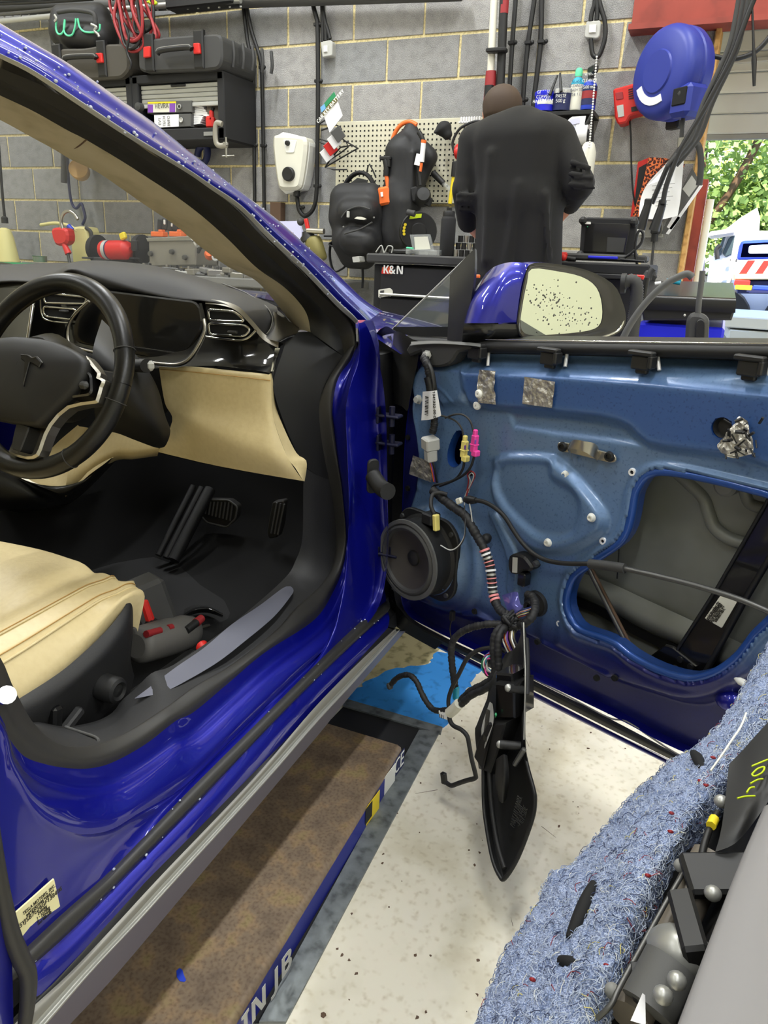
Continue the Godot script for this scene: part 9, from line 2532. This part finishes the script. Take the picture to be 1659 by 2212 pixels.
# ---------- the man at the bench ----------
func build_person() -> void:
	var t := thing("person", "person seen from behind in a black fleece, head bent, working at the bench", "person", V(-.86,0,-3.3))
	var z := -3.3
	var b := Blob.new(V(-1.45,.6,-3.85), V(-.3,1.72,-3.0), .0125)
	var X := V(0,0,1)
	# torso, shoulders, hanging hem
	b.cap(V(-.958,1.503,-3.3), V(-.904,1.292,-3.3), .105, .115, .03, X, 1.15)
	b.cap(V(-.785,1.509,-3.3), V(-.781,1.293,-3.3), .105, .115, .03, X, 1.15)
	b.cap(V(-.87,1.502,-3.3), V(-.841,1.292,-3.3), .12, .13, .03, X, 1.05)
	b.cap(V(-.908,1.292,-3.3), V(-.885,.996,-3.3), .115, .125, .03, X, 1.15)
	b.cap(V(-.781,1.293,-3.3), V(-.76,1.002,-3.3), .115, .12, .03, X, 1.15)
	b.cap(V(-1.031,1.513,-3.31), V(-.877,1.548,-3.31), .07, .08, .035)
	b.cap(V(-.73,1.518,-3.31), V(-.877,1.548,-3.31), .07, .08, .035)
	# stand-up collar
	b.cap(V(-.946,1.574,-3.34), V(-.845,1.586,-3.32), .052, .05, .025).cap(V(-.963,1.59,-3.37), V(-.849,1.608,-3.33), .026, .03, .012).cap(V(-.889,1.621,-3.36), V(-.852,1.615,-3.42), .024, .024, .012)
	# arms
	b.cap(V(-1.063,1.514,-3.31), V(-1.071,1.325,-3.28), .066, .056, .025)
	b.cap(V(-1.076,1.325,-3.28), V(-1.108,1.209,-3.45), .058, .05, .012)
	b.cap(V(-.707,1.517,-3.31), V(-.601,1.351,-3.26), .068, .058, .025)
	b.cap(V(-.599,1.346,-3.26), V(-.672,1.293,-3.48), .06, .048, .012)
	# creases in the sleeves
	for c in [[V(-1.08,1.301,-3.2), V(-1.01,1.296,-3.22)], [V(-1.078,1.274,-3.2), V(-1.01,1.268,-3.24)], [V(-1.075,1.245,-3.22), V(-1.014,1.243,-3.26)], [V(-.624,1.418,-3.19), V(-.556,1.398,-3.19)], [V(-.622,1.376,-3.18), V(-.541,1.361,-3.19)], [V(-.618,1.338,-3.18), V(-.533,1.328,-3.19)]]:
		b.cap(c[0], c[1], .012, .012, .02)
	# folds down the back
	for c in [[V(-.947,1.453,-3.175), V(-.927,1.05,-3.16)], [V(-.821,1.334,-3.17), V(-.845,1.017,-3.16)], [V(-.708,1.301,-3.18), V(-.657,1.025,-3.17)]]:
		b.cap(c[0], c[1], .006, .012, .035)
	# legs
	for s in [[-.98, -1.0], [-.78, -.76]]:
		b.cap(V(s[0], .95, z), V(s[1], .7, z), .10, .085, .03)
	var body := nb()
	b.mesh(body)
	var lg := Blob.new(V(-1.2,.0,-3.6), V(-.55,1.0,-3.1), .015)
	for s in [[-.98, -1.0], [-.78, -.76]]:
		lg.cap(V(s[0], .94, z), V(s[1], .5, z), .098, .068, .03).cap(V(s[1], .5, z), V(s[1], .1, z + .01), .068, .05, .03).cap(V(s[1], .06, z + .03), V(s[1], .05, z - .15), .055, .045, .03)
	put("fleece", body, "fleece", t)
	put("trousers", lg.mesh(nb()), "soft_black", t)
	# head: bent forward, turned a little left
	var hc: Vector3 = V(-.981,1.643,-3.42)
	var h := Blob.new(hc - V(.16,.17,.2), hc + V(.16,.16,.16), .005)
	h.cap(hc + V(0,.008,.015), hc + V(-.01,-.012,-.045), .078, .07, .03)
	h.cap(hc + V(-.02,-.05,-.07), hc + V(-.025,-.075,-.09), .05, .034, .03)
	h.cap(hc + V(-.026,-.035,-.118), hc + V(-.028,-.052,-.13), .012, .014, .01)
	h.cap(hc + V(.01,-.05,.02), hc + V(.02,-.13,.04), .055, .06, .03)
	put("head", h.mesh(nb()), "skin", t)
	for s in [[-.082, -.03], [.072, -.03]]:
		var e := Blob.new(hc + V(s[0] - .03, -.07, -.05), hc + V(s[0] + .03, .03, .03), .003)
		e.cap(hc + V(s[0], -.005, -.004), hc + V(s[0], -.04, -.014), .015, .009, .01, V(1,0,0), .5)
		put("ear", e.mesh(nb()), "skin", t)
	for s in [-.056, .004]:
		put("eye", nb().ball(hc + V(s, -.022, -.108), V(.012,.009,.01), 12, 8), "white", t)
		put("pupil", nb().ball(hc + V(s, -.023, -.117), V(.005,.005,.003), 10, 6), "brown", t)
	put("mouth", nb().tube(cr([hc + V(-.048,-.076,-.115), hc + V(-.026,-.08,-.122), hc + V(-.004,-.076,-.114)], 4), .004, 6), "dull_red", t)
	var hr := Blob.new(hc - V(.12,.1,.12), hc + V(.12,.12,.12), .006)
	hr.cap(hc + V(.002,.016,.02), hc + V(-.008,.012,-.04), .082, .072, .03).cap(hc + V(.004,-.02,.035), hc + V(.004,-.045,.035), .066, .055, .02)
	var nz := FastNoiseLite.new()
	nz.frequency = 70.0
	var hb := hr.mesh(nb())
	for i in hb.v.size():
		hb.v[i] += hb.n[i] * .003 * nz.get_noise_3d(hb.v[i].x * 2.0, hb.v[i].y * .6, hb.v[i].z * 2.0)
	put("hair", hb, "hair", t)
	# forearms and hands, in front of him at the bench
	for s in [[V(-1.104,1.209,-3.45), V(-.98,1.06,-3.62), 1.0], [V(-.677,1.286,-3.47), V(-.86,1.12,-3.68), -1.0]]:
		var w: Vector3 = s[1]
		var el: Vector3 = s[0]
		var f := (w - el).normalized()
		var sd := f.cross(Vector3.UP).normalized()
		var hb2 := Blob.new(el.min(w) - V(.17,.16,.2), el.max(w) + V(.17,.14,.14), .0045)
		hb2.cap(el, w, .036, .026, .01)
		var pm := w + f * .07
		hb2.cap(w, pm, .027, .03, .015, Vector3.UP, .6)
		for k in 4:
			var o := sd * (.027 - .018 * k)
			var ln: float = [.036, .042, .04, .03][k]
			var p1 := pm + o + f * .02
			var p2 := p1 + f * ln + V(0,-.012,0)
			var p3 := p2 + f * ln * .5 + V(0,-.024,0)
			hb2.cap(pm + o, p1, .009, .009, .006).cap(p1, p2, .009, .008, .003).cap(p2, p3, .008, .007, .003)
		var th := w + f * .025 + sd * .028 * float(s[2])
		hb2.cap(w + f * .02, th, .014, .012, .008).cap(th, th + f * .035 + sd * .012 * float(s[2]), .011, .009, .003).cap(th + f * .035 + sd * .012 * float(s[2]), th + f * .06 + V(0,-.012,0), .009, .008, .003)
		put("hand", hb2.mesh(nb()), "skin", t)
	put("belt_tag", nb().box(V(-.945,.982,-3.12), V(.02,.014,.01), .003), "orange", t)


# ---------- outside the doorway ----------
func build_outside() -> void:
	structure("ground", nb().box(V(0,-.09,-24.7), V(60,.1,40.0)), "yard", "pale grey concrete yard outside the doorway")
	var r := RandomNumberGenerator.new()
	r.seed = 12
	var leaf := nb()
	leaf.tri(V(0,0,0), V(.5,.45,.12), V(0,1,.05))
	leaf.tri(V(0,0,0), V(0,1,.05), V(-.5,.45,-.1))
	var specs := [[-.7, -13.5, 4.6, "leaf_green", "tall green leafy tree beyond the yard, behind the white lorry"], [2.6, -17.5, 6.0, "leaf_pale", "pale yellow green tree further back, at the right of the doorway"], [-3.4, -19.0, 6.5, "leaf_pale", "yellowing tree far behind the green one"], [1.0, -22.0, 7.5, "leaf_light", "bright sunlit tree farthest beyond the yard"], [.6, -14.5, 2.6, "leaf_green", "low dark green bush in front of the trees"], [4.6, -15.5, 4.5, "leaf_green", "green tree at the right edge beyond the lorry"]]
	for s in specs:
		var base := V(s[0], 0, s[1])
		var t := thing("tree" if s[2] > 3.0 else "bush", s[4], "tree" if s[2] > 3.0 else "bush", base, "trees beyond the yard")
		put("trunk", nb().tube(cr([base, base + V(.1, s[2] * .3, 0), base + V(-.05, s[2] * .7, .1)], 5), .12, 8).tube(cr([base + V(.1, s[2] * .3, 0), base + V(.6, s[2] * .5, .3), base + V(.9, s[2] * .7, .2)], 4), .06, 6), "brown", t)
		var mm := MultiMesh.new()
		mm.transform_format = MultiMesh.TRANSFORM_3D
		var lm := ArrayMesh.new()
		leaf.into(lm)
		mm.mesh = lm
		var n := 11000 if s[2] > 3.0 else 6000
		mm.instance_count = n
		var clumps := []
		for k in 26:
			var d := V(r.randfn(), r.randfn(), r.randfn()).normalized() * pow(r.randf(), .4)
			clumps.append(base + V(d.x * s[2] * .42, s[2] * .56 + d.y * s[2] * .48, d.z * s[2] * .4))
		for k in n:
			var c: Vector3 = clumps[r.randi() % 26]
			var p: Vector3 = c + V(r.randfn(), r.randfn(), r.randfn()) * float(s[2]) * .085
			p.y = maxf(p.y, .1)
			var q := Basis.from_euler(V(r.randf() * TAU, r.randf() * TAU, r.randf() * TAU)).scaled(Vector3.ONE * r.randf_range(.06, .13))
			mm.set_instance_transform(k, Transform3D(q, p))
		var mi := MultiMeshInstance3D.new()
		mi.name = "foliage"
		mi.multimesh = mm
		mi.material_override = mat(s[3])
		mi.set_meta("kind", "stuff")
		t.add_child(mi)
		mi.position = -base
	# white lorry cab
	var zt := -11.0
	var l := thing("lorry", "white lorry cab with a roof deflector, parked outside the doorway", "lorry", V(.05,0,-11.8))
	put("cab", nb().prism(smooth2(p2([-.183,.349,-.236,.874,-.239,1.16,-.154,1.248,-.099,1.499,.06,1.514,.297,1.52,.685,1.518,.898,.423]), 1), -13.2, zt, .05), "lorry_white", l)
	put("deflector", nb().prism(p2([-.148,1.498,.033,1.666,.201,1.787,.254,1.67,.273,1.508]), -13.0, zt + .02, .05), "lorry_white", l)
	put("sun_visor", nb().box(V(-.147,1.467,-10.9), V(.32,.08,.4), .03, V(0,0,10)), "light_grey", l)
	put("side_window", nb().prism(rounded(p2([-.107,1.232,-.061,1.432,.026,1.457,.041,1.253,-.056,1.189]), .03), zt - .02, zt + .03, .01), "dark_pane", l)
	put("windscreen", nb().prism(p2([-.18,1.207,-.131,1.431,-.1,1.442,-.125,1.209]), zt - .02, zt + .035, .01), "dark_pane", l)
	line(l, "mirror_arm", q3(-10.8,[-.144,1.327,-.178,1.271,-.148,1.161]), .03, "black")
	put("door_handle", nb().box(V(.046,1.158,-10.9), V(.1,.04,.04), .01), "charcoal", l)
	put("body_box", nb().box(V(1.15,1.35,-12.0), V(1.0,1.9,2.2), .03), "lorry_white", l)
	for x in [-.05, .9]:
		put("wheel", nb().pos(V(x, .42, zt + .1), V(90,0,0)).lathe([U(0,.08), U(.24,.09), U(.26,.14), U(.4,.14), U(.42,.1), U(.42,-.14)], 24), "dark_rubber", l)
	# blue recovery truck with a chevron board
	var zb := -9.5
	var k := thing("recovery_truck", "blue and white recovery truck with a red and white chevron tailboard, outside", "truck", V(.35,0,-9.9))
	put("cab_back", nb().prism(rounded(p2([.068,1.145,.07,1.347,.776,1.403,.822,1.173]), .04), -10.6, zb, .03), "blue", k)
	put("rear_window", nb().prism(rounded(p2([.167,1.216,.161,1.302,.785,1.348,.806,1.247]), .03), zb - .01, zb + .02, .01), "light_pane", k)
	put("tailboard", nb().prism(p2([.084,1.001,.068,1.144,.851,1.201,.882,1.045]), -9.5, -9.4, .01), "paper", k)
	for i in 5:
		put("chevron", nb().prism([U(.111,1.002) + U(.155 * i, 0), U(.185,1.005) + U(.155 * i, 0), U(.25,1.151) + U(.155 * i, 0), U(.177,1.148) + U(.155 * i, 0)], -9.398, -9.39), "red", k)
	put("bed_edge", nb().prism(p2([.06,1,.88,1.045,.893,.981,.07,.942]), -10.4, -9.38, .01), "jug_yellow", k)
	put("chassis", nb().prism(p2([.096,.933,.902,.971,.93,.83,.129,.797]), -10.4, -9.45, .01), "navy", k)
	put("tail_lamp", nb().box(V(.16,.912,-9.4), V(.16,.06,.05), .01), "red", k)
	put("number_plate", nb().box(V(.182,.865,-9.38), V(.17,.05,.02), .004), "yellow", k)
	put("bumper", nb().box(V(.382,.871,-9.35), V(.22,.05,.06), .01), "blue", k)
	put("post", nb().box(V(.029,1.154,-9.5), V(.05,.6,.05), .01), "off_white", k)
	put("wheel", nb().pos(V(.62,.36,-9.7), V(0,0,90)).lathe([U(0,.12), U(.3,.12), U(.36,.08), U(.36,-.08), U(.3,-.12), U(0,-.12)], 22), "dark_rubber", k)
	# boards and crates stacked just outside
	for i in 7:
		var y := .06 + .1 * i
		single("timber_board", nb().box(V(.75 + .05 * (i % 3), y, -7.2 - .06 * (i % 2)), V(1.6,.085,1.3), .008, V(0, 3 * (i % 3) - 3, 0)), "weathered" if i % 2 == 0 else "light_grey", ["lowest weathered board of the pile outside the doorway", "second board from the ground in the pile outside", "third board up in the pile outside", "middle board of the pile outside", "third board from the top of the pile outside", "second board from the top of the pile outside", "top pale weathered board of the pile outside the doorway"][i], "board", "pile of boards outside")
	single("bin", nb().prism(rounded(p2([-.283,.801,-.316,1.152,-.225,1.163,-.174,.807]), .02), -8.0, -7.6, .02).box(V(-.18,.4,-7.8), V(.24,.8,.4), .02), "navy", "dark wheeled bin standing outside by the door post", "bin")
	single("black_sign", nb().prism(p2([-.302,1.234,-.215,1.244,-.206,1.147,-.291,1.144]), -7.05, -7.0, .005).box(V(-.17,.5,-7.03), V(.04,1.0,.03)), "black", "black square board on a post just outside the doorway", "sign")
